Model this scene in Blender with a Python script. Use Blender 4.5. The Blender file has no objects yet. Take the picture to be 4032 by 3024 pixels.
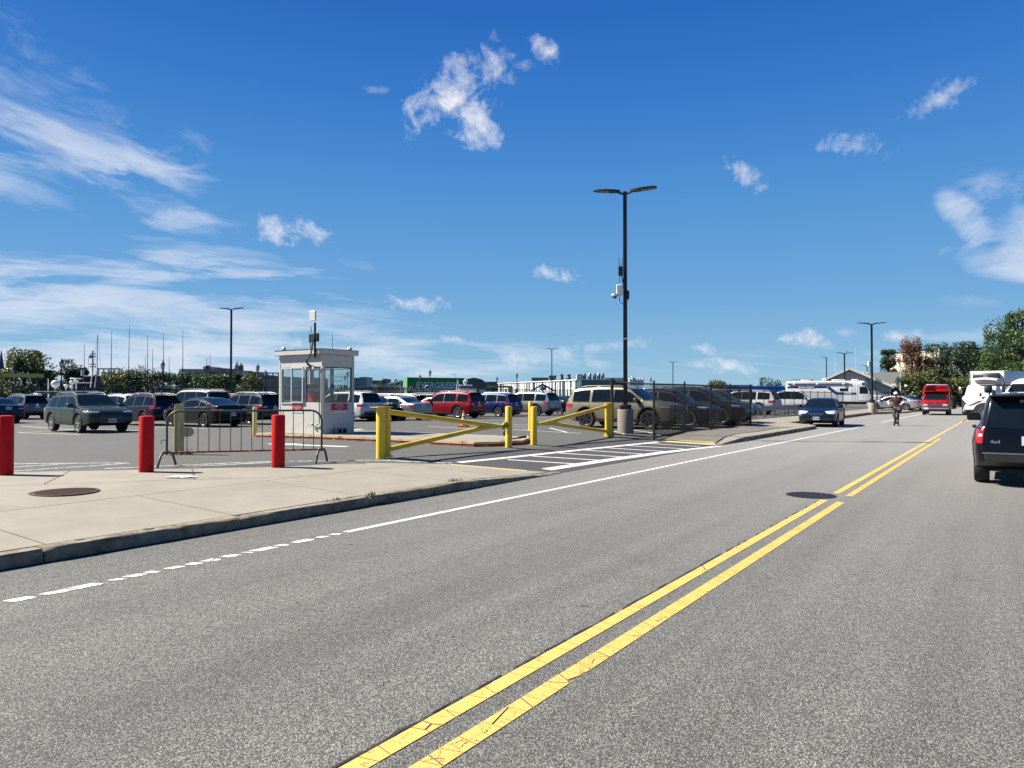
import bpy, math, random
import numpy as np
from mathutils import Vector, Matrix
from mathutils.bvhtree import BVHTree
random.seed(7); rng = np.random.default_rng(7)
R = math.radians; PI = math.pi
S = bpy.context.scene
COL = S.collection

# ------------------------------------------------------------------ camera (standing at the right kerb, road runs along +Y)
FPX = 2850.0; TH = math.atan((3970-2016)/FPX); PT = math.atan(45/FPX); EYE = 1.6
cd = bpy.data.cameras.new('camera'); cam = bpy.data.objects.new('camera', cd); COL.objects.link(cam)
cd.sensor_width = 36; cd.lens = 36*FPX/4032; cd.clip_start = .05; cd.clip_end = 6000
cam.location = (0, 0, EYE); cam.rotation_euler = (PI/2+PT, 0, TH)
S.camera = cam

# ------------------------------------------------------------------ light
S.render.engine = 'CYCLES'; S.cycles.transparent_max_bounces = 32
S.view_settings.view_transform = 'Standard'; S.view_settings.look = 'None'
S.view_settings.exposure = 1.35; S.view_settings.gamma = 1; S.view_settings.use_curve_mapping = False
SUN_EL = R(45); SUN_AZ = math.atan2(-.91, -.41)          # the sun stands to the left of the road, ahead of nothing: over the lot
sd = bpy.data.lights.new('sun', 'SUN'); so = bpy.data.objects.new('sun', sd); COL.objects.link(so)
sd.energy = 5.0; sd.angle = R(.55); sd.color = (1, .935, .84)
sv = Vector((-.91, -.41, 0)).normalized()*math.cos(SUN_EL) + Vector((0, 0, math.sin(SUN_EL)))
so.rotation_euler = sv.to_track_quat('Z', 'Y').to_euler(); so.location = (0, 0, 50)

def ray(px, py):
    a = (px-2016)/FPX; b = -(py-1512)/FPX
    fy = math.cos(PT)-b*math.sin(PT); uz = math.sin(PT)+b*math.cos(PT)
    return Vector((a*math.cos(TH)-fy*math.sin(TH), a*math.sin(TH)+fy*math.cos(TH), uz)), fy
def gz(X):                                            # height of the lot surface across the site
    if X > -7.65: return 0.
    if X > -11: return .22*(-7.65-X)/3.35
    if X > -18: return .22
    if X > -38: return .22*(X+38)/20
    return 0.
def at(px, py, dz=0.):
    d, _ = ray(px, py); z = 0
    for i in range(40):
        t = (z+dz-EYE)/d.z; z = .5*z+.5*gz(d.x*t)
    t = (z+dz-EYE)/d.z
    return Vector((d.x*t, d.y*t, z))
def atd(px, depth, py=1557):
    d, f = ray(px, py); t = depth/f
    return Vector((d.x*t, d.y*t, EYE+d.z*t))

class NT:
    def __init__(s, tree): s.t = tree; s.n = tree.nodes; s.l = tree.links; s.n.clear()
    def a(s, typ, **k):
        n = s.n.new(typ)
        for kk, v in k.items():
            if kk.startswith('i_'): 
                key = kk[2:]; key = int(key) if key.isdigit() else key.replace('_', ' ')
                s.put(n.inputs[key], v)
            else: setattr(n, kk, v)
        return n
    def put(s, inp, v):
        if isinstance(v, bpy.types.NodeSocket): s.l.new(v, inp)
        elif isinstance(v, bpy.types.Node): s.l.new(v.outputs[0], inp)
        else: inp.default_value = (*v, 1) if inp.type == 'RGBA' and isinstance(v, tuple) and len(v) == 3 else v
    def m(s, op, a, b=None, c=None, clamp=False):
        n = s.n.new('ShaderNodeMath'); n.operation = op; n.use_clamp = clamp
        for i, v in enumerate((a, b, c)):
            if v is not None: s.put(n.inputs[i], v)
        return n.outputs[0]
    def ramp(s, fac, stops, interp='LINEAR'):
        n = s.n.new('ShaderNodeValToRGB'); n.color_ramp.interpolation = interp; s.put(n.inputs[0], fac)
        e = n.color_ramp.elements
        while len(e) < len(stops): e.new(.5)
        for el, (p, c) in zip(e, stops):
            el.position = p; el.color = (c if len(c) == 4 else (*c, 1)) if not isinstance(c, (int, float)) else (c, c, c, 1)
        return n.outputs[0]
    def mix(s, fac, a, b, blend='MIX'):
        n = s.n.new('ShaderNodeMix'); n.data_type = 'RGBA'; n.blend_type = blend
        s.put(n.inputs[0], fac)
        for i, v in ((6, a), (7, b)):
            if isinstance(v, tuple) and len(v) == 3: v = (*v, 1)
            s.put(n.inputs[i], v)
        return n.outputs[2]
    def vm(s, op, a, b=None):
        n = s.n.new('ShaderNodeVectorMath'); n.operation = op
        for i, v in enumerate((a, b)):
            if v is not None: s.put(n.inputs[i], v)
        return n.outputs['Value'] if op in ('DOT_PRODUCT', 'LENGTH') else n.outputs[0]
    def noise(s, vec, scale, detail=4, rough=.55, dist=0, dim='3D'):
        return s.a('ShaderNodeTexNoise', noise_dimensions=dim, i_Vector=vec, i_Scale=scale, i_Detail=detail, i_Roughness=rough, i_Distortion=dist).outputs[0]

# ------------------------------------------------------------------ sky with clouds
W = bpy.data.worlds.new('World'); S.world = W; W.use_nodes = True
w = NT(W.node_tree)
sky = w.a('ShaderNodeTexSky', sky_type='NISHITA', sun_disc=False, sun_elevation=SUN_EL, altitude=50, air_density=1.0, dust_density=.15, ozone_density=3.0)
sky.sun_rotation = math.atan2(sv.x, sv.y)
tc = w.a('ShaderNodeTexCoord').outputs['Generated']
vdir = w.vm('NORMALIZE', tc)
sep = w.a('ShaderNodeSeparateXYZ', i_0=vdir)
STR = .05; GAIN = STR*2**1.35
def skl(r, g, b): f = lambda c: ((c/255+.055)/1.055)**2.4; return tuple(f(c)/GAIN/16 for c in (r, g, b))
# the physical sky, pulled towards the clear saturated blue of this day; even all the way round
grad = w.ramp(sep.outputs[2], [(0., skl(160, 199, 221)), (.035, skl(144, 191, 221)), (.125, skl(110, 168, 219)), (.257, skl(79, 147, 213)), (.378, skl(50, 121, 203)), (.5, skl(31, 101, 187)), (1., skl(10, 68, 148))], 'B_SPLINE')
x16 = lambda c: w.a('ShaderNodeVectorMath', operation='SCALE', i_0=c, i_Scale=16.).outputs[0]
skyc = w.mix(.95, sky.outputs[0], x16(grad))
n1 = w.noise(vdir, 26, 9, .64, .35); n2 = w.noise(vdir, 80, 6, .66, .3)
nz = w.m('ADD', w.m('MULTIPLY', n1, .68), w.m('MULTIPLY', n2, .32))
CL = [ # px, py, half width px, half height px, tilt deg, opacity
 (1790, 370, 150, 95, -35, 1.0), (1700, 400, 110, 55, 10, .75), (1860, 440, 115, 80, 55, 1.0), (1930, 260, 70, 75, -30, .75), (1840, 240, 120, 40, -15, .7),
 (2165, 205, 90, 32, 38, .8), (2060, 257, 42, 18, 10, .3), (1490, 352, 40, 14, 5, .3),
 (1065, 893, 75, 26, 14, .9), (1190, 912, 85, 42, 18, 1.0), (1120, 903, 150, 46, 14, 1.0), (1245, 940, 45, 32, 40, .8),
 (2170, 1078, 110, 32, 8, .85), (1640, 1200, 120, 28, 4, 1.0), (1780, 1337, 80, 17, 6, .9),
 (2930, 680, 100, 34, 30, .8), (3345, 572, 90, 34, 0, .7), (3690, 395, 95, 26, -32, .6), (3745, 350, 35, 40, 0, .5),
 (3165, 1340, 92, 28, 4, .95), (3310, 1310, 40, 14, 5, .35), (2760, 1368, 50, 16, 15, .6), (2880, 1445, 80, 26, 5, .75), (2740, 1440, 45, 18, 15, .6),
 (780, 1290, 70, 34, 15, .35), (660, 1398, 120, 32, 20, .5), (1190, 1345, 90, 24, 5, .5), (1480, 1390, 120, 18, 3, .3), (2060, 1415, 110, 22, 3, .45), (2230, 1395, 90, 26, 10, .5), (2420, 1360, 140, 20, -6, .45), (3395, 1510, 40, 12, 0, .3), (3545, 1325, 60, 18, 0, .6), (2360, 1435, 45, 16, 0, .5), (3440, 1390, 45, 12, 0, .3)]
acc = None; accw = None
for (px, py, hw, hh, tilt, op) in CL:
    dc, _ = ray(px, py); dc.normalize()
    right = Vector((math.cos(TH), math.sin(TH), 0)); up = dc.cross(right) * -1
    if up.z < 0: up = -up
    right = up.cross(dc); right = right if right.dot(Vector((math.cos(TH), math.sin(TH), 0))) > 0 else -right
    c, s_ = math.cos(R(-tilt)), math.sin(R(-tilt))
    e1 = (right*c+up*s_)/(hw/FPX); e2 = (up*c-right*s_)/(hh/FPX)
    dv = w.vm('SUBTRACT', vdir, tuple(dc))
    a_ = w.vm('DOT_PRODUCT', dv, tuple(e1)); b_ = w.vm('DOT_PRODUCT', dv, tuple(e2))
    r2 = w.m('ADD', w.m('MULTIPLY', a_, a_), w.m('MULTIPLY', b_, b_))
    r_ = w.m('SQRT', r2)
    f = w.m('SUBTRACT', w.m('ADD', 1.05, w.m('MULTIPLY', w.m('SUBTRACT', nz, .5), 6.0)), r_)
    f = w.m('MULTIPLY', w.m('MULTIPLY', f, .58, clamp=True), op)
    f = w.m('MULTIPLY', f, w.m('SUBTRACT', 2.2, r_, clamp=True))
    acc = f if acc is None else w.m('MAXIMUM', acc, f)
# grey undersides: the same clouds sampled a little higher up the sky
shade = w.m('SUBTRACT', w.noise(w.vm('ADD', vdir, (0, 0, .012)), 26, 7, .62, .3), n1)
# cirrus: long streaks, mostly on the left and low down
def streaks(px, py, tilt, sc, seedv, stretch=5.0):
    dc, _ = ray(px, py); dc.normalize()
    right = Vector((math.cos(TH), math.sin(TH), 0)); up = right.cross(dc); up = up if up.z > 0 else -up
    c, s_ = math.cos(R(tilt)), math.sin(R(tilt))
    e1 = right*c+up*s_; e2 = up*c-right*s_
    dv = w.vm('SUBTRACT', vdir, tuple(dc))
    cx = w.a('ShaderNodeCombineXYZ', i_0=w.vm('DOT_PRODUCT', dv, tuple(e1)), i_1=w.m('MULTIPLY', w.vm('DOT_PRODUCT', dv, tuple(e2)), stretch), i_2=seedv).outputs[0]
    wrp = w.a('ShaderNodeTexNoise', i_Vector=cx, i_Scale=sc*.35, i_Detail=3)
    sc_ = w.a('ShaderNodeVectorMath', operation='SCALE', i_0=wrp.outputs['Color'], i_Scale=.35)
    cx2 = w.vm('ADD', cx, sc_.outputs[0])
    return w.noise(cx2, sc, 8, .62)
def blob(px, py, hw, hh, tilt):
    dc, _ = ray(px, py); dc.normalize()
    right = Vector((math.cos(TH), math.sin(TH), 0)); up = right.cross(dc); up = up if up.z > 0 else -up
    c, s_ = math.cos(R(-tilt)), math.sin(R(-tilt))
    e1 = (right*c+up*s_)/(hw/FPX); e2 = (up*c-right*s_)/(hh/FPX)
    dv = w.vm('SUBTRACT', vdir, tuple(dc))
    a_ = w.vm('DOT_PRODUCT', dv, tuple(e1)); b_ = w.vm('DOT_PRODUCT', dv, tuple(e2))
    r2 = w.m('ADD', w.m('MULTIPLY', a_, a_), w.m('MULTIPLY', b_, b_))
    return w.m('SUBTRACT', 1, r2, clamp=True)
s1 = streaks(300, 700, -16, 7.5, .3, 3.2); s2 = streaks(600, 1150, -4, 6.0, 1.7, 6.0); s3 = streaks(4000, 950, 24, 8.0, 4.1, 1.7)
ci = None
for (px, py, hw, hh, tilt, op, sn, th) in [
 (-60, 420, 560, 280, 25, .8, s1, .38), (60, 560, 560, 90, 10, 1.2, s1, .36), (-120, 640, 330, 110, -20, .9, s1, .38), (640, 790, 340, 130, 18, .9, s1, .42), (740, 850, 180, 50, -10, 1.0, s1, .40), (680, 540, 230, 110, 35, .7, s1, .46), (400, 640, 150, 42, 25, 1.3, s1, .40), (1420, 1050, 130, 40, 20, .5, s1, .45),
 (200, 1090, 1000, 130, 2, 1.5, s2, .42), (830, 1010, 420, 90, 8, 1.1, s2, .42), (-100, 1260, 1500, 200, 0, 1.5, s2, .36), (300, 1420, 2000, 130, 0, 1.6, s2, .33), (1500, 1390, 1400, 70, -3, 1.0, s2, .42), (2600, 1440, 1500, 80, 0, .6, s2, .44),
 (4110, 950, 300, 150, 30, 1.6, s3, .41), (3800, 860, 120, 55, 45, 1.5, s3, .33), (4030, 1050, 280, 60, 12, 1.4, s3, .37), (3830, 1190, 120, 38, 5, .9, s3, .38), (3950, 1325, 420, 32, -5, .9, s2, .38)]:
    g = blob(px, py, hw, hh, tilt); k_ = w.m('SUBTRACT', sn, w.m('ADD', th, w.m('MULTIPLY', w.m('SUBTRACT', 1, g), .22)))
    f = w.m('MULTIPLY', w.m('MULTIPLY', k_, 2.6, clamp=True), w.m('MULTIPLY', w.m('MULTIPLY', g, 2.2, clamp=True), op), clamp=True)
    ci = f if ci is None else w.m('ADD', ci, w.m('MULTIPLY', f, w.m('SUBTRACT', 1, ci)), clamp=True)
ci = w.m('MULTIPLY', ci, .72)
up_only = w.m('MULTIPLY', sep.outputs[2], 60, clamp=True)
ccol = w.mix(w.m('MULTIPLY', w.m('ADD', .25, w.m('MULTIPLY', shade, 5)), 1, clamp=True), tuple(16*c for c in skl(248, 248, 251)), tuple(16*c for c in skl(200, 211, 228)))
c1 = w.mix(w.m('MULTIPLY', ci, up_only), skyc, tuple(16*c for c in skl(226, 233, 247)))
c2 = w.mix(w.m('MULTIPLY', acc, up_only), c1, ccol)
bg = w.a('ShaderNodeBackground', i_Color=c2, i_Strength=STR)
w.l.new(bg.outputs[0], w.a('ShaderNodeOutputWorld').inputs[0])
# ------------------------------------------------------------------ materials
MATS = {}; ALB = .76
def newmat(name):
    m = bpy.data.materials.new(name); m.use_nodes = True
    return m, NT(m.node_tree)
def bsdf(t, color, rough=.5, metal=0., bump=None, bstr=.3, bdist=.01, coat=0., spec=.5, emit=None):
    b = t.a('ShaderNodeBsdfPrincipled')
    t.put(b.inputs['Base Color'], t.mix(1., color, (ALB,)*3, 'MULTIPLY')); t.put(b.inputs['Roughness'], rough); t.put(b.inputs['Metallic'], metal)
    b.inputs['Coat Weight'].default_value = coat; b.inputs['Coat Roughness'].default_value = .03
    b.inputs['Specular IOR Level'].default_value = spec
    if bump is not None:
        bp = t.a('ShaderNodeBump', i_Strength=bstr, i_Distance=bdist, i_Height=bump); t.l.new(bp.outputs[0], b.inputs['Normal'])
    o = t.a('ShaderNodeOutputMaterial'); t.l.new(b.outputs[0], o.inputs[0])
    return b, o
def pm(name, col, rough=.5, metal=0., var=.12, scale=6., bump=0., coat=0., spec=.5, dirt=None, streak=False):
    """plain material with a little mottling"""
    if name in MATS: return MATS[name]
    m, t = newmat(name); MATS[name] = m
    v = t.a('ShaderNodeTexCoord').outputs['Object']
    if streak: v = t.vm('MULTIPLY', v, (1, 1, .15))
    n = t.noise(v, scale, 5, .6); n2 = t.noise(v, scale*7, 3, .6)
    k = t.m('ADD', t.m('MULTIPLY', n, .7), t.m('MULTIPLY', n2, .3))
    f = t.m('MULTIPLY', t.m('SUBTRACT', k, .5), var*4)
    dark = tuple(c*(1-var) for c in col); lite = tuple(min(1, c*(1+var)) for c in col)
    c = t.mix(t.m('ADD', f, .5, clamp=True), dark, lite)
    if dirt: c = t.mix(t.ramp(n, [(.52, 0.), (.68, 1.)]), c, dirt)
    r = t.m('ADD', rough, t.m('MULTIPLY', t.m('SUBTRACT', n2, .5), .2), clamp=True)
    bsdf(t, c, r, metal, n2 if bump else None, bump, .01, coat, spec)
    return m
def paint(name, col, metal=.35, rough=.32):
    if name in MATS: return MATS[name]
    m, t = newmat(name); MATS[name] = m
    v = t.a('ShaderNodeTexCoord').outputs['Object']
    sz = t.a('ShaderNodeSeparateXYZ', i_0=v).outputs[2]
    n = t.noise(v, 3, 5, .65); fl = t.noise(v, 900, 1, .5)
    dust = t.m('MULTIPLY', t.m('MULTIPLY', t.m('SUBTRACT', .62, sz, clamp=True), .14), n)
    c = t.mix(t.m('ADD', t.m('MULTIPLY', fl, .12), 0), col, tuple(min(1, x*1.5+.002) for x in col))
    c = t.mix(dust, c, (.12, .11, .09))
    b, o = bsdf(t, c, rough, metal, t.noise(v, 2.2, 2), .03, .02, .30, .12)
    return m
def glassm(name='car_glass', col=(.005, .009, .012), rough=.03):
    if name in MATS: return MATS[name]
    m, t = newmat(name); MATS[name] = m
    v = t.a('ShaderNodeTexCoord').outputs['Object']
    n = t.noise(v, 4, 3)
    bsdf(t, t.mix(n, col, tuple(c*1.8 for c in col)), rough, 0, t.noise(v, 1.3, 2), .04, .02, .0, .26)
    return m
def clear_glass(name='clear_glass', tint=(.80, .88, .86), fac=.16):
    if name in MATS: return MATS[name]
    m, t = newmat(name); MATS[name] = m
    fr = t.a('ShaderNodeFresnel', i_IOR=1.5).outputs[0]
    g = t.a('ShaderNodeBsdfGlossy', i_Roughness=.02); tr = t.a('ShaderNodeBsdfTransparent', i_Color=tint)
    mx = t.a('ShaderNodeMixShader', i_0=t.m('ADD', fr, fac*.4, clamp=True), i_1=tr, i_2=g)
    t.l.new(mx.outputs[0], t.a('ShaderNodeOutputMaterial').inputs[0])
    return m
def lampm(name, col, strength=0):
    return pm(name, col, .15, 0, .1, 20, 0, 1)
M = dict(
 tyre=pm('tyre', (.018, .018, .018), .85, 0, .2, 20, .2), rim=pm('rim', (.55, .56, .57), .28, .85, .08, 9), rimd=pm('dark_rim', (.06, .062, .065), .3, .7, .1, 9),
 trim=pm('black_trim', (.018, .018, .02), .45, 0, .15, 10), chrome=pm('chrome', (.75, .76, .78), .16, 1, .05, 8), under=pm('underbody', (.006, .006, .006), .9, 0, .1),
 head=lampm('headlight', (.55, .58, .6)), hdark=lampm('dark_headlight', (.10, .11, .12)), tail=lampm('taillight', (.42, .008, .01)), amber=lampm('amber_lamp', (.8, .3, .03)),
 plate=pm('plate', (.72, .72, .74), .45), ink=pm('plate_ink', (.12, .02, .03), .5), ink2=pm('dark_ink', (.03, .03, .05), .5), glass=glassm(),
 blacks=pm('black_steel', (.008, .009, .011), .55, 0., .2, 12, .05), vinyl=pm('black_vinyl_wire', (.004, .004, .005), .7, 0, .2, 10, 0, 0, .15), galvd=pm('dull_steel', (.085, .085, .08), .5, .5, .3, 8, .1), galv=pm('galvanised_steel', (.26, .27, .275), .42, .75, .22, 5, .1),
 white=pm('white_paint', (.72, .72, .69), .4, 0, .05, 3), offw=pm('booth_wall', (.66, .64, .575), .5, 0, .05, 2.2, .02, dirt=(.58, .55, .47)), redp=pm('red_paint', (.64, .006, .008), .55, 0, .16, 5, .08, spec=.2, dirt=(.36, .012, .012)),
 yel=pm('yellow_paint', (.92, .60, .03), .4, 0, .10, 4, .05, dirt=(.74, .46, .04)), yel2=pm('pale_yellow_paint', (.62, .50, .20), .55, 0, .1, 4, .05, dirt=(.55, .45, .2)),
 conc=pm('weathered_concrete', (.33, .295, .235), .9, 0, .2, 7, .5), granite=None, rust=pm('rusty_steel', (.22, .03, .018), .8, .1, .6, 9, .4, dirt=(.5, .32, .2)), edge=pm('flaking_yellow_edge', (.62, .46, .26), .75, 0, .25, 3, .3, dirt=(.34, .07, .03)), rusted=pm('rusty_red_edge', (.26, .035, .02), .8, .1, .4, 4, .4, dirt=(.52, .36, .2)),
 rubber=pm('rubber', (.02, .02, .02), .8), orange=pm('cone_orange', (.85, .12, .03), .5), redsign=pm('sign_red', (.55, .02, .03), .4), redtext=pm('white_lettering', (.8, .8, .8), .5),
 bark=pm('bark', (.07, .05, .035), .9, 0, .3, 8, .5), skin=pm('skin', (.22, .12, .08), .6), maroon=pm('maroon_cloth', (.075, .004, .014), .9, 0, .2, 8, .2), navy=pm('navy_cloth', (.03, .05, .12), .9), greyc=pm('grey_cloth', (.06, .052, .048), .9, 0, .2, 8, .2), whitec=pm('white_cloth', (.75, .75, .74), .9),
)
def granite():
    m, t = newmat('granite_curb'); v = t.a('ShaderNodeTexCoord').outputs['Object']
    n = t.noise(v, 90, 4, .7); b = t.noise(v, 5, 5, .65)
    c = t.mix(n, (.21, .165, .10), (.46, .39, .27)); c = t.mix(t.ramp(b, [(.42, 0.), (.66, .75)]), c, (.085, .065, .042))
    bsdf(t, c, .85, 0, t.m('ADD', n, t.m('MULTIPLY', b, 3)), .7, .012); return m
M['granite'] = granite()
def road_mat(name, kind):
    """kind 0: street with exposed pale stones; 1: smoother darker lot asphalt; 2: dark new patch"""
    m, t = newmat(name); v = t.a('ShaderNodeTexCoord').outputs['Object']
    s = t.a('ShaderNodeSeparateXYZ', i_0=v)
    vo = t.a('ShaderNodeTexVoronoi', i_Vector=v, i_Scale=(118, 150, 140)[kind]); cell = t.a('ShaderNodeRGBToBW', i_0=vo.outputs['Color']).outputs[0]
    vo2 = t.a('ShaderNodeTexVoronoi', i_Vector=v, i_Scale=(215, 260, 220)[kind]); cell2 = t.a('ShaderNodeRGBToBW', i_0=vo2.outputs['Color']).outputs[0]
    edge = t.m('MULTIPLY', vo.outputs['Distance'], (1.3, .9, .9)[kind])
    k = t.m('ADD', t.m('MULTIPLY', cell, .62), t.m('MULTIPLY', cell2, .38))
    lo, mid, hi = [((.048, .048, .041), (.192, .190, .165), (.52, .515, .46)), ((.046, .046, .040), (.090, .090, .079), (.18, .179, .158)), ((.028, .028, .026), (.052, .052, .049), (.11, .11, .105))][kind]
    c = t.ramp(k, [(.22, lo), (.50, mid), (.80, hi)])
    c = t.mix(t.m('MULTIPLY', t.m('SUBTRACT', edge, .35, clamp=True), 1.1, clamp=True), c, tuple(x*.9 for x in lo))
    big = t.noise(v, .35, 5, .6); med = t.noise(v, 2.2, 5, .6)
    c = t.mix(t.m('MULTIPLY', t.m('SUBTRACT', big, .35, clamp=True), .55), c, t.mix(.42, c, (.02, .02, .018)))
    c = t.mix(t.ramp(med, [(.5, 0.), (.75, .28)]), c, t.mix(.5, c, (.03, .03, .028)))
    if kind == 0:
        # darker wheel paths running with the traffic
        vs = t.a('ShaderNodeCombineXYZ', i_0=t.m('MULTIPLY', s.outputs[0], 1.3), i_1=t.m('MULTIPLY', s.outputs[1], .05), i_2=0.).outputs[0]
        st = t.noise(vs, 1.6, 5, .6)
        wp = t.m('SINE', t.m('ADD', t.m('MULTIPLY', s.outputs[0], 3.3), 1.2))
        f = t.m('MULTIPLY', t.m('ADD', t.m('MULTIPLY', wp, .25), t.m('MULTIPLY', t.m('SUBTRACT', st, .40), 3.2)), .62, clamp=True)
        c = t.mix(f, c, t.mix(.55, c, (.03, .029, .027)))
        sp = t.a('ShaderNodeTexVoronoi', i_Vector=v, i_Scale=1.6); sc_ = t.a('ShaderNodeRGBToBW', i_0=sp.outputs['Color']).outputs[0]
        spot = t.m('MULTIPLY', t.m('LESS_THAN', t.m('ADD', sp.outputs['Distance'], t.m('MULTIPLY', t.noise(v, 30, 3), .05)), .078), t.m('GREATER_THAN', sc_, .52))
        c = t.mix(t.m('MULTIPLY', spot, .72), c, (.02, .019, .018))
        tr_ = t.noise(t.vm('MULTIPLY', v, (.5, 2.6, 1)), .8, 5, .68); c = t.mix(t.ramp(tr_, [(.54, 0.), (.74, .28)]), c, t.mix(.5, c, (.035, .034, .03)))
        c = t.mix(t.m('MULTIPLY', t.m('SUBTRACT', s.outputs[1], 3.5), .05, clamp=True), c, t.mix(.40, c, (.42, .41, .375)))  # paler further along the street: grazing-angle brightness painted into the asphalt colour
    if kind == 1:
        sl = t.noise(t.vm('MULTIPLY', v, (.25, 1.6, 1)), 1.2, 5, .65)
        c = t.mix(t.ramp(sl, [(.5, 0.), (.72, .4)]), c, t.mix(.5, c, (.02, .02, .02)))
    bsdf(t, c, .88, 0, t.m('SUBTRACT', t.m('MULTIPLY', cell, .6), t.m('MULTIPLY', edge, .8)), (.8, .4, .4)[kind], .006)
    return m
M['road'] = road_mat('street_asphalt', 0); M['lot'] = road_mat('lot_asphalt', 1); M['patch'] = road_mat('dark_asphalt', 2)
def slab_mat(name, col, j=0.):
    m, t = newmat(name); v = t.a('ShaderNodeTexCoord').outputs['Object']
    n = t.noise(v, 1.1, 6, .65); f = t.noise(v, 160, 3, .7); q = t.noise(v, 14, 4, .6)
    c = t.mix(t.ramp(n, [(.3, 0.), (.72, 1.)]), tuple(x*.76 for x in col), tuple(x*1.08 for x in col))
    c = t.mix(t.m('MULTIPLY', t.m('SUBTRACT', f, .40, clamp=True), 2.6), c, tuple(x*.60 for x in col))
    c = t.mix(t.ramp(q, [(.56, 0.), (.72, .5)]), c, tuple(x*.72 for x in col))
    vo = t.a('ShaderNodeTexVoronoi', i_Vector=v, i_Scale=5); spot = t.m('LESS_THAN', vo.outputs['Distance'], t.m('MULTIPLY', t.m('SUBTRACT', n, .45, clamp=True), .16))
    c = t.mix(t.m('MULTIPLY', spot, .5), c, (.13, .12, .10))
    bsdf(t, c, .9, 0, t.m('ADD', f, q), .25, .004); return m
M['slab'] = slab_mat('sidewalk_concrete', (.33, .300, .232))
def mark_mat(name, col, wear, crack):
    m, t = newmat(name); v = t.a('ShaderNodeTexCoord').outputs['Object']
    n = t.noise(v, 7, 6, .7); n3 = t.noise(v, 60, 3, .7)
    d = t.a('ShaderNodeTexVoronoi', feature='DISTANCE_TO_EDGE', i_Vector=t.vm('ADD', v, t.a('ShaderNodeCombineXYZ', i_0=t.m('MULTIPLY', n, .12), i_1=t.m('MULTIPLY', n3, .03)).outputs[0]), i_Scale=crack[0]).outputs['Distance']
    d2 = t.a('ShaderNodeTexVoronoi', feature='DISTANCE_TO_EDGE', i_Vector=t.vm('MULTIPLY', v, (.25, 1, 1)), i_Scale=crack[0]*.55).outputs['Distance']
    cm = t.m('MAXIMUM', t.m('MULTIPLY', t.m('LESS_THAN', d, crack[1]), t.m('GREATER_THAN', n, crack[2])), t.m('LESS_THAN', d2, crack[1]*.8))
    c = t.mix(t.m('MULTIPLY', n3, .35), col, tuple(x*.7 for x in col))
    b = t.a('ShaderNodeBsdfPrincipled', i_Base_Color=t.mix(1., c, (ALB,)*3, 'MULTIPLY'), i_Roughness=.7)
    tr = t.a('ShaderNodeBsdfTransparent')
    hole = t.m('MAXIMUM', cm, t.m('GREATER_THAN', t.m('ADD', t.m('MULTIPLY', n, .7), t.m('MULTIPLY', n3, .3)), wear))
    mx = t.a('ShaderNodeMixShader', i_0=hole, i_1=b, i_2=tr); t.l.new(mx.outputs[0], t.a('ShaderNodeOutputMaterial').inputs[0])
    return m
M['mwhite'] = mark_mat('white_line_paint', (.72, .72, .68), .66, (3, .004, .5)); M['mwhite2'] = mark_mat('worn_white_line_paint', (.56, .56, .53), .56, (6, .02, .42))
M['myel'] = mark_mat('yellow_line_paint', (.70, .465, .11), .74, (7, .007, .58)); M['myel2'] = mark_mat('cracked_yellow_line_paint', (.70, .465, .11), .70, (12, .011, .46))
M['tact'] = mark_mat('tactile_yellow', (.72, .56, .25), .80, (2, .002, .9))
def leaf_mat(name, a, b, c_):
    m, t = newmat(name)
    r = t.a('ShaderNodeNewGeometry').outputs['Random Per Island']; v = t.a('ShaderNodeTexCoord').outputs['Object']
    n = t.noise(v, .6, 3)
    c = t.ramp(t.m('ADD', t.m('MULTIPLY', r, .6), t.m('MULTIPLY', n, .4)), [(.15, a), (.5, b), (.85, c_)])
    c = t.mix(1., c, (ALB+.1,)*3, 'MULTIPLY')
    bs = t.a('ShaderNodeBsdfPrincipled', i_Base_Color=c, i_Roughness=.55); tl = t.a('ShaderNodeBsdfTranslucent', i_Color=c)
    mx = t.a('ShaderNodeMixShader', i_0=.25, i_1=bs, i_2=tl); t.l.new(mx.outputs[0], t.a('ShaderNodeOutputMaterial').inputs[0]); return m
M['lfg'] = leaf_mat('leaf_green', (.02, .045, .01), (.05, .10, .02), (.09, .15, .03)); M['lfo'] = leaf_mat('leaf_olive', (.035, .055, .01), (.09, .12, .02), (.17, .18, .035))
M['lfd'] = leaf_mat('leaf_dark', (.012, .03, .008), (.025, .055, .014), (.045, .08, .02)); M['lfb'] = leaf_mat('leaf_brown', (.05, .022, .01), (.14, .055, .022), (.21, .09, .035))

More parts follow.
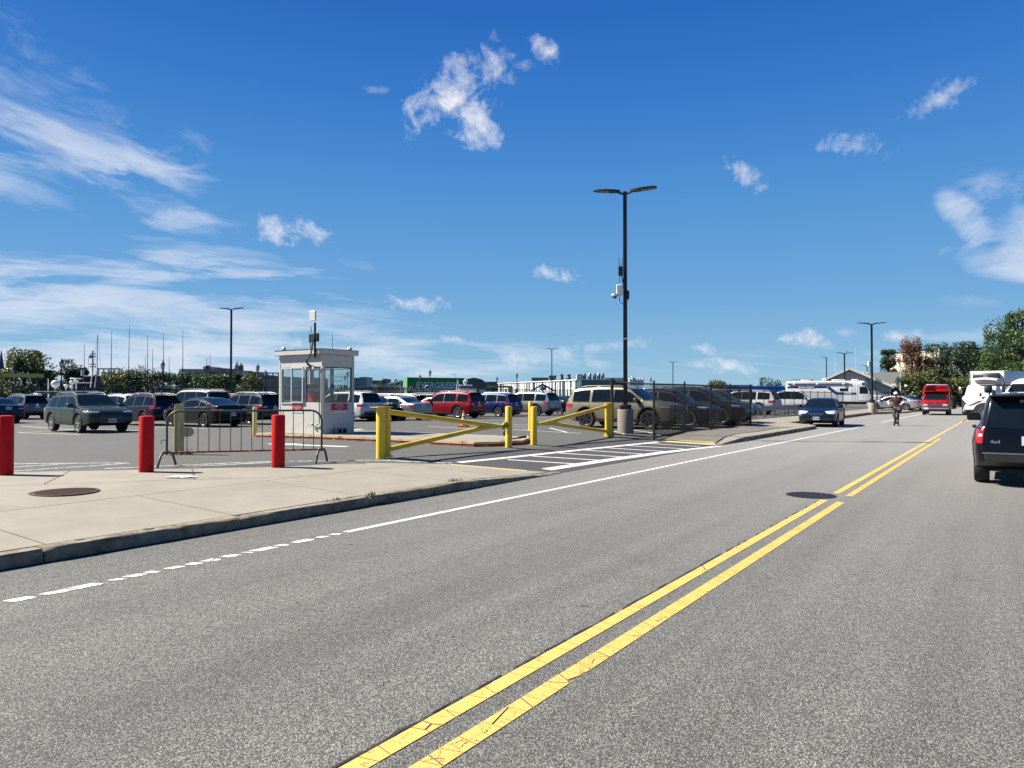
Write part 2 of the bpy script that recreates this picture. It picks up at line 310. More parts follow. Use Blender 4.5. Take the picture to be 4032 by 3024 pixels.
# ------------------------------------------------------------------ mesh helpers
class MB:
    def __init__(s): s.v = []; s.f = []
    def add(s, vs, fs):
        o = len(s.v); s.v += [tuple(p) for p in vs]; s.f += [tuple(i+o for i in q) for q in fs]; return s
    def box(s, c, d, rz=0, ry=0, rx=0, taper=None):
        M_ = Matrix.Translation(c) @ Matrix.Rotation(rz, 4, 'Z') @ Matrix.Rotation(ry, 4, 'Y') @ Matrix.Rotation(rx, 4, 'X')
        tx, ty = taper or (1, 1); vs = []
        for z in (-.5, .5):
            kx, ky = (tx, ty) if z > 0 else (1, 1)
            for x, y in ((-.5, -.5), (.5, -.5), (.5, .5), (-.5, .5)): vs.append(M_ @ Vector((x*d[0]*kx, y*d[1]*ky, z*d[2])))
        return s.add(vs, [(3, 2, 1, 0), (4, 5, 6, 7), (0, 1, 5, 4), (1, 2, 6, 5), (2, 3, 7, 6), (3, 0, 4, 7)])
    def rbox(s, c, d, r=.02, rz=0):
        """box with its vertical edges and top edge chamfered"""
        x, y, z = d[0]/2, d[1]/2, d[2]/2; r = min(r, x*.9, y*.9, z*.9)
        def ring(k, zz): return [(-x+k+ (r if 0 else 0), -y+k, zz)]
        def oct_(i, zz):
            X, Y = x-i, y-i
            return [(-X+r, -Y, zz), (X-r, -Y, zz), (X, -Y+r, zz), (X, Y-r, zz), (X-r, Y, zz), (-X+r, Y, zz), (-X, Y-r, zz), (-X, -Y+r, zz)]
        rings = [oct_(r*.6, -z), oct_(0, -z+r), oct_(0, z-r), oct_(r*.6, z)]
        M_ = Matrix.Translation(c) @ Matrix.Rotation(rz, 4, 'Z'); vs = [M_ @ Vector(p) for q in rings for p in q]
        fs = [tuple(range(7, -1, -1)), tuple(range(24, 32))]
        for k in range(3):
            for i in range(8): j = (i+1) % 8; fs.append((k*8+i, k*8+j, k*8+8+j, k*8+8+i))
        return s.add(vs, fs)
    def bar(s, p, q, wd, h=None, up=(0, 0, 1)):
        p, q = Vector(p), Vector(q); h = h or wd; d = (q-p)
        if d.length < 1e-6: return s
        d.normalize(); u = Vector(up)
        if abs(d.dot(u)) > .98: u = Vector((1, 0, 0))
        a = d.cross(u).normalized()*wd/2; b = a.cross(d).normalized()*h/2
        vs = [p-a-b, p+a-b, p+a+b, p-a+b, q-a-b, q+a-b, q+a+b, q-a+b]
        return s.add(vs, [(3, 2, 1, 0), (4, 5, 6, 7), (0, 1, 5, 4), (1, 2, 6, 5), (2, 3, 7, 6), (3, 0, 4, 7)])
    def cyl(s, p, q, r, n=12, r2=None):
        return s.tube([p, q], [r, r if r2 is None else r2], n)
    def tube(s, pts, r, n=8, cap=True):
        pts = [Vector(p) for p in pts]; rs = r if isinstance(r, (list, tuple)) else [r]*len(pts)
        vs = []; fs = []; prev = None
        for i, p in enumerate(pts):
            d = (pts[min(i+1, len(pts)-1)]-pts[max(i-1, 0)]).normalized()
            if prev is None:
                u = Vector((0, 0, 1)) if abs(d.z) < .9 else Vector((1, 0, 0))
                a = d.cross(u).normalized()
            else: a = (prev-d*prev.dot(d)).normalized()
            prev = a; b = d.cross(a)
            for k in range(n):
                t = 2*PI*k/n; vs.append(p+(a*math.cos(t)+b*math.sin(t))*rs[i])
        for i in range(len(pts)-1):
            for k in range(n): j = (k+1) % n; fs.append((i*n+k, i*n+j, i*n+n+j, i*n+n+k))
        if cap: fs.append(tuple(range(n-1, -1, -1))); fs.append(tuple(range((len(pts)-1)*n, len(pts)*n)))
        return s.add(vs, fs)
    def lathe(s, prof, n=16, c=(0, 0, 0), axis='Z'):
        vs = []; fs = []
        for (r, h) in prof:
            for k in range(n):
                t = 2*PI*k/n; x, y = r*math.cos(t), r*math.sin(t)
                p = (x, y, h) if axis == 'Z' else ((x, h, y) if axis == 'Y' else (h, x, y))
                vs.append(Vector(p)+Vector(c))
        for i in range(len(prof)-1):
            for k in range(n): j = (k+1) % n; fs.append((i*n+k, i*n+j, i*n+n+j, i*n+n+k))
        fs.append(tuple(range(n-1, -1, -1))); fs.append(tuple(range((len(prof)-1)*n, len(prof)*n)))
        return s.add(vs, fs)
    def prism(s, poly, z0, z1, M_=None):
        n = len(poly); f0 = z0 if callable(z0) else (lambda x, y: z0); f1 = z1 if callable(z1) else (lambda x, y: z1)
        vs = [Vector((x, y, f0(x, y))) for x, y in poly]+[Vector((x, y, f1(x, y))) for x, y in poly]
        if M_: vs = [M_ @ v for v in vs]
        area = sum(poly[i][0]*poly[(i+1) % n][1]-poly[(i+1) % n][0]*poly[i][1] for i in range(n))
        o = range(n) if area > 0 else range(n-1, -1, -1); o = list(o)
        fs = [tuple(reversed(o)), tuple(i+n for i in o)]
        for a in range(n): i, j = o[a], o[(a+1) % n]; fs.append((i, j, j+n, i+n))
        return s.add(vs, fs)
    def strip(s, pts, wd, zf, dz=.004):
        """flat painted line along a polyline on a sloping ground"""
        pts = [Vector((p[0], p[1])) for p in pts]; vs = []
        for i, p in enumerate(pts):
            d = (pts[min(i+1, len(pts)-1)]-pts[max(i-1, 0)]).normalized(); nx = Vector((-d.y, d.x))*wd/2
            for q in (p-nx, p+nx): vs.append((q.x, q.y, zf(q.x, q.y)+dz))
        return s.add(vs, [(2*i+1, 2*i, 2*i+2, 2*i+3) for i in range(len(pts)-1)])
    def mesh(s, name, mat=None, smooth=None):
        me = bpy.data.meshes.new(name); me.from_pydata([tuple(v) for v in s.v], [], s.f)
        if mat is not None: me.materials.append(M[mat] if isinstance(mat, str) else mat)
        if smooth:
            me.polygons.foreach_set('use_smooth', [True]*len(me.polygons))
            try: me.set_sharp_from_angle(angle=R(smooth))
            except Exception: pass
        me.update(); return me
    def build(s, name, mat, parent=None, smooth=35, loc=None, label=None, kind=None):
        return link(name, s.mesh(name, mat, smooth), parent, loc, label, kind)
def link(name, me, parent=None, loc=None, label=None, kind=None, rz=0, mat=None):
    o = bpy.data.objects.new(name, me); COL.objects.link(o)
    if parent is not None: o.parent = parent
    if loc is not None: o.location = loc
    if rz: o.rotation_euler = (0, 0, rz)
    if label: o['label'] = label
    if kind: o['kind'] = kind
    if mat is not None:
        o.material_slots[0].link = 'OBJECT'; o.material_slots[0].material = mat
    return o
def tag(o, label, cat, group=None, kind=None):
    if label: o['label'] = label
    if cat: o['category'] = cat
    if group: o['group'] = group
    if kind: o['kind'] = kind
    return o
def thing(name, loc, rz=0, label=None, cat=None, group=None):
    o = bpy.data.objects.new(name, None); COL.objects.link(o); o.empty_display_size = .3
    o.location = loc; o.rotation_euler = (0, 0, rz); return tag(o, label, cat, group)
def dup(src, loc, rz=None, label=None, group=None):
    r = src.copy(); COL.objects.link(r); r.location = loc
    if rz is not None: r.rotation_euler = (0, 0, rz)
    if label: r['label'] = label
    if group: r['group'] = group
    for ch in src.children:
        c = ch.copy(); COL.objects.link(c); c.parent = r
        for g in ch.children:
            d = g.copy(); COL.objects.link(d); d.parent = c
    return r
def text_mesh(txt, size, mat, bold=0., depth=.004, space=1., xs=1.):
    cu = bpy.data.curves.new('lettering', 'FONT'); cu.body = txt; cu.size = size; cu.extrude = depth; cu.offset = bold
    cu.align_x = 'CENTER'; cu.align_y = 'CENTER'; cu.resolution_u = 2; cu.space_character = space
    o = bpy.data.objects.new('lettering', cu); me = bpy.data.meshes.new_from_object(o)
    bpy.data.objects.remove(o); bpy.data.curves.remove(cu)
    me.materials.clear(); me.materials.append(M[mat] if isinstance(mat, str) else mat)
    if xs != 1.: me.transform(Matrix.Diagonal((xs, 1, 1, 1)))
    return me
def put_text(name, txt, size, mat, parent, loc, facing, bold=0., depth=.004, space=1., xs=1., label=None, roll=0):
    """lettering on an upright face whose outward normal points at angle `facing` (radians, in the parent's frame)"""
    me = text_mesh(txt, size, mat, bold, depth, space, xs)
    me.transform(Matrix.Rotation(facing+PI/2, 4, 'Z') @ Matrix.Rotation(roll, 4, 'Y') @ Matrix.Rotation(PI/2, 4, 'X'))
    return link(name, me, parent, loc, label)
# ------------------------------------------------------------------ ground, street, lot, sidewalks
def sheet(name, xs, ys, zf, mat, kind='structure'):
    vs = [(x, y, zf(x, y)) for y in ys for x in xs]; n = len(xs)
    fs = [(j*n+i, j*n+i+1, j*n+n+i+1, j*n+n+i) for j in range(len(ys)-1) for i in range(n-1)]
    return MB().add(vs, fs).build(name, mat, None, 60, kind=kind)
M['earth'] = pm('far_ground', (.10, .10, .085), .95, 0, .3, .02)
sheet('ground', [-3500, -300, 300, 3500], [-3500, -300, 300, 3500], lambda x, y: -.12, 'earth')
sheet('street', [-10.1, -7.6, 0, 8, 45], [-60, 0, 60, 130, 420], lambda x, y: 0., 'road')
lx = [-150, -90, -60, -45]+[-38, -33, -28, -23, -18, -16, -14, -12.5, -11, -10.4]
sheet('parking_lot', lx, [-60, 0, 40, 80, 120, 200, 400], lambda x, y: gz(x)+.004, 'lot')
sheet('driveway', [-10.4, -9.5, -8.6, -7.62], [11.0, 14, 18, 22, 24.2], lambda x, y: gz(x)+.0045, 'patch')
def wat():
    m, t = newmat('harbour_water'); v = t.a('ShaderNodeTexCoord').outputs['Object']; n = t.noise(v, .8, 5, .6)
    bsdf(t, t.mix(n, (.02, .05, .06), (.04, .08, .09)), .08, 0, n, .4, .1); return m
wp = [atd(-900, 66), atd(250, 66), atd(1200, 84), atd(1700, 99), atd(2700, 150), atd(2700, 420), atd(-900, 420)]
MB().prism([(p.x, p.y) for p in wp], -.02, .012).build('water', wat(), None, None, kind='structure')

def hs(X, Y):
    full = .13+.10*min(1, max(0, (-7.65-X)/3.35)); base = gz(X)+.012
    k = (12.5-Y)/2.7 if Y < 17 else (Y-22.9)/2.4
    k = max(0, min(1, k)); return base+(max(full, base)-base)*k
def inset(poly, d):
    n = len(poly); out = []
    area = sum(poly[i][0]*poly[(i+1) % n][1]-poly[(i+1) % n][0]*poly[i][1] for i in range(n)); sg = 1 if area > 0 else -1
    for i in range(n):
        p, q, r = Vector(poly[i-1]), Vector(poly[i]), Vector(poly[(i+1) % n])
        a, b = (q-p).normalized(), (r-q).normalized(); na, nb = Vector((-a.y, a.x))*sg, Vector((-b.y, b.x))*sg
        k = (na+nb); k = k/max(.35, k.length_squared/2)*1.0; out.append((q.x+k.x*d, q.y+k.y*d))
    return out
def clip(poly, ax, v, sign):
    out = []; n = len(poly)
    for i in range(n):
        p, q = poly[i], poly[(i+1) % n]; a, b = (p[ax]-v)*sign, (q[ax]-v)*sign
        if a >= 0: out.append(p)
        if (a > 0 and b < 0) or (a < 0 and b > 0): t = a/(a-b); out.append((p[0]+(q[0]-p[0])*t, p[1]+(q[1]-p[1])*t))
    return out
def shatter(poly):
    ps = [poly]
    for ax, v in ((0, -11.), (0, -9.2), (0, -8.4), (1, 9.8), (1, 10.6), (1, 11.4), (1, 12.1), (1, 22.9), (1, 24.), (1, 25.3)):
        ps = [c for p in ps for c in (clip(p, ax, v, 1), clip(p, ax, v, -1)) if len(c) > 2]
    return ps
def slabs(base_name, polys, z0=-.06):
    base = MB()
    for p in polys:
        for q in shatter(p): base.prism(q, z0, lambda x, y: hs(x, y)-.02)
    b = base.build(base_name, pm('joint_dirt', (.045, .04, .03), .95, 0, .3, 20), None, None, kind='structure')
    for p in polys:
        q = inset(p, .010)
        # split long slabs so that they follow the cross fall
        mb = MB()
        for c_ in shatter(q): mb.prism(c_, z0+.01, hs)
        mb.build('slab', 'slab', b, None)
    return b
near = [[(-16.9, 3.2), (-14.02, 6.31), (-12.26, 5.13), (-14.6, 2.05)], [(-14.02, 6.31), (-12.6, 7.8), (-10.96, 6.84), (-12.26, 5.13)],
        [(-12.6, 7.8), (-11.55, 8.93), (-10.05, 8.28), (-10.96, 6.84)], [(-20, .3), (-16.9, 3.2), (-14.6, 2.05), (-16.7, -.7)],
        [(-10.05, 8.28), (-11.55, 8.93), (-10.96, 10.36), (-10.05, 11.42)],
        [(-10.05, 2.05), (-14.6, 2.05), (-12.26, 5.13), (-10.96, 6.84), (-10.05, 8.28)],
        [(-10.05, 2.05), (-10.05, -14), (-24, -14), (-20, -5), (-16.7, -.7), (-14.6, 2.05)]]
cuts = [-14, -9, -4, -1, 1.2, 3.3, 5.4, 7.5, 9.6]
near += [[(-10.05, a), (-7.82, a), (-7.82, b), (-10.05, b)] for a, b in zip(cuts, cuts[1:])]
near += [[(-10.05, 9.6), (-7.82, 9.6), (-7.82, 11.1), (-10.05, 11.1)], [(-10.05, 11.1), (-7.82, 11.1), (-7.82, 12.74), (-8.21, 12.55), (-9.67, 11.86), (-10.05, 11.42)]]
slabs('sidewalk', near)
far = [[(-9.42, 22.45), (-7.63, 22.75), (-7.63, 24.3), (-9.75, 24.2)], [(-9.75, 24.2), (-7.63, 24.3), (-7.63, 26.4), (-10.0, 26.4)]]
ys_ = [26.4, 29, 31.6, 34.2, 36.4]
far += [[(-10.15, a), (-7.63, a), (-7.63, b), (-10.15, b)] for a, b in zip(ys_, ys_[1:])]
far += [[(-11.9, 36.4), (-9.5, 36.4), (-9.5, 39.3), (-11.9, 39.3)], [(-9.5, 36.4), (-7.63, 36.4), (-7.75, 37.4), (-8.3, 38.3), (-9.5, 39.3)]]
ys_ = [39.3, 42, 45, 48, 51, 54, 57, 60, 63, 66, 68]
far += [[(-11.9, a), (-9.5, a), (-9.5, b), (-11.9, b)] for a, b in zip(ys_, ys_[1:])]
far += [[(-11.9, 68), (-9.5, 68), (-7.63, 74), (-11.9, 74)]]+[[(-11.9, a), (-7.63, a), (-7.63, a+5), (-11.9, a+5)] for a in range(74, 119, 5)]
slabs('far_sidewalk', far)
lot_edge = MB().prism([(-11.9, 33.9), (-10.3, 33.9), (-9.9, 36.35), (-11.9, 36.35)], .1, .225).build('asphalt_strip', 'patch', None, None, kind='structure')

def curb_line(name, pts, wd=.17):
    """granite kerb stones along a line; each stone an object"""
    base = MB(); root = None
    for k, (p, q) in enumerate(zip(pts, pts[1:])):
        p, q = Vector(p), Vector(q); d = (q-p).normalized(); nrm = Vector((d.y, -d.x))          # towards the street
        L = (q-p).length; n = max(3, int(L/.18)); vs = []; fs = []
        jx, jz = rng.uniform(-.01, .01), rng.uniform(-.008, .004)
        for i in range(n+1):
            c = p+d*(L*i/n+(.006 if i == 0 else -.006 if i == n else 0)); h = hs(c.x, c.y)+.004+jz
            e = .004*rng.uniform(-1, 1)+jx*.5; w1 = .010*rng.uniform(-1, 1)
            ch = (.03 if (i in (0, n)) else .016)+.007*rng.uniform(-1, 1)
            for off, z in ((0., -.06), (0., h), (wd-ch+w1, h), (wd+e, h-ch*.9), (wd+e+.008, h*.45), (wd+e, -.06)):
                v = c+nrm*(off-wd); vs.append((v.x+nrm.x*wd*1, v.y+nrm.y*wd*1, z))
        for i in range(n):
            for a in range(5): fs.append((i*6+a, i*6+a+1, i*6+6+a+1, i*6+6+a))
        fs.append((5, 4, 3, 2, 1, 0)); fs.append(tuple(range(n*6, n*6+6)))
        mb = MB().add(vs, fs)
        if root is None: root = mb.build(name, 'granite', None, 40, kind='structure')
        else: mb.build('curb_stone', 'granite', root, 40)
X0 = -7.80
curb_line('curb', [(X0, -14), (X0, -11), (X0, -8.5), (X0, -6), (X0, -3.6), (X0, -1.2), (X0, 1.0), (X0, 3.2), (X0, 5.35), (X0, 7.5), (X0, 10.1), (X0, 12.95)])
curb_line('far_curb', [(X0, 22.7), (X0, 25.2), (X0, 27.9), (X0, 30.6), (X0, 33.3), (X0, 36.1), (-7.9, 37.4), (-8.4, 38.3), (-9.62, 39.3), (-9.67, 42), (-9.67, 46), (-9.67, 50), (-9.67, 54), (-9.67, 58), (-9.67, 62), (-9.67, 68), (-7.8, 74), (X0, 80), (X0, 90), (X0, 118)])
# gutter grime along the kerb foot
MB().strip([(-7.60, y) for y in (-14, 0, 6, 10, 12.8)], .06, lambda x, y: 0., .003).build('gutter_dirt', pm('gutter_grime', (.035, .033, .028), .95, 0, .5, 6), None, None, kind='stuff')

# ---- painted markings
def marking(name, pts, wd, mat, dz=.008, label=None, zf=None, cat='road marking', group=None):
    return tag(MB().strip(pts, wd, zf or (lambda x, y: gz(x)), dz).build(name, mat, None, None), label, cat, group, 'structure')
zero = lambda x, y: 0.
marking('center_line', [(-2.33, y) for y in (-6, 0, 5, 11.85)], .105, 'myel', .004, zf=zero)
marking('center_line', [(-2.33, y) for y in (12.75, 16, 24, 34, 60)], .105, 'myel', .004, zf=zero)
marking('center_line', [(-2.08, y) for y in (-6, 0, 5, 11.75)], .115, 'myel2', .004, zf=zero)
marking('center_line', [(-2.10, y) for y in (12.5, 16, 24, 31)], .105, 'myel2', .004, zf=zero)
marking('center_line', [(-2.3, y) for y in (52, 60, 75)], .3, 'myel2', .004, zf=zero)
wl = marking('edge_line', [(-6.40, 5.9), (-6.40, 9), (-6.38, 12), (-6.38, 20), (-6.3, 30), (-6.2, 39.5)], .105, 'mwhite', .004, zf=zero)
marking('edge_line', [(-6.2, 47.5), (-6.2, 60), (-6.2, 100)], .105, 'mwhite', .004, zf=zero)
ec = [(-2.40+rng.uniform(-.008, .008), y_) for y_ in np.arange(-2, 11.9, .12)]
mbc = MB()
for a_, b_ in zip(ec, ec[1:]):
    if rng.random() < .9 and a_[1] < 7 or rng.random() < .6: mbc.strip([a_, b_], rng.uniform(.006, .022), zero, .0045)
mbc.build('line_edge_crack', pm('tar_crack', (.02, .02, .018), .95, 0, .3, 20), None, None, kind='stuff')
# broken pieces of the worn near end
y = 2.05; k = 0
pieces = [(2.03, .28), (2.42, .16), (2.66, .20), (2.89, .20), (3.20, .09), (3.34, .13), (3.52, .09), (3.70, .14), (3.90, .10), (4.06, .14), (4.28, .15), (4.52, .05), (4.62, .26), (4.93, .10), (5.13, .24), (5.48, .11), (5.68, .10)]
for (a, L) in pieces:
    j = lambda s=.012: rng.uniform(-s, s)
    xs0, xs1 = -6.45+j(), -6.35+j(); n = 4; vs = []
    left = [(xs0+j(.008), a+j()+L*i/n) for i in range(n+1)]; right = [(xs1+j(.02 if L < .25 else .007), a+.05+j()+L*i/n) for i in range(n+1)]
    mb = MB()
    vv = [(x, yy, .004) for x, yy in left]+[(x, yy, .004) for x, yy in right]
    mb.add(vv, [(i, n+1+i, n+2+i, i+1) for i in range(n)]); mb.build('paint_patch', 'mwhite', wl, None)
cw = marking('crosswalk_line', [at(1806, 1822), at(2000, 1803), at(2300, 1771), at(2593, 1741)], .19, 'mwhite', .009)
cw2 = marking('crosswalk_line', [at(2150, 1850), at(2400, 1812), at(2600, 1784), at(2837, 1757)], .27, 'mwhite', .009)
for (a, b, c, d) in [(2000, 1811, 2271, 1828), (2095, 1797, 2373, 1814), (2200, 1785, 2465, 1801), (2298, 1773, 2549, 1790), (2380, 1764, 2627, 1779), (2461, 1755, 2695, 1768), (2536, 1746, 2755, 1759)]:
    MB().strip([at(a, b), at(c, d)], .12, lambda x, y: gz(x), .008).build('crosswalk_bar', 'mwhite', cw, None)
def ground_poly(name, poly, mat, zf=hs, dz=.004, th=.01):
    o = MB().prism(poly, lambda x, y: zf(x, y)-th, lambda x, y: zf(x, y)+dz).build(name, mat, None, None, kind='structure'); return o
ground_poly('warning_strip', [(-9.66, 11.84), (-8.21, 12.53), (-8.16, 12.41), (-9.58, 11.73)], 'tact')
tq = [at(2600, 1738, .02), at(2668, 1732.5, .02), at(2832, 1743, .02), at(2812, 1752, .02)]; tp = ground_poly('warning_strip', [(p.x, p.y) for p in tq], 'tact')
G_ = (lambda x, y: gz(x))
lot_lines = [((83, 1678), (294, 1692)), ((72, 1704), (318, 1712)), ((72, 1704), (289, 1693)), ((362, 1693), (463, 1694)), ((43, 1828), (500, 1824)), ((43, 1842), (270, 1827)), ((48, 1857), (510, 1826)),
    ((411, 1847), (1070, 1818)), ((712, 1840), (1076, 1822)), ((1070, 1818), (1400, 1815)), ((1300, 1816), (1780, 1825)), ((2020, 1692), (2285, 1707)), ((2165, 1686), (2232, 1703)), ((1688, 1680), (1850, 1688)), ((1980, 1671), (2160, 1676)), ((1920, 1683), (2080, 1681)), ((2412, 1697), (2460, 1711)), ((2490, 1693), (2600, 1716)), ((1935, 1668), (2010, 1674)), ((2060, 1690), (2110, 1693)), ((2600, 1695), (2790, 1702)), ((2690, 1680), (2800, 1690))]
for i, ((a, b), (c, d)) in enumerate(lot_lines):
    p, q = at(a, b), at(c, d); mid = (p+q)/2
    worn = b > 1815
    pts = [p.lerp(q, t)+(Vector((rng.uniform(-.03, .03), rng.uniform(-.03, .03), 0)) if worn and 0 < t < 1 else Vector((0, 0, 0))) for t in np.linspace(0, 1, 9)]
    marking('lot_line', pts, .11 if not worn else .13, 'mwhite2' if worn else 'mwhite', .009)
for k in range(15):                                    # stall lines of the first row
    Y = 16.6+2.78*k
    marking('stall_line', [(-30.2, Y), (-32.5, Y), (-35.2, Y)], .11, 'mwhite', .008)
def arrow(p, q, wd):
    p, q = Vector(p[:2]), Vector(q[:2]); d = (q-p).normalized(); n = Vector((-d.y, d.x))
    mb = MB(); zz = lambda v: (v.x, v.y, gz(v.x)+.009)
    h = q-d*.9
    mb.add([zz(p-n*wd/2), zz(p+n*wd/2), zz(h+n*wd/2), zz(h-n*wd/2)], [(1, 0, 3, 2)]); mb.add([zz(h+n*wd*1.7), zz(h-n*wd*1.7), zz(q)], [(0, 1, 2)])
    o = mb.build('lane_arrow', 'mwhite', None, None); return tag(o, None, 'road marking', None, 'structure')
arrow(at(1367, 1760), at(1049, 1748), .28); arrow(at(1950, 1716), at(1670, 1709), .26); arrow(at(1420, 1690), at(1385, 1695), .2)

# ---- manholes
def cover(name, c, r, zt, mat_disc, label, ribs='bars'):
    t = thing(name, c, 0, label, 'manhole cover')
    MB().lathe([(r+.035, -.01), (r+.035, .003), (r+.004, .004), (r+.002, -.006)], 40).build('frame', mat_disc, t, 30)
    MB().lathe([(r-.002, -.012), (r-.002, .001)], 40).build('lid', mat_disc, t, 30)
    mb = MB()
    if ribs == 'bars':
        n = 15
        for i in range(n):
            x = -r*.93+2*r*.93*i/(n-1); h = math.sqrt(max(0, (r*.93)**2-x*x))
            m_ = int(h*2/.035)+1
            for j in range(m_): mb.box((x, -h+.017+j*.035, .004), (.022, .022, .006))
    else:
        for rr in (.85, .6, .35):
            for k in range(int(rr*34)):
                a = 2*PI*k/int(rr*34); mb.box((rr*r*math.cos(a), rr*r*math.sin(a), .003), (.03, .018, .005), rz=a)
    o = mb.build('tread_pattern', mat_disc, t, None); o['kind'] = 'stuff'
    return t
M['castb'] = pm('cast_iron_brown', (.10, .05, .033), .65, .4, .3, 10, .3); M['castg'] = pm('cast_iron_dark', (.028, .022, .028), .55, .4, .3, 12, .3)
c = at(255, 1947, .0); h = hs(c.x*.98, c.y); d_, _ = ray(255, 1946); t_ = (.20-EYE)/d_.z; cx, cy = d_.x*t_, d_.y*t_
cover('sidewalk_manhole', (cx, cy, hs(cx, cy)+.004), .40, 0, M['castb'], 'rusty brown round manhole cover set in the concrete sidewalk')
c = at(3193, 1951); cover('street_manhole', (c.x, c.y, .006), .34, 0, M['castg'], 'dark round manhole cover in the street beside the yellow centre line', 'dots')
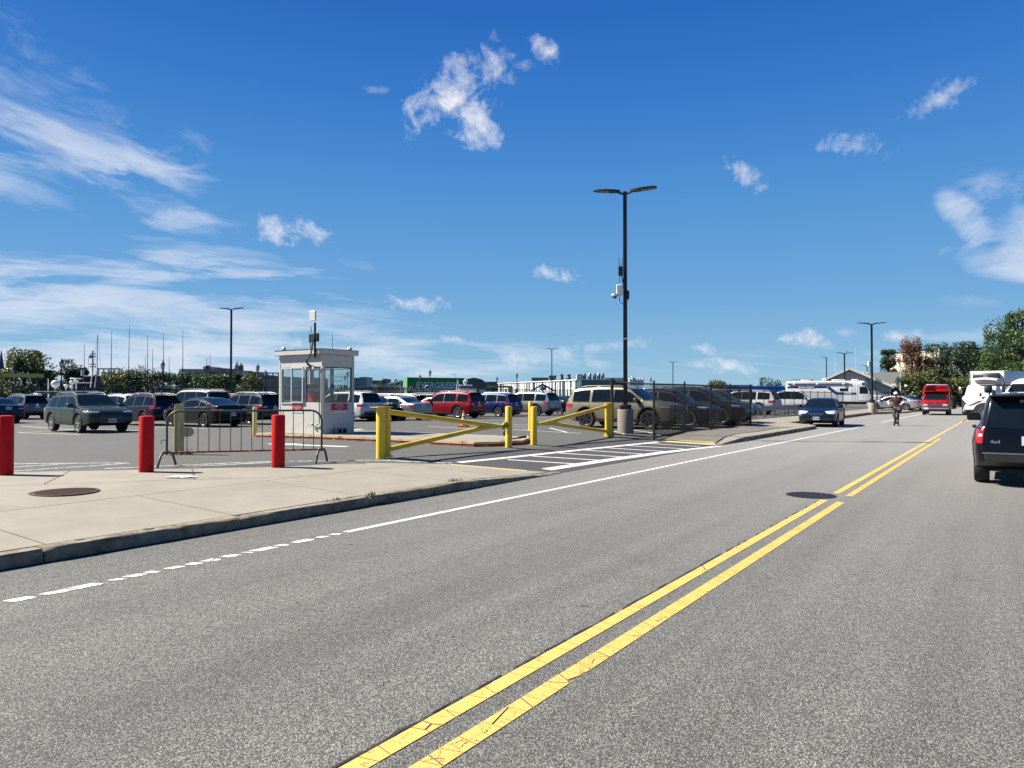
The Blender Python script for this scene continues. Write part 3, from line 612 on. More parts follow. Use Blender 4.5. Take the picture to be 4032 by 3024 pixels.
# ------------------------------------------------------------------ vehicles
KINDS = {
 'wagon': dict(L=4.86, W=1.86, gc=.30, wr=.36, xf=1.40, xr=-1.35, H=1.58, rough=1, lean=.30,
   top=[(-2.43, .60), (-2.42, .98), (-2.36, 1.06), (-2.06, 1.40), (-1.92, 1.49), (-1.5, 1.545), (-.6, 1.585), (.2, 1.575), (.48, 1.52), (1.12, 1.10), (1.22, 1.07), (1.9, .99), (2.2, .90), (2.36, .78), (2.43, .55)], sh=[(-2.4, 1.01), (0, .98), (1.2, .96), (2.4, .86)],
   win=[(-2.05, -1.12), (-1.04, -.18), (-.10, 1.02)], ws=(1.16, .44), rw=(-2.30, -2.02), doors=[(-1.10, -.16), (-.12, 1.02)], rails=(-1.75, .25)),
 'suv': dict(L=5.0, W=1.98, gc=.28, wr=.39, xf=1.48, xr=-1.42, H=1.74, rough=1, lean=.26,
   top=[(-2.5, .60), (-2.49, 1.05), (-2.45, 1.12), (-2.24, 1.56), (-2.14, 1.65), (-1.6, 1.71), (-.6, 1.74), (.25, 1.71), (.58, 1.62), (1.20, 1.19), (1.30, 1.15), (2.05, 1.06), (2.34, .96), (2.47, .78), (2.5, .55)], sh=[(-2.5, 1.08), (0, 1.06), (1.3, 1.05), (2.5, .92)],
   win=[(-2.13, -1.30), (-1.18, -.22), (-.14, 1.08)], ws=(1.24, .52), rw=(-2.44, -2.18), doors=[(-1.24, -.20), (-.16, 1.08)], rails=(-1.9, .35)),
 'crossover': dict(L=4.6, W=1.84, gc=.26, wr=.355, xf=1.36, xr=-1.30, H=1.66, rough=1, lean=.30,
   top=[(-2.3, .55), (-2.29, .98), (-2.24, 1.06), (-2.0, 1.46), (-1.9, 1.55), (-1.3, 1.63), (-.4, 1.66), (.3, 1.62), (.58, 1.53), (1.16, 1.13), (1.26, 1.09), (1.9, .98), (2.15, .88), (2.27, .72), (2.3, .5)], sh=[(-2.3, 1.04), (0, 1.0), (1.3, .98), (2.3, .85)],
   win=[(-1.92, -1.16), (-1.08, -.18), (-.10, 1.04)], ws=(1.2, .50), rw=(-2.23, -1.94), doors=[(-1.12, -.16), (-.12, 1.04)], rails=(-1.65, .3)),
 'sedan': dict(L=4.85, W=1.83, gc=.20, wr=.33, xf=1.45, xr=-1.33, H=1.45, rough=0, lean=.34,
   top=[(-2.42, .5), (-2.41, .92), (-2.36, 1.0), (-1.85, 1.05), (-1.72, 1.07), (-1.05, 1.36), (-.8, 1.42), (-.2, 1.45), (.3, 1.42), (.55, 1.35), (1.22, .99), (1.34, .95), (2.05, .83), (2.28, .73), (2.4, .58), (2.42, .42)], sh=[(-2.4, .96), (0, .92), (1.3, .90), (2.4, .74)],
   win=[(-1.42, -1.12), (-1.06, -.14), (-.06, 1.05)], ws=(1.28, .52), rw=(-1.74, -1.02), doors=[(-1.10, -.12), (-.08, 1.05)], rails=None),
 'fastback': dict(L=4.8, W=1.84, gc=.18, wr=.34, xf=1.42, xr=-1.36, H=1.42, rough=0, lean=.36,
   top=[(-2.4, .5), (-2.39, .96), (-2.34, 1.03), (-2.1, 1.06), (-1.95, 1.08), (-1.15, 1.33), (-.8, 1.39), (-.3, 1.42), (.2, 1.39), (.5, 1.31), (1.2, .97), (1.3, .93), (2.0, .82), (2.25, .72), (2.38, .58), (2.4, .4)], sh=[(-2.4, 1.0), (0, .92), (1.3, .89), (2.4, .72)],
   win=[(-1.42, -.86), (-.80, 1.0)], ws=(1.24, .48), rw=(-1.94, -1.05), doors=[(-.86, 1.0)], rails=None),
 'boxsuv': dict(L=5.25, W=2.02, gc=.30, wr=.40, xf=1.60, xr=-1.48, H=1.92, rough=1, lean=.17,
   top=[(-2.62, .60), (-2.61, 1.10), (-2.58, 1.18), (-2.44, 1.74), (-2.38, 1.84), (-1.8, 1.90), (-.6, 1.92), (.35, 1.89), (.62, 1.80), (1.18, 1.28), (1.28, 1.23), (2.2, 1.14), (2.5, 1.03), (2.6, .82), (2.62, .55)], sh=[(-2.6, 1.14), (0, 1.12), (1.3, 1.12), (2.6, 1.0)],
   win=[(-2.36, -1.42), (-1.30, -.24), (-.16, 1.10)], ws=(1.22, .60), rw=(-2.57, -2.42), doors=[(-1.34, -.22), (-.18, 1.1)], rails=(-2.1, .3)),
 'jeep': dict(L=4.41, W=1.77, gc=.28, wr=.36, xf=1.30, xr=-1.33, H=1.63, rough=1, lean=.20,
   top=[(-2.2, .52), (-2.2, .98), (-2.17, 1.04), (-2.02, 1.52), (-1.96, 1.59), (-1.4, 1.62), (-.4, 1.63), (.35, 1.60), (.58, 1.52), (.98, 1.14), (1.08, 1.10), (1.85, 1.04), (2.08, .98), (2.18, .84), (2.2, .5)], sh=[(-2.2, 1.03), (0, 1.02), (1.1, 1.02), (2.2, .94)],
   win=[(-1.92, -1.12), (-1.02, -.2), (-.12, .92)], ws=(1.04, .52), rw=(-2.16, -2.0), doors=[(-1.08, -.18), (-.14, .92)], rails=(-1.7, .2)),
 'pickup': dict(L=5.85, W=2.03, gc=.36, wr=.41, xf=1.85, xr=-1.80, H=1.94, rough=1, lean=.20,
   top=[(-2.92, .7), (-2.92, 1.32), (-2.88, 1.34), (-1.1, 1.36), (-1.04, 1.40), (-.92, 1.80), (-.8, 1.88), (-.2, 1.94), (.7, 1.92), (1.0, 1.82), (1.5, 1.36), (1.6, 1.31), (2.5, 1.22), (2.8, 1.10), (2.9, .85), (2.92, .6)], sh=[(-2.9, 1.26), (0, 1.22), (1.6, 1.2), (2.9, 1.05)],
   win=[(-.90, .12), (.22, 1.36)], ws=(1.54, .96), rw=(-1.04, -.94), doors=[(-.94, .15), (.19, 1.36)], rails=None),
}
def interp(pts, x): return float(np.interp(x, [p[0] for p in pts], [p[1] for p in pts]))
def resample(pts, n):
    pts = [Vector(p) for p in pts]
    if len(pts) == 2: return [pts[0].lerp(pts[1], i/n) for i in range(n+1)]
    d = [0]
    for a, b in zip(pts, pts[1:]): d.append(d[-1]+(b-a).length)
    xs = np.linspace(0, d[-1], n+1)
    return [Vector(tuple(np.interp(x, d, [p[k] for p in pts]) for k in range(len(pts[0])))) for x in xs]
def patch(bvh, d, bot, top, n=10, m=5, off=.006, th=.014):
    """a thin panel that lies on the body: the region between two outlines, seen along direction d"""
    d = Vector(d).normalized(); e = Vector((1, 0, 0)) if abs(d.x) < abs(d.y) else Vector((0, 1, 0))
    e = (e-d*e.dot(d)).normalized(); up = Vector((0, 0, 1))
    B, T = resample(bot, n), resample(top, n); vs = []; back = []; last = None
    for j in range(m+1):
        for i in range(n+1):
            s = B[i].lerp(T[i], j/m); P = e*s[0]+up*s[1]-d*5
            loc, nr, _, _ = bvh.ray_cast(P, d)
            if loc is None:
                loc, nr, _, _ = bvh.find_nearest(e*s[0]+up*s[1]-d*.9)
            if nr.dot(d) > 0: nr = -nr
            vs.append(loc+nr*off); back.append(loc-nr*th)
    w_ = n+1; flip = d.cross(up).dot(e) < 0
    fs = [(j*w_+i, j*w_+i+1, j*w_+w_+i+1, j*w_+w_+i) for j in range(m) for i in range(n)]
    border = [i for i in range(n+1)]+[j*w_+n for j in range(1, m+1)]+[m*w_+i for i in range(n-1, -1, -1)]+[j*w_ for j in range(m-1, 0, -1)]
    o = len(vs); vs += [back[i] for i in border]; nb = len(border)
    fs += [(border[(k+1) % nb], border[k], o+k, o+(k+1) % nb) for k in range(nb)]
    if flip is not None:
        # outward normals
        a, b_, c_ = vs[fs[0][0]], vs[fs[0][1]], vs[fs[0][2]]
        if (b_-a).cross(c_-a).dot(d) > 0: fs = [tuple(reversed(f)) for f in fs]
    return MB().add(vs, fs)
def wheel_meshes(r, wdt, style):
    t = MB().lathe([(r*.62, -wdt*.42), (r*.93, -wdt*.5), (r, -wdt*.36), (r, wdt*.36), (r*.93, wdt*.5), (r*.68, wdt*.44), (r*.64, wdt*.2), (.05, wdt*.18)], 28, axis='Y').mesh('wheel', 'tyre', 40)
    m = MB(); R_ = r*.67; y = wdt*.42
    m.lathe([(R_*.9, y-.05), (R_, y-.01), (R_*.99, y+.008), (R_*.90, y-.01), (R_*.88, y-.05)], 28, axis='Y')
    n, wd2, two = {'five': (5, .055, 0), 'twin': (5, .026, 1), 'ten': (10, .028, 0), 'six': (6, .05, 1)}[style]
    for k in range(n):
        a = 2*PI*k/n+.3
        for s_ in ((-.13, .13) if two else (0,)):
            p = (.05*math.cos(a), y-.004, .05*math.sin(a)); q = (R_*.93*math.cos(a+s_*1.5), y-.012, R_*.93*math.sin(a+s_*1.5))
            m.bar(p, q, wd2 if not two else wd2*1.3, .03, up=(0, 1, 0))
    m.lathe([(.065, y-.03), (.06, y+.006), (.02, y+.01)], 12, axis='Y')
    return t, m
WH = {}
def wheels(r, style, rimmat):
    k = (round(r, 3), style, rimmat)
    if k not in WH:
        t, m = wheel_meshes(r, .235, style); WH[k] = (t, m.mesh('rim', rimmat, 35))
    return WH[k]
PROTO = {}
def car_parts(kind, style, two_tone):
    key = (kind, style, two_tone)
    if key in PROTO: return PROTO[key]
    K = KINDS[kind]; L, Wd, gc, wr, xf, xr = K['L'], K['W'], K['gc'], K['wr'], K['xf'], K['xr']
    xd = np.linspace(-L/2, L/2, 400); zt_ = np.interp(xd, [p[0] for p in K['top']], [p[1] for p in K['top']])
    ker = np.exp(-.5*(np.arange(-8, 9)*(L/400)/.035)**2); ker /= ker.sum(); zt_ = np.convolve(np.pad(zt_, 8, mode='edge'), ker, 'valid')
    ztf = lambda x: float(np.interp(x, xd, zt_)); shf = lambda x: interp(K['sh'], x)
    ra = wr+.075
    def arch(x):
        for xc in (xf, xr):
            if abs(x-xc) < ra: return wr+math.sqrt(ra*ra-(x-xc)**2)
        return None
    def bott(x):
        u = max(0, (abs(x)-(L/2-.55))/.55); zb = gc+.16*u**1.5
        a = arch(x); return max(zb, a) if a else zb
    def plan(x):
        u = max(0, (abs(x)-(L/2-.8))/.8); v = max(0, (abs(x)-(L/2-.12))/.12)
        return Wd/2*(1-(.15 if x > 0 else .10)*u**2-.10*v**2)
    def section(x):
        zt, zb = ztf(x), bott(x); zs = min(shf(x), zt-.03); wv = plan(x); lean = K['lean']
        ys = lambda z: wv*(1-.05*((z-.66)/.42)**2)+(.008 if .74 < z < .80 else 0)
        pts = [(0, zb), (wv*.6, zb), (wv-.10, zb), (ys(zb+.03)-.012, zb+.02), (ys(zb+.05), zb+.045)]
        for i, lv in enumerate((.38, .50, .62, .73, .79, .86, .93)):
            z = min(max(lv, zb+.055+.010*i), max(zs-.05+.005*i, zb+.055+.004*i)); pts.append((ys(z), z))
        zs = max(zs, zb+.10); pts += [(ys(zs)-.012, zs-.012), (ys(zs)-.04, zs+.004)]
        yb = ys(zs)-.065; zt = max(zt, zs+.022); ztop = max(zt-.06, zs+.008)
        for t in (0, .5, 1): z = zs+.006+(ztop-zs-.006)*t; pts.append((yb-lean*(z-zs)-.03*t*t*(1 if zt-zs > .2 else 0), z))
        ye = pts[-1][0]; pts += [(ye-.022, ztop+(zt-ztop)*.55), (ye-.065, ztop+(zt-ztop)*.9), (ye*.72, zt+.012), (ye*.4, zt+.022), (0, zt+.025)]
        return pts
    xs = list(np.arange(-L/2, L/2+.001, .06))+[-L/2+.02, -L/2+.04, L/2-.02, L/2-.04]
    for xc in (xf, xr):
        xs += [xc+ra*k for k in (-1.0, -.995, -.97, -.92, -.84, -.7, -.5, -.3, -.1, .1, .3, .5, .7, .84, .92, .97, .995, 1.0)]+[xc-ra-.002, xc+ra+.002]
    xs = sorted(set(round(x, 4) for x in xs if -L/2 <= x <= L/2)); rings = []
    for x in xs:
        h = section(x); rings.append([(x, y, z) for y, z in h]+[(x, -y, z) for y, z in reversed(h[1:-1])])
    n = len(rings[0]); vs = [p for r_ in rings for p in r_]; fs = []
    for i in range(len(rings)-1):
        for k in range(n): j = (k+1) % n; fs.append((i*n+k, i*n+n+k, i*n+n+j, i*n+j))
    fs.append(tuple(range(n))); fs.append(tuple(range(len(rings)*n-1, (len(rings)-1)*n-1, -1)))
    body = MB().add(vs, fs); bvh = BVHTree.FromPolygons([Vector(v) for v in body.v], body.f)
    P = []                                              # (name, mesh, paint?, parent index, loc)
    def A(name, mb, mat, par=None, loc=None, sm=30, painted=False):
        P.append((name, mb if isinstance(mb, bpy.types.Mesh) else mb.mesh(name, mat, sm), painted, par, loc)); return len(P)-1
    bi = A('body', body, 'white', sm=28, painted=True)
    # dark underside and wheel wells
    MBu = MB().box((0, 0, gc+.10), (L-.9, Wd-.34, .22)); A('underbody', MBu, 'under')
    gm = M['glass']
    # windscreen and rear window
    z0, z1 = ztf(K['ws'][0]), ztf(K['ws'][1]); ybx = Wd/2-.15
    zsw = shf(1.0); yt = ybx-K['lean']*(z1-zsw)-.04
    ws = patch(bvh, (-1, 0, 0), [(-ybx+.02, z0+.015), (0, z0-.0), (ybx-.02, z0+.015)], [(-yt, z1), (0, z1+.02), (yt, z1)], 12, 8, .007); wsi = A('windshield', ws, gm)
    zr0, zr1 = ztf(K['rw'][0])+.01, ztf(K['rw'][1]); yr0 = plan(K['rw'][0])-.16; yr1 = ybx-K['lean']*(zr1-zsw)-.05
    if kind in ('sedan', 'fastback'):
        rw = patch(bvh, (1, 0, 0), [(-yr0+.05, zr0), (0, zr0-.01), (yr0-.05, zr0)], [(-yr1, zr1), (0, zr1+.01), (yr1, zr1)], 12, 8, .007)
    else: rw = patch(bvh, (1, 0, 0), [(-yr0, zr0), (0, zr0-.02), (yr0, zr0)], [(-yr1, zr1), (0, zr1+.01), (yr1, zr1)], 12, 8, .007)
    A('rear_window', rw, gm)
    for sd_ in (1, -1):
        dd = (0, -sd_, 0)
        cols = np.linspace(K['win'][0][0]-.02, K['win'][-1][1]+.02, 40); bt = [(x, shf(x)+.02) for x in cols]
        if kind not in ('suv', 'pickup'):
            tp = [(x, max(shf(x)+.04, min(ztf(x)-(.13 if kind in ('sedan', 'fastback') and x < -1.2 else .095), K['H']-.105))) for x in cols]
            A('window_surround', patch(bvh, dd, bt, tp, 40, 5, .003), 'trim')
        else:
            cols = np.linspace(K['win'][-2][0]-.02, K['win'][-1][1]+.02, 30); A('window_surround', patch(bvh, dd, [(x, shf(x)+.02) for x in cols], [(x, max(shf(x)+.04, min(ztf(x)-.095, K['H']-.105))) for x in cols], 30, 5, .003), 'trim')
        for (a, b) in K['win']:
            cols = np.linspace(a, b, 14); bt = [(x, shf(x)+.035) for x in cols]
            tp = [(x, max(shf(x)+.05, min(ztf(x)-.115, K['H']-.125))) for x in cols]
            if kind in ('sedan', 'fastback') and a < -1.2: tp = [(x, max(shf(x)+.045, ztf(x)-.15)) for x in cols]
            A('side_window', patch(bvh, dd, bt, tp, 13, 5, .006), gm)
        for (a, b) in K['doors']:
            cols = np.linspace(a+.01, b-.01, 22)
            lo = [(x, max(gc+.13, (arch(x) or 0)+.035)) for x in cols]; hi = [(x, shf(x)-.012) for x in cols]
            gap = patch(bvh, dd, [(x+(-.012 if i == 0 else .012 if i == 21 else 0), z-.012) for i, (x, z) in enumerate(lo)], [(x+(-.012 if i == 0 else .012 if i == 21 else 0), z+.008) for i, (x, z) in enumerate(hi)], 22, 6, .0022)
            A('door_gap', gap, 'under')
            di = A('door', patch(bvh, dd, lo, hi, 22, 6, .0045), 'white', sm=28, painted=True)
            loc, nr, _, _ = bvh.ray_cast(Vector((a+.17, sd_*3, .85+(.10 if K['H'] > 1.55 else 0))), Vector(dd))
            hb = MB().bar(loc+nr*.028+Vector((-.09, 0, 0)), loc+nr*.028+Vector((.09, 0, 0)), .022, .03); hb.bar(loc+Vector((-.085, 0, 0)), loc+nr*.03+Vector((-.085, 0, 0)), .02); hb.bar(loc+Vector((.085, 0, 0)), loc+nr*.03+Vector((.085, 0, 0)), .02)
            A('door_handle', hb, 'chrome' if kind in ('wagon', 'sedan') else 'trim', di)
        # mirror
        xm = K['ws'][0]-.28; loc, nr, _, _ = bvh.ray_cast(Vector((xm, sd_*3, shf(xm)+.06)), Vector(dd))
        mm = MB(); c = loc+Vector((0, sd_*.14, .06)); mm.bar(loc, c, .05, .05); mi = A('side_mirror', MB().rbox(c+Vector((0, sd_*.03, .02)), (.12, .24, .16), .035), 'white', sm=50, painted=True); A('mirror_arm', mm, 'trim')
        A('mirror_glass', MB().box(c+Vector((-.063, sd_*.03, .02)), (.004, .20, .12)), gm, mi)
        # lights (wrapping round the corners)
        fz = ztf(L/2-.22)-.10 if kind != 'jeep' else .86
        hz0, hz1 = (.66, .82) if kind in ('sedan', 'fastback') else (.76, .90) if kind in ('wagon', 'crossover') else (.88, 1.02) if kind in ('boxsuv', 'pickup') else (.80, .94)
        dv = Vector((-1, -sd_*.75, 0)).normalized(); ev = Vector((0, 1, 0)); ev = (ev-dv*ev.dot(dv)).normalized()
        def S_(x, y): return Vector((x, y, 0)).dot(ev)
        yo, yi = sd_*Wd/2*.99, sd_*Wd/2*.56
        so_, si_ = S_(L/2-.52, yo), S_(L/2-.06, yi)
        hm = 'head' if kind in ('sedan', 'boxsuv', 'pickup') else 'hdark'
        hp = patch(bvh, dv, [(si_, hz0+.02), ((si_+so_)/2, hz0), (so_, hz0+.05)], [(si_, hz1-.03), ((si_+so_)/2, hz1), (so_, hz1+.02)], 10, 4, .006); hi_ = A('headlight', hp, hm)
        A('light_strip', patch(bvh, dv, [(si_, hz0+.07), (so_, hz0+.10)], [(si_, hz0+.10), (so_, hz0+.13)], 8, 1, .011), 'head', hi_)
        dv = Vector((1, -sd_*.75, 0)).normalized(); ev = Vector((0, 1, 0)); ev = (ev-dv*ev.dot(dv)).normalized()
        tz0, tz1 = {'sedan': (.78, .92), 'fastback': (.80, .90), 'wagon': (.84, .99), 'crossover': (.86, 1.02), 'suv': (.86, 1.02), 'boxsuv': (.92, 1.22), 'jeep': (.76, 1.05), 'pickup': (.95, 1.22)}[kind]
        iy = {'jeep': .80, 'boxsuv': .84, 'pickup': .86}.get(kind, .52)
        xo = {'jeep': .10, 'boxsuv': .14, 'pickup': .12}.get(kind, .38)
        so_, si_ = S_(-L/2+xo, sd_*Wd/2*.98), S_(-L/2+.02, sd_*Wd/2*iy)
        tpn = patch(bvh, dv, [(si_, tz0+.03 if iy < .7 else tz0), (so_, tz0)], [(si_, tz1-.03 if iy < .7 else tz1), (so_, tz1)], 8, 5, .008); ti = A('taillight', tpn, 'tail')
        zc = (tz0+tz1)/2; A('reverse_lamp', patch(bvh, dv, [(si_*.93+so_*.07, zc-.03), (si_*.6+so_*.4, zc-.03)], [(si_*.93+so_*.07, zc+.02), (si_*.6+so_*.4, zc+.02)], 5, 2, .012), 'head', ti)
        # arch lips and sill
        for xc in (xf, xr):
            a_ = [(xc-(ra+o_)*math.cos(t), wr+(ra+o_)*math.sin(t)) for o_ in (0.004, .055 if K['rough'] else .016) for t in np.linspace(.06, PI-.06, 21)]
            A('wheel_arch', patch(bvh, dd, a_[:21], a_[21:], 20, 2, .011, .03), 'trim' if K['rough'] else 'white', painted=not K['rough'])
        A('sill', patch(bvh, dd, [(xr+ra+.02, gc+.05), (xf-ra-.02, gc+.05)], [(xr+ra+.02, gc+.12), (xf-ra-.02, gc+.12)], 8, 2, .014), 'trim')
        A('quarter_trim', patch(bvh, dd, [(K['win'][0][0], shf(-1)+.012), (K['win'][-1][1], shf(1)+.012)], [(K['win'][0][0], shf(-1)+.028), (K['win'][-1][1], shf(1)+.028)], 14, 1, .009), 'chrome' if kind in ('wagon', 'sedan', 'crossover') else 'trim')
        if K['rails']:
            a, b = K['rails']; pts = [(a, ztf(a)-.03), (a+.12, ztf(a+.12)+.05), (a+.4, ztf(a+.4)+.07), (b-.3, ztf(b-.3)+.07), (b, ztf(b)+.045), (b+.16, ztf(b+.16)-.01)]
            yv = [section(x)[-4][0]-.02 for x, z in pts]
            rl = MB().tube([(x, sd_*y, z) for (x, z), y in zip(pts, yv)], .021, 6)
            A('roof_rail', rl, 'galv' if kind in ('wagon', 'crossover') else 'trim')
    # front end
    low = kind in ('sedan', 'fastback'); g0, g1 = (.46, .62) if low else (.56, .80) if kind not in ('boxsuv', 'pickup') else (.62, .98)
    if low: g0, g1 = .58, .70
    gw = .38 if low else .50
    gi = A('grille', patch(bvh, (-1, 0, 0), [(-gw*.8, g0), (gw*.8, g0)], [(-gw, g1), (gw, g1)], 10, 4, .010), 'trim')
    for k in range(3): A('grille_bar', patch(bvh, (-1, 0, 0), [(-gw*.9, g0+(g1-g0)*(k+.6)/3.4), (gw*.9, g0+(g1-g0)*(k+.6)/3.4)], [(-gw*.9, g0+(g1-g0)*(k+.6)/3.4+.016), (gw*.9, g0+(g1-g0)*(k+.6)/3.4+.016)], 8, 1, .018), 'chrome' if kind != 'wagon' else 'hdark', gi)
    A('front_bumper', patch(bvh, (-1, 0, 0), [(-Wd*.42, gc+.10), (Wd*.42, gc+.10)], [(-Wd*.46, gc+.26 if low else gc+.27), (Wd*.46, gc+.26 if low else gc+.27)], 12, 3, .012), 'trim')
    A('skid_strip', patch(bvh, (-1, 0, 0), [(-.45, gc+.11), (.45, gc+.11)], [(-.5, gc+.15), (.5, gc+.15)], 8, 1, .022), 'galv' if not low else 'trim')
    def plate(x, dx, z, name):
        loc, nr, _, _ = bvh.ray_cast(Vector((x, 0, z)), Vector((dx, 0, 0))); px_ = loc.x-dx*.018
        pi_ = A(name, MB().box((px_, 0, z), (.012, .305, .155)), 'plate')
        tm = text_mesh('2EC 4KD', .10, 'ink2' if dx < 0 else 'ink', .002, .0015, 1., .72); tm.transform(Matrix.Translation((px_-dx*.0085, 0, z)) @ Matrix.Rotation(0 if dx < 0 else PI, 4, 'Z') @ Matrix.Rotation(PI/2, 4, 'Z') @ Matrix.Rotation(PI/2, 4, 'X'))
        A('plate_lettering', tm, None, pi_)
    plate(4, -1, .50 if not low else .44, 'front_plate')
    rz = {'sedan': .86, 'fastback': .62, 'wagon': .84, 'crossover': .84, 'suv': .90, 'boxsuv': 1.0, 'jeep': .82, 'pickup': .6}[kind]
    plate(-4, 1, rz, 'rear_plate')
    A('rear_bumper', patch(bvh, (1, 0, 0), [(-Wd*.44, gc+.10), (Wd*.44, gc+.10)], [(-Wd*.46, gc+.24 if low else gc+.30), (Wd*.46, gc+.24 if low else gc+.30)], 12, 3, .014), 'trim')
    if not low: A('bumper_strip', patch(bvh, (1, 0, 0), [(-Wd*.40, gc+.30), (Wd*.40, gc+.30)], [(-Wd*.40, gc+.325), (Wd*.40, gc+.325)], 10, 1, .02), 'galv')
    A('tailgate_gap', patch(bvh, (1, 0, 0), [(-Wd*.38, .585), (Wd*.38, .585)], [(-Wd*.38, .597), (Wd*.38, .597)], 10, 1, .003), 'under')
    if K['rough'] and kind != 'pickup':
        zz = ztf(K['rw'][1])+.03; xx = K['rw'][1]; A('spoiler', MB().rbox((xx-.02, 0, zz+.03), (.30, yr1*2+.06, .035), .012), 'white', painted=True, sm=40)
    ax = -.9 if kind != 'pickup' else .1
    A('roof_antenna', MB().box((ax if K['H'] < 1.5 else -1.5 if kind != 'pickup' else .1, 0, ztf(ax)+.05), (.12, .03, .06), taper=(.3, .5)), 'trim')
    A('badge', MB().lathe([(.055, 0), (.05, .008)], 14, axis='Z').mesh('badge', 'chrome', 30), None)
    loc, nr, _, _ = bvh.ray_cast(Vector((-4, 0, rz+.14)), Vector((1, 0, 0)))
    me = P[-1][1]; me.transform(Matrix.Translation(loc-Vector((.010, 0, 0))) @ Matrix.Rotation(-PI/2, 4, 'Y'))
    # wheels
    PROTO[key] = (P, K); return PROTO[key]
def make_car(kind, col, loc, heading, label, cat='car', group=None, style='five', rim='rim', metal=.35, name='parked_car', skip=()):
    P, K = car_parts(kind, 0, 0)
    pmn = 'paint_'+'_'.join('%03d' % int(c*999) for c in col); pmat = paint(pmn, col, metal)
    t = thing(name, loc, heading, label, cat, group); made = []
    for (n_, me, painted, par, lc) in P:
        if n_ in skip: made.append(None); continue
        par_o = t if par is None else (made[par] or t)
        o = link(n_, me, par_o, lc, mat=pmat if painted else None); made.append(o)
    tm, rm = wheels(K['wr'], style, rim)
    for x in (K['xf'], K['xr']):
        for s_ in (1, -1):
            o = link('wheel', tm, t, (x, s_*(K['W']/2-.135), K['wr'])); 
            if s_ < 0: o.rotation_euler = (0, 0, PI)
            link('rim', rm, o)
    return t
def place(kind, wheel, px, py, hdg, **k):
    """put the car so that the tyre contact of one wheel stands at a known spot of the ground"""
    K = KINDS[kind]; p = at(px, py); x = K['xf'] if wheel[0] == 'F' else K['xr']; y = (K['W']/2-.1)*(1 if wheel[1] == 'L' else -1)
    c, s_ = math.cos(hdg), math.sin(hdg)
    return (p.x-(x*c-y*s_), p.y-(x*s_+y*c), p.z+.006)
# ------------------------------------------------------------------ the cars
def car(kind, wheel, px, py, hdg, col, label, **k): return make_car(kind, col, place(kind, wheel, px, py, hdg), hdg, label, **k)
def card(kind, px, depth, hdg, col, label, **k):
    p = atd(px, depth); return make_car(kind, col, (p.x, p.y, gz(p.x)+.006), hdg, label, **k)
ROW = 'cars parked in the lot'; LOTG = dict(group=ROW)
ob = car('wagon', 'FR', 313, 1706, R(-4), (.052, .064, .042), 'dark green station wagon with silver roof rails driving out past the red bollards', style='twin', name='moving_car', skip=('plate_lettering',))
put_text('plate_lettering', 'JSI 4A37', .085, 'ink2', ob, (2.452, 0, .50), 0, .002, .002, 1, .8)
car('crossover', 'RL', 66, 1652, PI, (.13, .15, .16), 'grey crossover with black rear window parked behind the green wagon', style='twin', **LOTG)
car('sedan', 'RL', -62, 1668, PI, (.012, .03, .07), 'dark blue car cut by the photo\'s left edge in the parking lot', **LOTG)
car('crossover', 'RL', 568, 1677, PI, (.035, .012, .03), 'dark plum crossover parked rear out behind the first yellow post', rim='rimd', **LOTG)
car('fastback', 'RL', 806, 1683, PI, (.006, .008, .011), 'black coupe parked rear out behind the steel crowd barrier', rim='rimd', style='six', **LOTG)
car('crossover', 'RL', 985, 1673, PI, (.012, .028, .034), 'dark teal crossover parked against the left side of the white booth', rim='rimd', **LOTG)
car('suv', 'RR', 1463, 1657, PI, (.66, .66, .64), 'white SUV parked rear out just right of the white booth', metal=0, **LOTG)
car('sedan', 'RR', 1556, 1654, PI, (.006, .012, .03), 'dark blue sedan parked between the white SUV and the silver sedan', **LOTG)
car('sedan', 'RL', 1580, 1656, PI, (.30, .31, .31), 'silver sedan parked rear out left of the red SUV', style='ten', metal=.6, **LOTG)
car('suv', 'RL', 1803, 1648.5, PI, (.30, .012, .02), 'bright red SUV parked rear out behind the orange cone', style='ten', metal=.5, **LOTG)
car('crossover', 'RL', 1962, 1642, PI, (.012, .03, .16), 'royal blue crossover parked right of the bright red SUV', style='ten', metal=.5, **LOTG)
car('suv', 'RL', 2112, 1638, PI, (.28, .30, .31), 'silver grey SUV parked right of the royal blue crossover', rim='rimd', metal=.6, **LOTG)
car('sedan', 'RL', 2205, 1632, PI, (.01, .01, .014), 'black sedan parked behind the silver grey SUV', **LOTG)
car('suv', 'FR', 2556, 1692, R(-1.5), (.25, .225, .15), 'large cream SUV with black wheels parked behind the chain link fence', rim='rimd', style='six', metal=.45, **LOTG)
A0 = Vector(place('suv', 'FR', 2556, 1692, R(-1.5)))
for k, (kind, col, dy, dx, lab) in enumerate([('crossover', (.01, .02, .05), 3.0, .6, 'dark blue car parked on the far side of the large cream SUV'), ('suv', (.02, .022, .026), 6.1, .9, 'charcoal SUV behind the chain link fence, third from the street corner'), ('crossover', (.05, .055, .06), 9.3, .6, 'dark grey car parked nose to the guardrail behind the fence')]):
    make_car(kind, col, (A0.x+dx, A0.y+dy, .22), 0, lab, group=ROW, rim='rimd')
card('suv', 2925, 52, R(178), (.62, .61, .58), 'white SUV with red taillights parked behind the fence beside the pickup', metal=.1, **LOTG)
card('pickup', 3105, 57, R(30), (.66, .66, .65), 'white pickup truck parked behind the fence in front of the police vehicle', metal=0, name='pickup_truck', cat2=None) if False else make_car('pickup', (.66, .66, .65), (atd(3110, 60).x, atd(3110, 60).y, .06), R(8), 'white pickup truck parked behind the fence in front of the police vehicle', 'pickup', ROW, metal=0, name='pickup_truck', style='six')
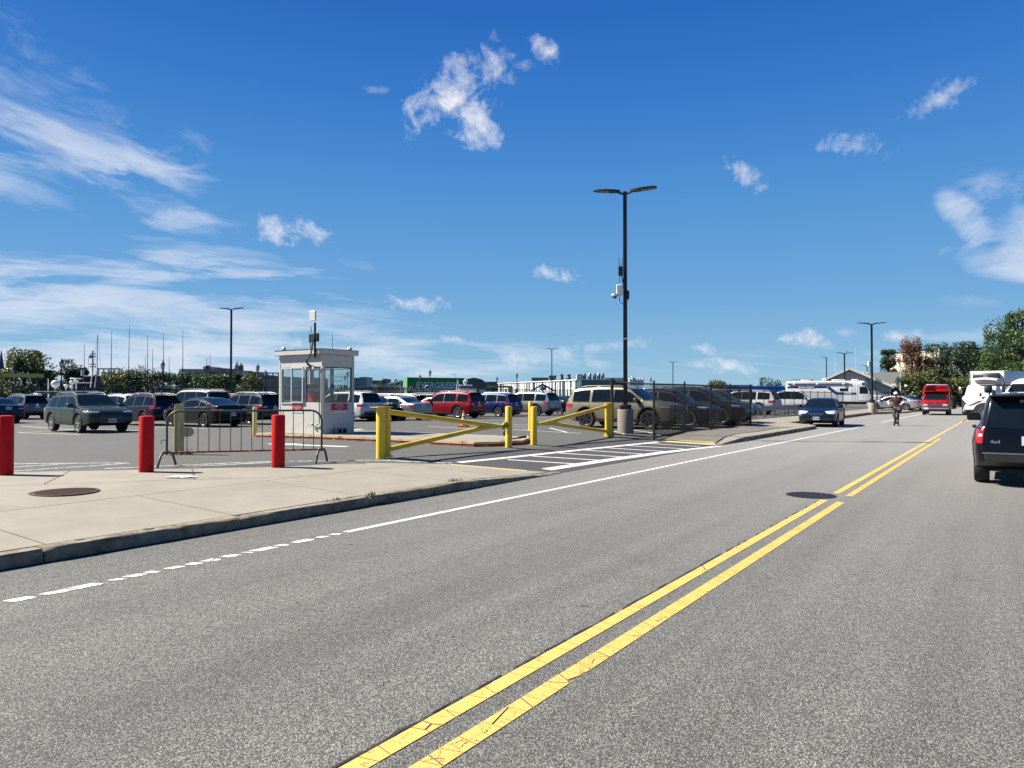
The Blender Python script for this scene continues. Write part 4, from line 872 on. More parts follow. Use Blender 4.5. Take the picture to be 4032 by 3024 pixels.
# second and third rows: roofs that show over the first row
for (kind, px, dep, hd, col, lab) in [
 ('boxsuv', 768, 44, 180, (.64, .64, .62), 'tall white boxy SUV parked behind the black coupe'),
 ('crossover', 470, 47, 180, (.66, .66, .65), 'white crossover whose roof shows between the green wagon and plum crossover'),
 ('crossover', 905, 52, 180, (.36, .02, .03), 'small red car behind the lamp post left of the booth'),
 ('suv', 1050, 52, 0, (.02, .025, .03), 'black SUV roof behind the dark teal crossover'),
 ('crossover', 1500, 56, 180, (.02, .02, .025), 'black crossover in the second row behind the dark blue sedan'),
 ('crossover', 1590, 60, 180, (.05, .055, .06), 'dark grey SUV roof in the second row above the silver sedan'),
 ('suv', 1660, 60, 180, (.012, .012, .014), 'black SUV roof in the second row left of the red SUV'),
 ('sedan', 1720, 54, 180, (.5, .5, .5), 'pale silver car half hidden left of the red SUV'),
 ('suv', 1915, 70, 180, (.22, .01, .015), 'dark red SUV roof behind the bright red SUV'),
 ('sedan', 1475, 78, 180, (.13, .02, .02), 'maroon car in the third row right of the white SUV'),
 ('crossover', 2040, 75, 180, (.03, .035, .05), 'dark crossover roof behind the royal blue crossover'),
 ('crossover', 340, 56, 180, (.6, .6, .58), 'white crossover roof behind the roof rails of the green wagon'),
 ('crossover', 620, 53, 180, (.3, .31, .32), 'silver crossover roof with rails behind the plum crossover'),
 ('crossover', 2420, 70, 0, (.2, .21, .22), 'grey crossover in the row behind the cream SUV'),
 ('suv', 2700, 62, 0, (.02, .022, .028), 'black SUV far behind the chain link fence corner')]:
    card(kind, px, dep, R(hd), col, lab, **LOTG)
# ---- on and beside the street
def face(px, depth): return atd(px, depth)
a = place('sedan', 'FL', 3291, 1681, R(-90+3.5)); ac = make_car('sedan', (.006, .02, .042), a, R(-90+4), 'dark blue sedan with pale headlights pulled into the kerbside parking bay', rim='rimd', metal=.3)
j = place('jeep', 'RL', 3858, 1896, R(90)); jp = make_car('jeep', (.0035, .0045, .010), (j[0], j[1], 0), R(90), 'dark navy SUV with roof bars cut by the right edge of the photo', metal=.15, skip=('plate_lettering', 'badge'))
for (x, y0) in ((-.55, 0), (.45, 0)):
    b = MB().bar((x, -.80, 1.80), (x, .80, 1.80), .05, .018)
    b.build('roof_bar', 'trim', jp, None)
for (x, y_) in ((-.55, .66), (-.55, -.66), (.45, .66), (.45, -.66)): MB().rbox((x, y_, 1.72), (.16, .12, .14), .02).build('bar_foot', 'trim', jp, 40)
put_text('lettering', '4x4', .075, 'chrome', jp, (-2.200, .53, .79), PI, .003, .006, 1.1, 1.2)
put_text('plate_lettering', '7EF', .13, 'ink2', jp, (-2.2265, .02, .82), PI, .002, .001)
MB().box((-2.03, 0, 1.50), (.03, .34, .045)).build('brake_light', 'tail', jp, None)
MB().cyl((-1.1, .84, 1.02), (-1.1, .90, 1.02), .03, 10).build('rear_handle', 'trim', jp, 40)
card('sedan', 3520, 72, R(170), (.42, .43, .44), 'silver car parked behind the black gate beyond the concrete lamp base', metal=.6)
card('sedan', 3572, 76, R(120), (.01, .03, .07), 'blue car parked by the white lattice fence behind the scooter rider')
pk = card('boxsuv', 3790, 104, R(186), (.66, .66, .66), 'white police SUV with blue side stripe crossing at the end of the street', metal=0, name='police_car', cat='police car')
for s_ in (1, -1): MB().box((0, s_*1.015, .95), (4.3, .012, .14)).build('side_stripe', pm('police_blue', (.01, .015, .16), .4), pk, None)

def simple_wheel(parent, x, y, r, wdt, side, rimmat='rim', style='six'):
    tm, rm = wheels(r, style, rimmat); o = link('wheel', tm, parent, (x, y, r)); o.scale = (1, wdt/.235, 1); o.rotation_euler = (0, 0, 0 if side > 0 else PI); link('rim', rm, o); return o
# ---- red converted van
RP = paint('paint_van_red', (.36, .008, .012), .1); VG = M['glass']
v0 = atd(3679, 58.6); c = Vector((v0.x, v0.y+2.7, 0)); van = thing('passenger_van', (c.x, c.y, 0), R(-90+1), 'red high-roof passenger van driving towards us on the street', 'van')
secs = [(-2.95, .45, 1.0, 2.35), (-2.9, .40, 1.0, 2.42), (1.15, .40, 1.0, 2.46), (1.62, .40, 1.0, 2.36), (1.68, .40, .98, 1.92), (1.72, .42, .97, 1.84), (2.30, .42, .93, 1.26), (2.75, .42, .92, 1.10), (2.88, .48, .90, .98)]
def loftbody(secs, lean=.10, bulge=.03):
    rings = []
    for (x, zb, hw, zt) in secs:
        r = .06; zm = (zb+zt)/2; h = [(0, zb), (hw-.08, zb), (hw-.01, zb+.07), (hw, zb+(zt-zb)*.3), (hw-.01, zb+(zt-zb)*.55)]
        hi = hw-lean*max(0, (zt-1.25)); h += [(hi+.01, zt-.16), (hi-.05, zt-.05), (hi-.16, zt), (hi*.5, zt+.03), (0, zt+.035)]
        rings.append([(x, y, z) for y, z in h]+[(x, -y, z) for y, z in reversed(h[1:-1])])
    n = len(rings[0]); vs = [p for r_ in rings for p in r_]; fs = []
    for i in range(len(rings)-1):
        for k in range(n): j_ = (k+1) % n; fs.append((i*n+k, i*n+n+k, i*n+n+j_, i*n+j_))
    fs.append(tuple(range(n))); fs.append(tuple(range(len(rings)*n-1, (len(rings)-1)*n-1, -1)))
    return MB().add(vs, fs)
body = loftbody(secs); bv = BVHTree.FromPolygons([Vector(v) for v in body.v], body.f); body.build('body', RP, van, 32)
MB().rbox((1.78, 0, 1.93), (.36, 1.86, .05), .02).build('roof_visor', RP, van, 40)
MB().rbox((1.0, 0, 2.28), (1.36, 1.50, .16), .05).build('cab_roof_panel', RP, van, 40)
MB().rbox((-1.0, 0, 2.50), (3.2, 1.5, .05), .02).build('white_roof', 'white', van, 40)
patch(bv, (-1, 0, 0), [(-.80, 1.24), (.80, 1.24)], [(-.72, 1.80), (.72, 1.80)], 10, 6, .012).build('windshield', VG, van, 30)
patch(bv, (-1, 0, 0), [(-.46, .74), (.46, .74)], [(-.5, .94), (.5, .94)], 8, 3, .014).build('grille', 'trim', van, 30)
for k in range(3): patch(bv, (-1, 0, 0), [(-.47, .77+k*.06), (.47, .77+k*.06)], [(-.47, .79+k*.06), (.47, .79+k*.06)], 8, 1, .025).build('grille_bar', 'chrome', van, None)
for s_ in (1, -1):
    patch(bv, (-1, 0, 0), [(s_*.52, .76), (s_*.86, .76)], [(s_*.54, .92), (s_*.86, .90)], 5, 3, .016).build('headlight', 'head', van, 30)
    for (a_, b_) in ((1.35, 2.12), (.4, 1.2), (-.5, .3), (-1.4, -.6), (-2.3, -1.5)):
        ztop = 1.78 if a_ > 1.3 else 1.95
        patch(bv, (0, -s_, 0), [(a_, 1.26), (b_, 1.26)], [(a_, ztop), (b_-(.45 if a_ > 1.3 else 0), ztop)], 6, 3, .012).build('side_window', VG, van, 30)
    m_ = MB().rbox((1.9, s_*1.18, 1.42), (.1, .2, .34), .03); m_.bar((1.95, s_*.95, 1.3), (1.92, s_*1.12, 1.36), .04).build('side_mirror', 'trim', van, 40)
    for x in (2.0, -1.75): simple_wheel(van, x, s_*.82, .37, .24, s_, 'rim')
    for x in (2.0, -1.75): patch(bv, (0, -s_, 0), [(x-.46*math.cos(t), .37+.42*math.sin(t)) for t in np.linspace(.05, PI-.05, 13)], [(x-.40*math.cos(t), .37+.36*math.sin(t)) for t in np.linspace(.05, PI-.05, 13)], 12, 1, .02).build('wheel_arch', RP, van, 30)
MB().rbox((2.93, 0, .58), (.14, 1.9, .17), .03).build('front_bumper', 'chrome', van, 40); MB().rbox((2.90, 0, .42), (.12, 1.8, .16), .03).build('lower_bumper', 'trim', van, 40)
MB().box((3.01, -.62, .55), (.015, .31, .16)).build('front_plate', 'plate', van, None); MB().box((0, 0, .40), (4.6, 1.6, .2)).build('underbody', 'under', van, None)
MB().lathe([(.05, 0), (.045, .01)], 12, (2.9, 0, 1.0), 'X').build('badge', 'chrome', van, 30)

# ---- police command truck, its side turned to us
WP = paint('paint_white', (.70, .70, .69), 0.); NB = pm('police_blue', (.01, .015, .16), .4)
b0 = atd(3396, 78); hd = R(2); pc = thing('command_truck', (b0.x-3.05*math.cos(hd), b0.y-3.05*math.sin(hd)+1.0, .22), hd, 'white police command truck with dark blue stripe parked in front of the gabled building', 'police truck')
pc.scale = (.93, .95, .93)
# local frame: x forward, right side (-y) faces the camera
Z = 1.0; L2 = 5.0
secs = [(-5.2, .75, 1.22, 3.12), (-5.15, .72, 1.25, 3.18), (3.1, .72, 1.25, 3.18), (3.45, .72, 1.22, 3.05), (3.9, .75, 1.15, 2.25), (4.1, .75, 1.12, 1.75), (4.15, .75, 1.1, 1.62), (5.15, .75, 1.02, 1.42), (5.25, .8, 1.0, 1.30)]
body = loftbody(secs, .02); bv = BVHTree.FromPolygons([Vector(v) for v in body.v], body.f); body.build('body', WP, pc, 30)
def sp(name, x0, x1, z0, z1, mat, off=.01, xs2=None, par=pc, side=-1):
    xt0, xt1 = xs2 or (x0, x1); return patch(bv, (0, -side, 0), [(x0, z0), (x1, z0)], [(xt0, z1), (xt1, z1)], 6, 3, off).build(name, mat, par, 30)
sp('awning_recess', -5.0, 1.8, 2.72, 2.95, pm('recess_grey', (.35, .37, .36), .5)); MB().cyl((-5.05, -1.36, 3.05), (1.85, -1.36, 3.05), .07, 10).build('awning_roll', 'white', pc, 40)
sp('stripe', -5.0, -.55, 2.35, 2.58, NB); sp('stripe', -.55, .3, 2.35, 2.58, NB, xs2=(-.55, -.35)) if False else None
MB().prism([(-.55, 2.35), (-.30, 2.58), (.62, 1.82), (.40, 1.60)], -.005, .005, Matrix.Translation((0, -1.262, 0)) @ Matrix.Rotation(PI/2, 4, 'X')).build('stripe', NB, pc, None)
MB().prism([(.40, 1.60), (.62, 1.82), (2.6, 1.82), (2.6, 1.60)], -.005, .005, Matrix.Translation((0, -1.264, 0)) @ Matrix.Rotation(PI/2, 4, 'X')).build('stripe', NB, pc, None)
put_text('lettering', 'Boston Police', .27, 'redtext', pc, (-2.85, -1.285, 2.465), -PI/2, .006, .004, 1.0, 1.15)
put_text('lettering', 'COMMAND', .15, 'redtext', pc, (1.75, -1.285, 1.71), -PI/2, .004, .004)
for x in (-4.2, -1.6, 1.3): MB().rbox((x, -1.33, 2.83), (.28, .14, .2), .03).build('scene_light', 'white', pc, 40)
sp('side_window', .85, 1.75, 1.98, 2.32, VG, .012); sp('door_gap', 2.75, 3.98, .86, 2.72, 'under', .004); dr = sp('door', 2.80, 3.94, .90, 2.68, WP, .008)
sp('door_window', 2.95, 3.80, 1.68, 2.5, 'trim', .014, par=dr); sp('window_glass', 3.02, 3.74, 1.74, 2.44, VG, .02, par=dr); sp('quarter_window', 3.98, 4.12, 1.62, 2.1, VG, .014)
for x in (2.15, 2.45): sp('entry_door_seam', x, x+.03, .8, 2.9, 'galv', .012)
MB().box((3.35, -1.255, 2.84), (.3, .03, .2)).build('blue_beacon', NB, pc, None)
for s_ in (1, -1):
    patch(bv, (-1, 0, 0), [(s_*.05, 1.72), (s_*1.0, 1.72)], [(s_*.05, 2.72), (s_*1.02, 2.72)], 6, 5, .02).build('windshield', VG, pc, 30)
    MB().rbox((4.35, s_*1.42, 2.3), (.12, .22, .6), .03).bar((4.1, s_*1.1, 2.6), (4.35, s_*1.4, 2.5), .04).build('side_mirror', 'trim', pc, 40)
    for x in (4.2, -3.2): simple_wheel(pc, x, s_*1.02, .46, .28, s_, 'rim', 'ten')
    MB().prism([(4.2+.62*math.cos(t), .46+.56*math.sin(t)) for t in np.linspace(0, PI, 15)], -.02, .02, Matrix.Translation((0, s_*1.125, 0)) @ Matrix.Rotation(PI/2, 4, 'X')).build('wheel_well', 'under', pc, None)
    MB().prism([(-3.2+.62*math.cos(t), .46+.56*math.sin(t)) for t in np.linspace(0, PI, 15)], -.02, .02, Matrix.Translation((0, s_*1.255, 0)) @ Matrix.Rotation(PI/2, 4, 'X')).build('wheel_well', 'under', pc, None)
MB().box((0, 0, .62), (9.2, 1.9, .3)).build('chassis', 'under', pc, None)
for (x, l_, h_) in ((-3.0, 1.2, .16), (.6, 1.5, .14), (2.4, .8, .16)): MB().rbox((x, -.2, 3.3), (l_, .8, h_), .04).build('roof_unit', 'white', pc, 40)
MB().rbox((-.9, -.5, 3.36), (.5, .4, .28), .05).build('roof_dome', 'white', pc, 40)
rk = MB()
for x in np.linspace(-4.6, -2.2, 6): rk.bar((x, -.9, 3.2), (x, -.9, 3.45), .03)
rk.bar((-4.6, -.9, 3.45), (-2.2, -.9, 3.45), .03); rk.bar((-4.6, .9, 3.45), (-2.2, .9, 3.45), .03); rk.bar((-4.6, -.9, 3.45), (-4.6, .9, 3.45), .03); rk.build('roof_rack', 'galv', pc, None)
MB().tube([(4.45, -1.3, 3.05), (4.7, -.9, 2.9), (4.7, .9, 2.9)], .05, 6).build('lamp_bar', 'trim', pc, 40)

# ---- white tractor truck crossing from the right, nose to the left
tk0 = atd(3797, 50.5); th = R(180-12); tk = thing('tractor_truck', (tk0.x+3.1, tk0.y+.2, 0), th, 'white tractor truck turning into the street from the right, marked T-21', 'truck')
secs = [(-3.2, .9, 1.05, 2.85), (-1.3, .85, 1.08, 2.93), (-.2, .85, 1.08, 2.9), (.15, .85, 1.07, 2.72), (.62, .85, 1.04, 1.98), (.72, .8, 1.06, 1.90), (1.6, .7, 1.08, 1.72), (2.5, .62, 1.05, 1.42), (2.9, .60, .96, 1.10), (3.05, .58, .85, .85)]
body = loftbody(secs, .05); bv = BVHTree.FromPolygons([Vector(v) for v in body.v], body.f); body.build('cab_body', WP, tk, 32)
def tp_(name, pts0, pts1, mat, off=.012, side=1, n=8, m=3): return patch(bv, (0, -side, 0), pts0, pts1, n, m, off).build(name, mat, tk, 30)
for s_ in (1, -1):
    tp_('side_window', [(-.75, 1.98), (.42, 1.98)], [(-.72, 2.55), (.12, 2.55)], VG, side=s_); tp_('door_gap', [(-.95, .95), (-.93, .95)], [(-.95, 2.7), (-.93, 2.7)], 'under', .01, s_, 2)
    tp_('sleeper_window', [(-2.4, 2.05), (-2.1, 2.05)], [(-2.4, 2.5), (-2.1, 2.5)], VG, side=s_, n=3)
    tp_('headlight', [(2.45, .98), (2.80, .92)], [(1.75, 1.36), (2.1, 1.33)], 'hdark', side=s_)
    tp_('hood_vent', [(2.0, 1.42), (2.55, 1.25)], [(1.55, 1.60), (2.4, 1.34)], 'trim', side=s_)
    tp_('wheel_arch', [(1.75+.66*math.cos(t), .52+.66*math.sin(t)) for t in np.linspace(PI-.1, .1, 15)], [(1.75+.58*math.cos(t), .52+.56*math.sin(t)) for t in np.linspace(PI-.1, .1, 15)], 'under', side=s_, n=14, m=1)
    MB().prism([(1.75+.60*math.cos(t), .52+.58*math.sin(t)) for t in np.linspace(0, PI, 15)], -.02, .02, Matrix.Translation((0, s_*1.07, 0)) @ Matrix.Rotation(PI/2, 4, 'X')).build('wheel_well', 'under', tk, None)
    simple_wheel(tk, 1.75, s_*1.0, .52, .32, s_, 'rim', 'ten'); simple_wheel(tk, -3.1, s_*.95, .52, .5, s_, 'rim', 'ten'); simple_wheel(tk, -4.3, s_*.95, .52, .5, s_, 'rim', 'ten')
    MB().rbox((.55, s_*1.38, 2.28), (.16, .24, .72), .05).bar((.5, s_*1.1, 2.62), (.55, s_*1.36, 2.6), .05).bar((.5, s_*1.1, 2.0), (.55, s_*1.36, 2.0), .05).build('side_mirror', 'trim', tk, 40)
    MB().rbox((1.95, s_*1.12, 1.78), (.12, .16, .28), .03).bar((1.95, s_*.85, 1.62), (1.95, s_*1.1, 1.7), .03).build('hood_mirror', 'trim', tk, 40)
patch(bv, (-1, 0, 0), [(-.85, 1.98), (0, 2.0), (.85, 1.98)], [(-.8, 2.58), (0, 2.6), (.8, 2.58)], 10, 5, .012).build('windshield', VG, tk, 30)
patch(bv, (-1, 0, 0), [(-.5, .7), (.5, .7)], [(-.55, 1.35), (.55, 1.35)], 8, 5, .015).build('grille', 'trim', tk, 30)
MB().rbox((2.95, 0, .48), (.36, 2.0, .34), .08).build('front_bumper', 'trim', tk, 40); MB().box((-1.2, 0, .7), (6.6, .9, .3)).build('chassis', 'under', tk, None)
put_text('lettering', 'T-21', .22, 'ink2', tk, (1.15, 1.10, 1.42), PI/2, .003, .004)
MB().rbox((-2.9, 0, 2.1), (.6, 2.1, 1.6), .05).build('sleeper_back', WP, tk, 40)
MB().cyl((-1.9, 1.15, .75), (-.9, 1.15, .75), .3, 14).build('fuel_tank', 'chrome', tk, 40)
tk.scale = (1, 1, .93)
# ---- white refrigerated box truck facing us behind it
q0 = atd(3946, 60); bt = thing('box_truck', (q0.x, q0.y+3, 0), R(-90-16), 'white box truck with black cooling unit behind the tractor truck', 'truck')
MB().rbox((0, 0, 2.35), (7.5, 2.6, 2.55), .06).build('cargo_box', WP, bt, 40)
for s_ in (1, -1): MB().box((3.76, s_*1.27, 2.35), (.05, .09, 2.5)).build('corner_trim', 'galv', bt, None)
cu = MB().rbox((3.92, 0, 3.20), (.34, 1.9, .52), .05).build('cooling_unit', 'trim', bt, 40)
MB().lathe([(.17, 0), (.16, .012)], 18, (4.1, 0, 3.2), 'X').build('emblem', 'galv', cu, 30)
ar = [(y, 2.86+.10*(1-(y/1.0)**2)) for y in np.linspace(-1, 1, 13)]
MB().prism([(y, z+.12) for y, z in ar]+[(y*.94, z-.05) for y, z in reversed(ar)], 0, .8, Matrix.Translation((3.75, 0, 0)) @ Matrix(((0, 0, 1, 0), (1, 0, 0, 0), (0, 1, 0, 0), (0, 0, 0, 1)))).build('wind_fairing', WP, bt, 40)
cb = loftbody([(3.85, .5, 1.15, 2.5), (4.9, .5, 1.15, 2.45), (5.5, .5, 1.1, 1.7), (6.3, .5, 1.05, 1.55), (6.45, .55, 1.0, 1.3)], .05); cbv = BVHTree.FromPolygons([Vector(v) for v in cb.v], cb.f); cb.build('cab', WP, bt, 32)
patch(cbv, (-1, 0, 0), [(-.85, 1.72), (.85, 1.72)], [(-.8, 2.36), (.8, 2.36)], 8, 4, .012).build('windshield', VG, bt, 30)
for s_ in (1, -1):
    MB().rbox((5.2, s_*1.5, 2.0), (.1, .24, .62), .04).bar((5.2, s_*1.1, 2.28), (5.2, s_*1.45, 2.25), .04).build('side_mirror', 'galv', bt, 40)
    for x in (5.4, -2.2): simple_wheel(bt, x, s_*1.0, .48, .3, s_)
# ------------------------------------------------------------------ things at the lot entrance
def round_post(name, p, r, h, mat, label, cat, group=None, cap='flat'):
    t = thing(name, p, 0, label, cat, group)
    MB().lathe([(r, -.05), (r, h-.02), (r-.006, h-.008), (r-.02, h-.006)], 28).build('post', mat, t, 40)
    MB().lathe([(r-.02, h-.02), (r-.025, h-.002), (r*.5, h+.004)], 28).build('cap', mat, t, 40)
    return t
BG = 'red bollards along the back of the sidewalk'
for (px, py, lab) in ((20, 1868, 'dark red bollard cut by the left edge of the photo, nearest of the three'), (576, 1856, 'red bollard standing just left of the steel crowd barrier'), (1095, 1838, 'red bollard in front of the right end of the crowd barrier')):
    p = at(px, py, .02); z = hs(p.x, p.y)
    round_post('bollard', (p.x, p.y, z), .125, 1.0 if px > 300 else 1.02, 'redp', lab, 'bollard', BG)
# crowd barrier
pL = at(652, 1838, .0); pR = at(1270, 1822, .0); d = (pR-pL); Lb = Vector((d.x, d.y, 0)).length; hb_ = math.atan2(d.y, d.x)
bz = .235
cb = thing('crowd_barrier', (pL.x, pL.y, bz), hb_, 'galvanised steel crowd barrier with thin uprights between two red bollards', 'barrier')
def arcpts(cx, cz, r, a0, a1, n=7): return [(cx+r*math.cos(a), 0, cz+r*math.sin(a)) for a in np.linspace(a0, a1, n)]
H_ = 1.06; rr = .22; x0, x1 = .02, Lb-.02
MB().tube([(x0, 0, .22)]+arcpts(x0+rr, H_-rr, rr, PI, PI/2)+arcpts(x1-rr, H_-rr, rr, PI/2, 0)+[(x1, 0, .22)], .021, 10).build('frame', 'galvd', cb, 50)
MB().tube([(x0, 0, .26), (x1, 0, .26)], .018, 8).build('bottom_rail', 'rust', cb, 50)
bar = MB().tube([(0, 0, .26), (0, 0, H_)], .0085, 6).mesh('upright', 'galvd', 50)
for k in range(14):
    x = .18+(Lb-.36)*k/13; o = link('upright', bar, cb, (x, 0, 0))
for x in (x0, x1):
    fa = R(66); MB().tube([(x+u_*math.cos(fa), u_*math.sin(fa), z_) for u_, z_ in ((-.30, 0), (-.25, .10), (-.19, .21), (-.12, .26), (.12, .26), (.19, .21), (.25, .10), (.30, 0))], .024, 8).build('foot', 'galvd', cb, 50)
MB().tube([(x0-.02, 0, .5), (x0-.10, 0, .5), (x0-.10, 0, .42)], .01, 6).build('hook', 'galv', cb, 50); MB().box((x1+.03, 0, .62), (.05, .04, .09)).build('catch', 'galv', cb, None)
# pale yellow gate posts left of the booth
p = at(705, 1790); gp = thing('gate_post', (p.x, p.y, p.z), R(32), 'pale yellow square gate post with a round lug, seen through the crowd barrier', 'post')
MB().rbox((0, 0, .58), (.165, .165, 1.17), .01).build('post', 'yel2', gp, 30)
MB().prism([(.08, .42), (.22, .42)]+[(.22+.105*math.cos(a), .525+.105*math.sin(a)) for a in np.linspace(-PI/2, PI/2, 9)]+[(.08, .63)], -.05, .05, Matrix.Rotation(-R(32), 4, 'Z') @ Matrix.Rotation(R(34), 4, 'Z') @ Matrix.Rotation(PI/2, 4, 'X')).build('lug', 'yel2', gp, 30)
MB().box((0, 0, 1.172), (.175, .175, .012)).build('cap', 'yel2', gp, None)
p = at(1003, 1717); round_post('guard_post', (p.x, p.y, p.z), .075, 1.02, 'yel2', 'pale yellow round post at the left tip of the booth island', 'post')
# yellow swing gates
def gate(name, hinge, tip, label, flip=1):
    h, tp2 = Vector(hinge), Vector(tip); d = tp2-h; L = Vector((d.x, d.y, 0)).length; a = math.atan2(d.y, d.x)
    t = thing(name, (h.x, h.y, h.z), a, label, 'gate')
    MB().lathe([(.105, -.05), (.105, 1.10), (.10, 1.115)], 24).build('hinge_post', 'yel', t, 40)
    MB().box((-.0, 0, 1.125), (.40, .26, .014)).build('top_plate', 'yel', t, None); t['label'] = label
    MB().lathe([(.068, .06), (.068, 1.10)], 20, (.19, 0, 0)).build('pivot_tube', 'yel', t, 40)
    MB().box((.19, 0, .045), (.17, .17, .03)).build('pivot_base', 'yel', t, None)
    MB().tube([(.19, 0, 1.02), (L*.80, 0, .625), (L-.28, 0, .575)], [.058, .058, .04], 12).build('upper_arm', 'yel', t, 40)
    MB().tube([(.19, 0, .19), (L*.76, 0, .55), (L-.28, 0, .57)], [.056, .056, .035], 12).build('lower_arm', 'yel', t, 40)
    MB().prism([(L-.34, .54), (L-.14, .50), (L-.02, .56), (L-.02, .66), (L-.10, .70), (L-.2, .66)], -.012, .012, Matrix.Rotation(PI/2, 4, 'X')).build('latch_plate', 'yel', t, None)
    return t
g1 = at(1500, 1806); g1b = at(2003, 1763); gate('swing_gate', g1, g1b, 'yellow tubular swing gate with its hinge post nearest the sidewalk')
g2 = at(2400, 1720); g2b = at(2102, 1752); gate('swing_gate', g2, g2b, 'yellow tubular swing gate hinged beside the chain link fence')
round_post('latch_post', g1b, .092, 1.10, 'yel', 'yellow round latch post with padlock and chain at the tip of the near gate', 'post')
round_post('latch_post', g2b, .092, 1.07, 'yel', 'yellow round latch post beside the island end, nearer of a close pair', 'post')
p = at(2089, 1695); round_post('guard_post', p, .085, 1.13, 'yel', 'yellow round post standing further back behind the latch post', 'post')
# chain and padlock
t = thing('padlock_chain', (g1b.x, g1b.y, g1b.z), 0, 'dark chain with hanging padlock looped round the near gate latch', 'chain')
ch = MB(); dd = (g1-g1b).normalized()
for k in range(16):
    a = 2*PI*k/16; c = Vector((dd.x*(.08+.10*math.cos(a)), dd.y*(.08+.10*math.cos(a)), .57+.05*math.sin(a)-.02)); nrm = Vector((.06*math.sin(a*1), -.05, 0))
    ch.lathe([(.016, -.012), (.018, 0), (.016, .012)], 6, c+nrm)
ch.build('chain_links', 'blacks', t, 40); MB().rbox(tuple(dd*.13+Vector((0, -.06, .40))), (.06, .04, .14), .01).build('padlock', 'blacks', t, 40)
# island
isl = [at(1010, 1722), at(1420, 1738), at(1520, 1742), at(1870, 1760), at(1960, 1758), at(2050, 1752), at(2078, 1742), at(2074, 1732)]
pts = [(p.x, p.y) for p in isl]+[(-11.75, 17.9), (-12.6, 18.3), (-16, 18.35), (-20.6, 18.2), (-21.1, 17.6), (-21.1, 15.7)]
im = MB()
for c_ in (clip(inset(pts, .04), 0, -18., 1), clip(inset(pts, .04), 0, -18., -1)): im.prism(c_, .05, lambda x, y: gz(x)+.137)
it = im.build('island', 'slab', None, None, kind='structure')
ed = MB(); ed2 = MB(); n = len(pts)
for i in range(n):
    p, q = Vector(pts[i]), Vector(pts[(i+1) % n]); m_ = max(1, int((q-p).length/.35))
    for k in range(m_):
        a, b = p.lerp(q, k/m_), p.lerp(q, (k+1)/m_); j = rng.uniform(-.006, .006)
        for (z0, z1, w_, E_d) in ((-.01, .062, .05, ed2), (.072, .134, .075, ed)):
            E_d.bar((a.x, a.y, gz(a.x)+(z0+z1)/2+j*.5), (b.x, b.y, gz(b.x)+(z0+z1)/2+j*.5), w_+j, z1-z0)
ed.build('island_edging', 'edge', it, None); ed2.build('island_edging', 'rusted', it, None)
MB().prism(clip(inset(pts, .012), 0, -18., 1), .05, lambda x, y: gz(x)+.08).build('edging_core', pm('rust_dark', (.16, .02, .012), .8, .2, .4, 20), it, None)
p = at(1412, 1703, .14)
# ---- pay booth
bx0, bx1, by0, by1 = -20.18, -18.03, 15.62, 16.96; bw, bd = bx1-bx0, by1-by0
zb = gz(-18)+.137
bt_ = thing('pay_booth', (bx0, by0, zb), 0, 'small white parking pay booth with flat roof standing on the yellow edged island', 'booth')
Wt = .06; z1w, z2w, zt = 1.02, 2.17, 2.55
def wallbox(name, c, d_, mat='offw', par=bt_): return MB().box(c, d_).build(name, mat, par, None)
wallbox('wall', (bw/2, Wt/2, z1w/2), (bw, Wt, z1w)); wallbox('wall', (bw/2, bd-Wt/2, z1w/2), (bw, Wt, z1w))
wallbox('wall', (Wt/2, bd/2, z1w/2), (Wt, bd-2*Wt-.004, z1w)); wallbox('wall', (bw-Wt/2, bd/2, z1w/2), (Wt, bd-2*Wt-.004, z1w))
wallbox('header', (bw/2, Wt/2, (z2w+zt)/2), (bw, Wt, zt-z2w)); wallbox('header', (bw/2, bd-Wt/2, (z2w+zt)/2), (bw, Wt, zt-z2w))
wallbox('header', (Wt/2, bd/2, (z2w+zt)/2), (Wt, bd-2*Wt-.004, zt-z2w)); wallbox('header', (bw-Wt/2, bd/2, (z2w+zt)/2), (Wt, bd-2*Wt-.004, zt-z2w))
for (x, y) in ((.05, .05), (bw-.05, .05), (.05, bd-.05), (bw-.05, bd-.05)): wallbox('corner_post', (x, y, (z1w+z2w)/2), (.096, .096, z2w-z1w-.004))
wallbox('corner_trim', (bw-.03, -.004, zt/2), (.07, .012, zt)); wallbox('corner_trim', (bw+.004, .04, zt/2), (.012, .07, zt)); wallbox('corner_trim', (.03, -.004, zt/2), (.06, .012, zt)); wallbox('corner_trim', (bw+.004, bd-.03, zt/2), (.012, .06, zt))
wallbox('window_post', (1.31, .03, (z1w+z2w)/2), (.09, .058, z2w-z1w-.004)); wallbox('window_post', (1.1, bd-.03, (z1w+z2w)/2), (.08, .058, z2w-z1w-.004)); wallbox('floor', (bw/2, bd/2, .03), (bw-.14, bd-.14, .05), 'conc')
rf = MB().rbox((bw/2, bd/2, zt+.095), (bw+.24, bd+.22, .165), .015).build('roof', 'offw', bt_, 30); MB().box((bw/2, bd/2, zt+.185), (bw+.26, bd+.24, .012)).build('roof_cap', 'galv', rf, None)
for (x, y) in ((.25, -.02), (bw-.1, bd-.1)): MB().lathe([(.07, 0), (.08, .05), (.05, .10), (.01, .115)], 14, (x, y, zt+.2)).build('roof_lamp', 'white', rf, 40)
GL = clear_glass()
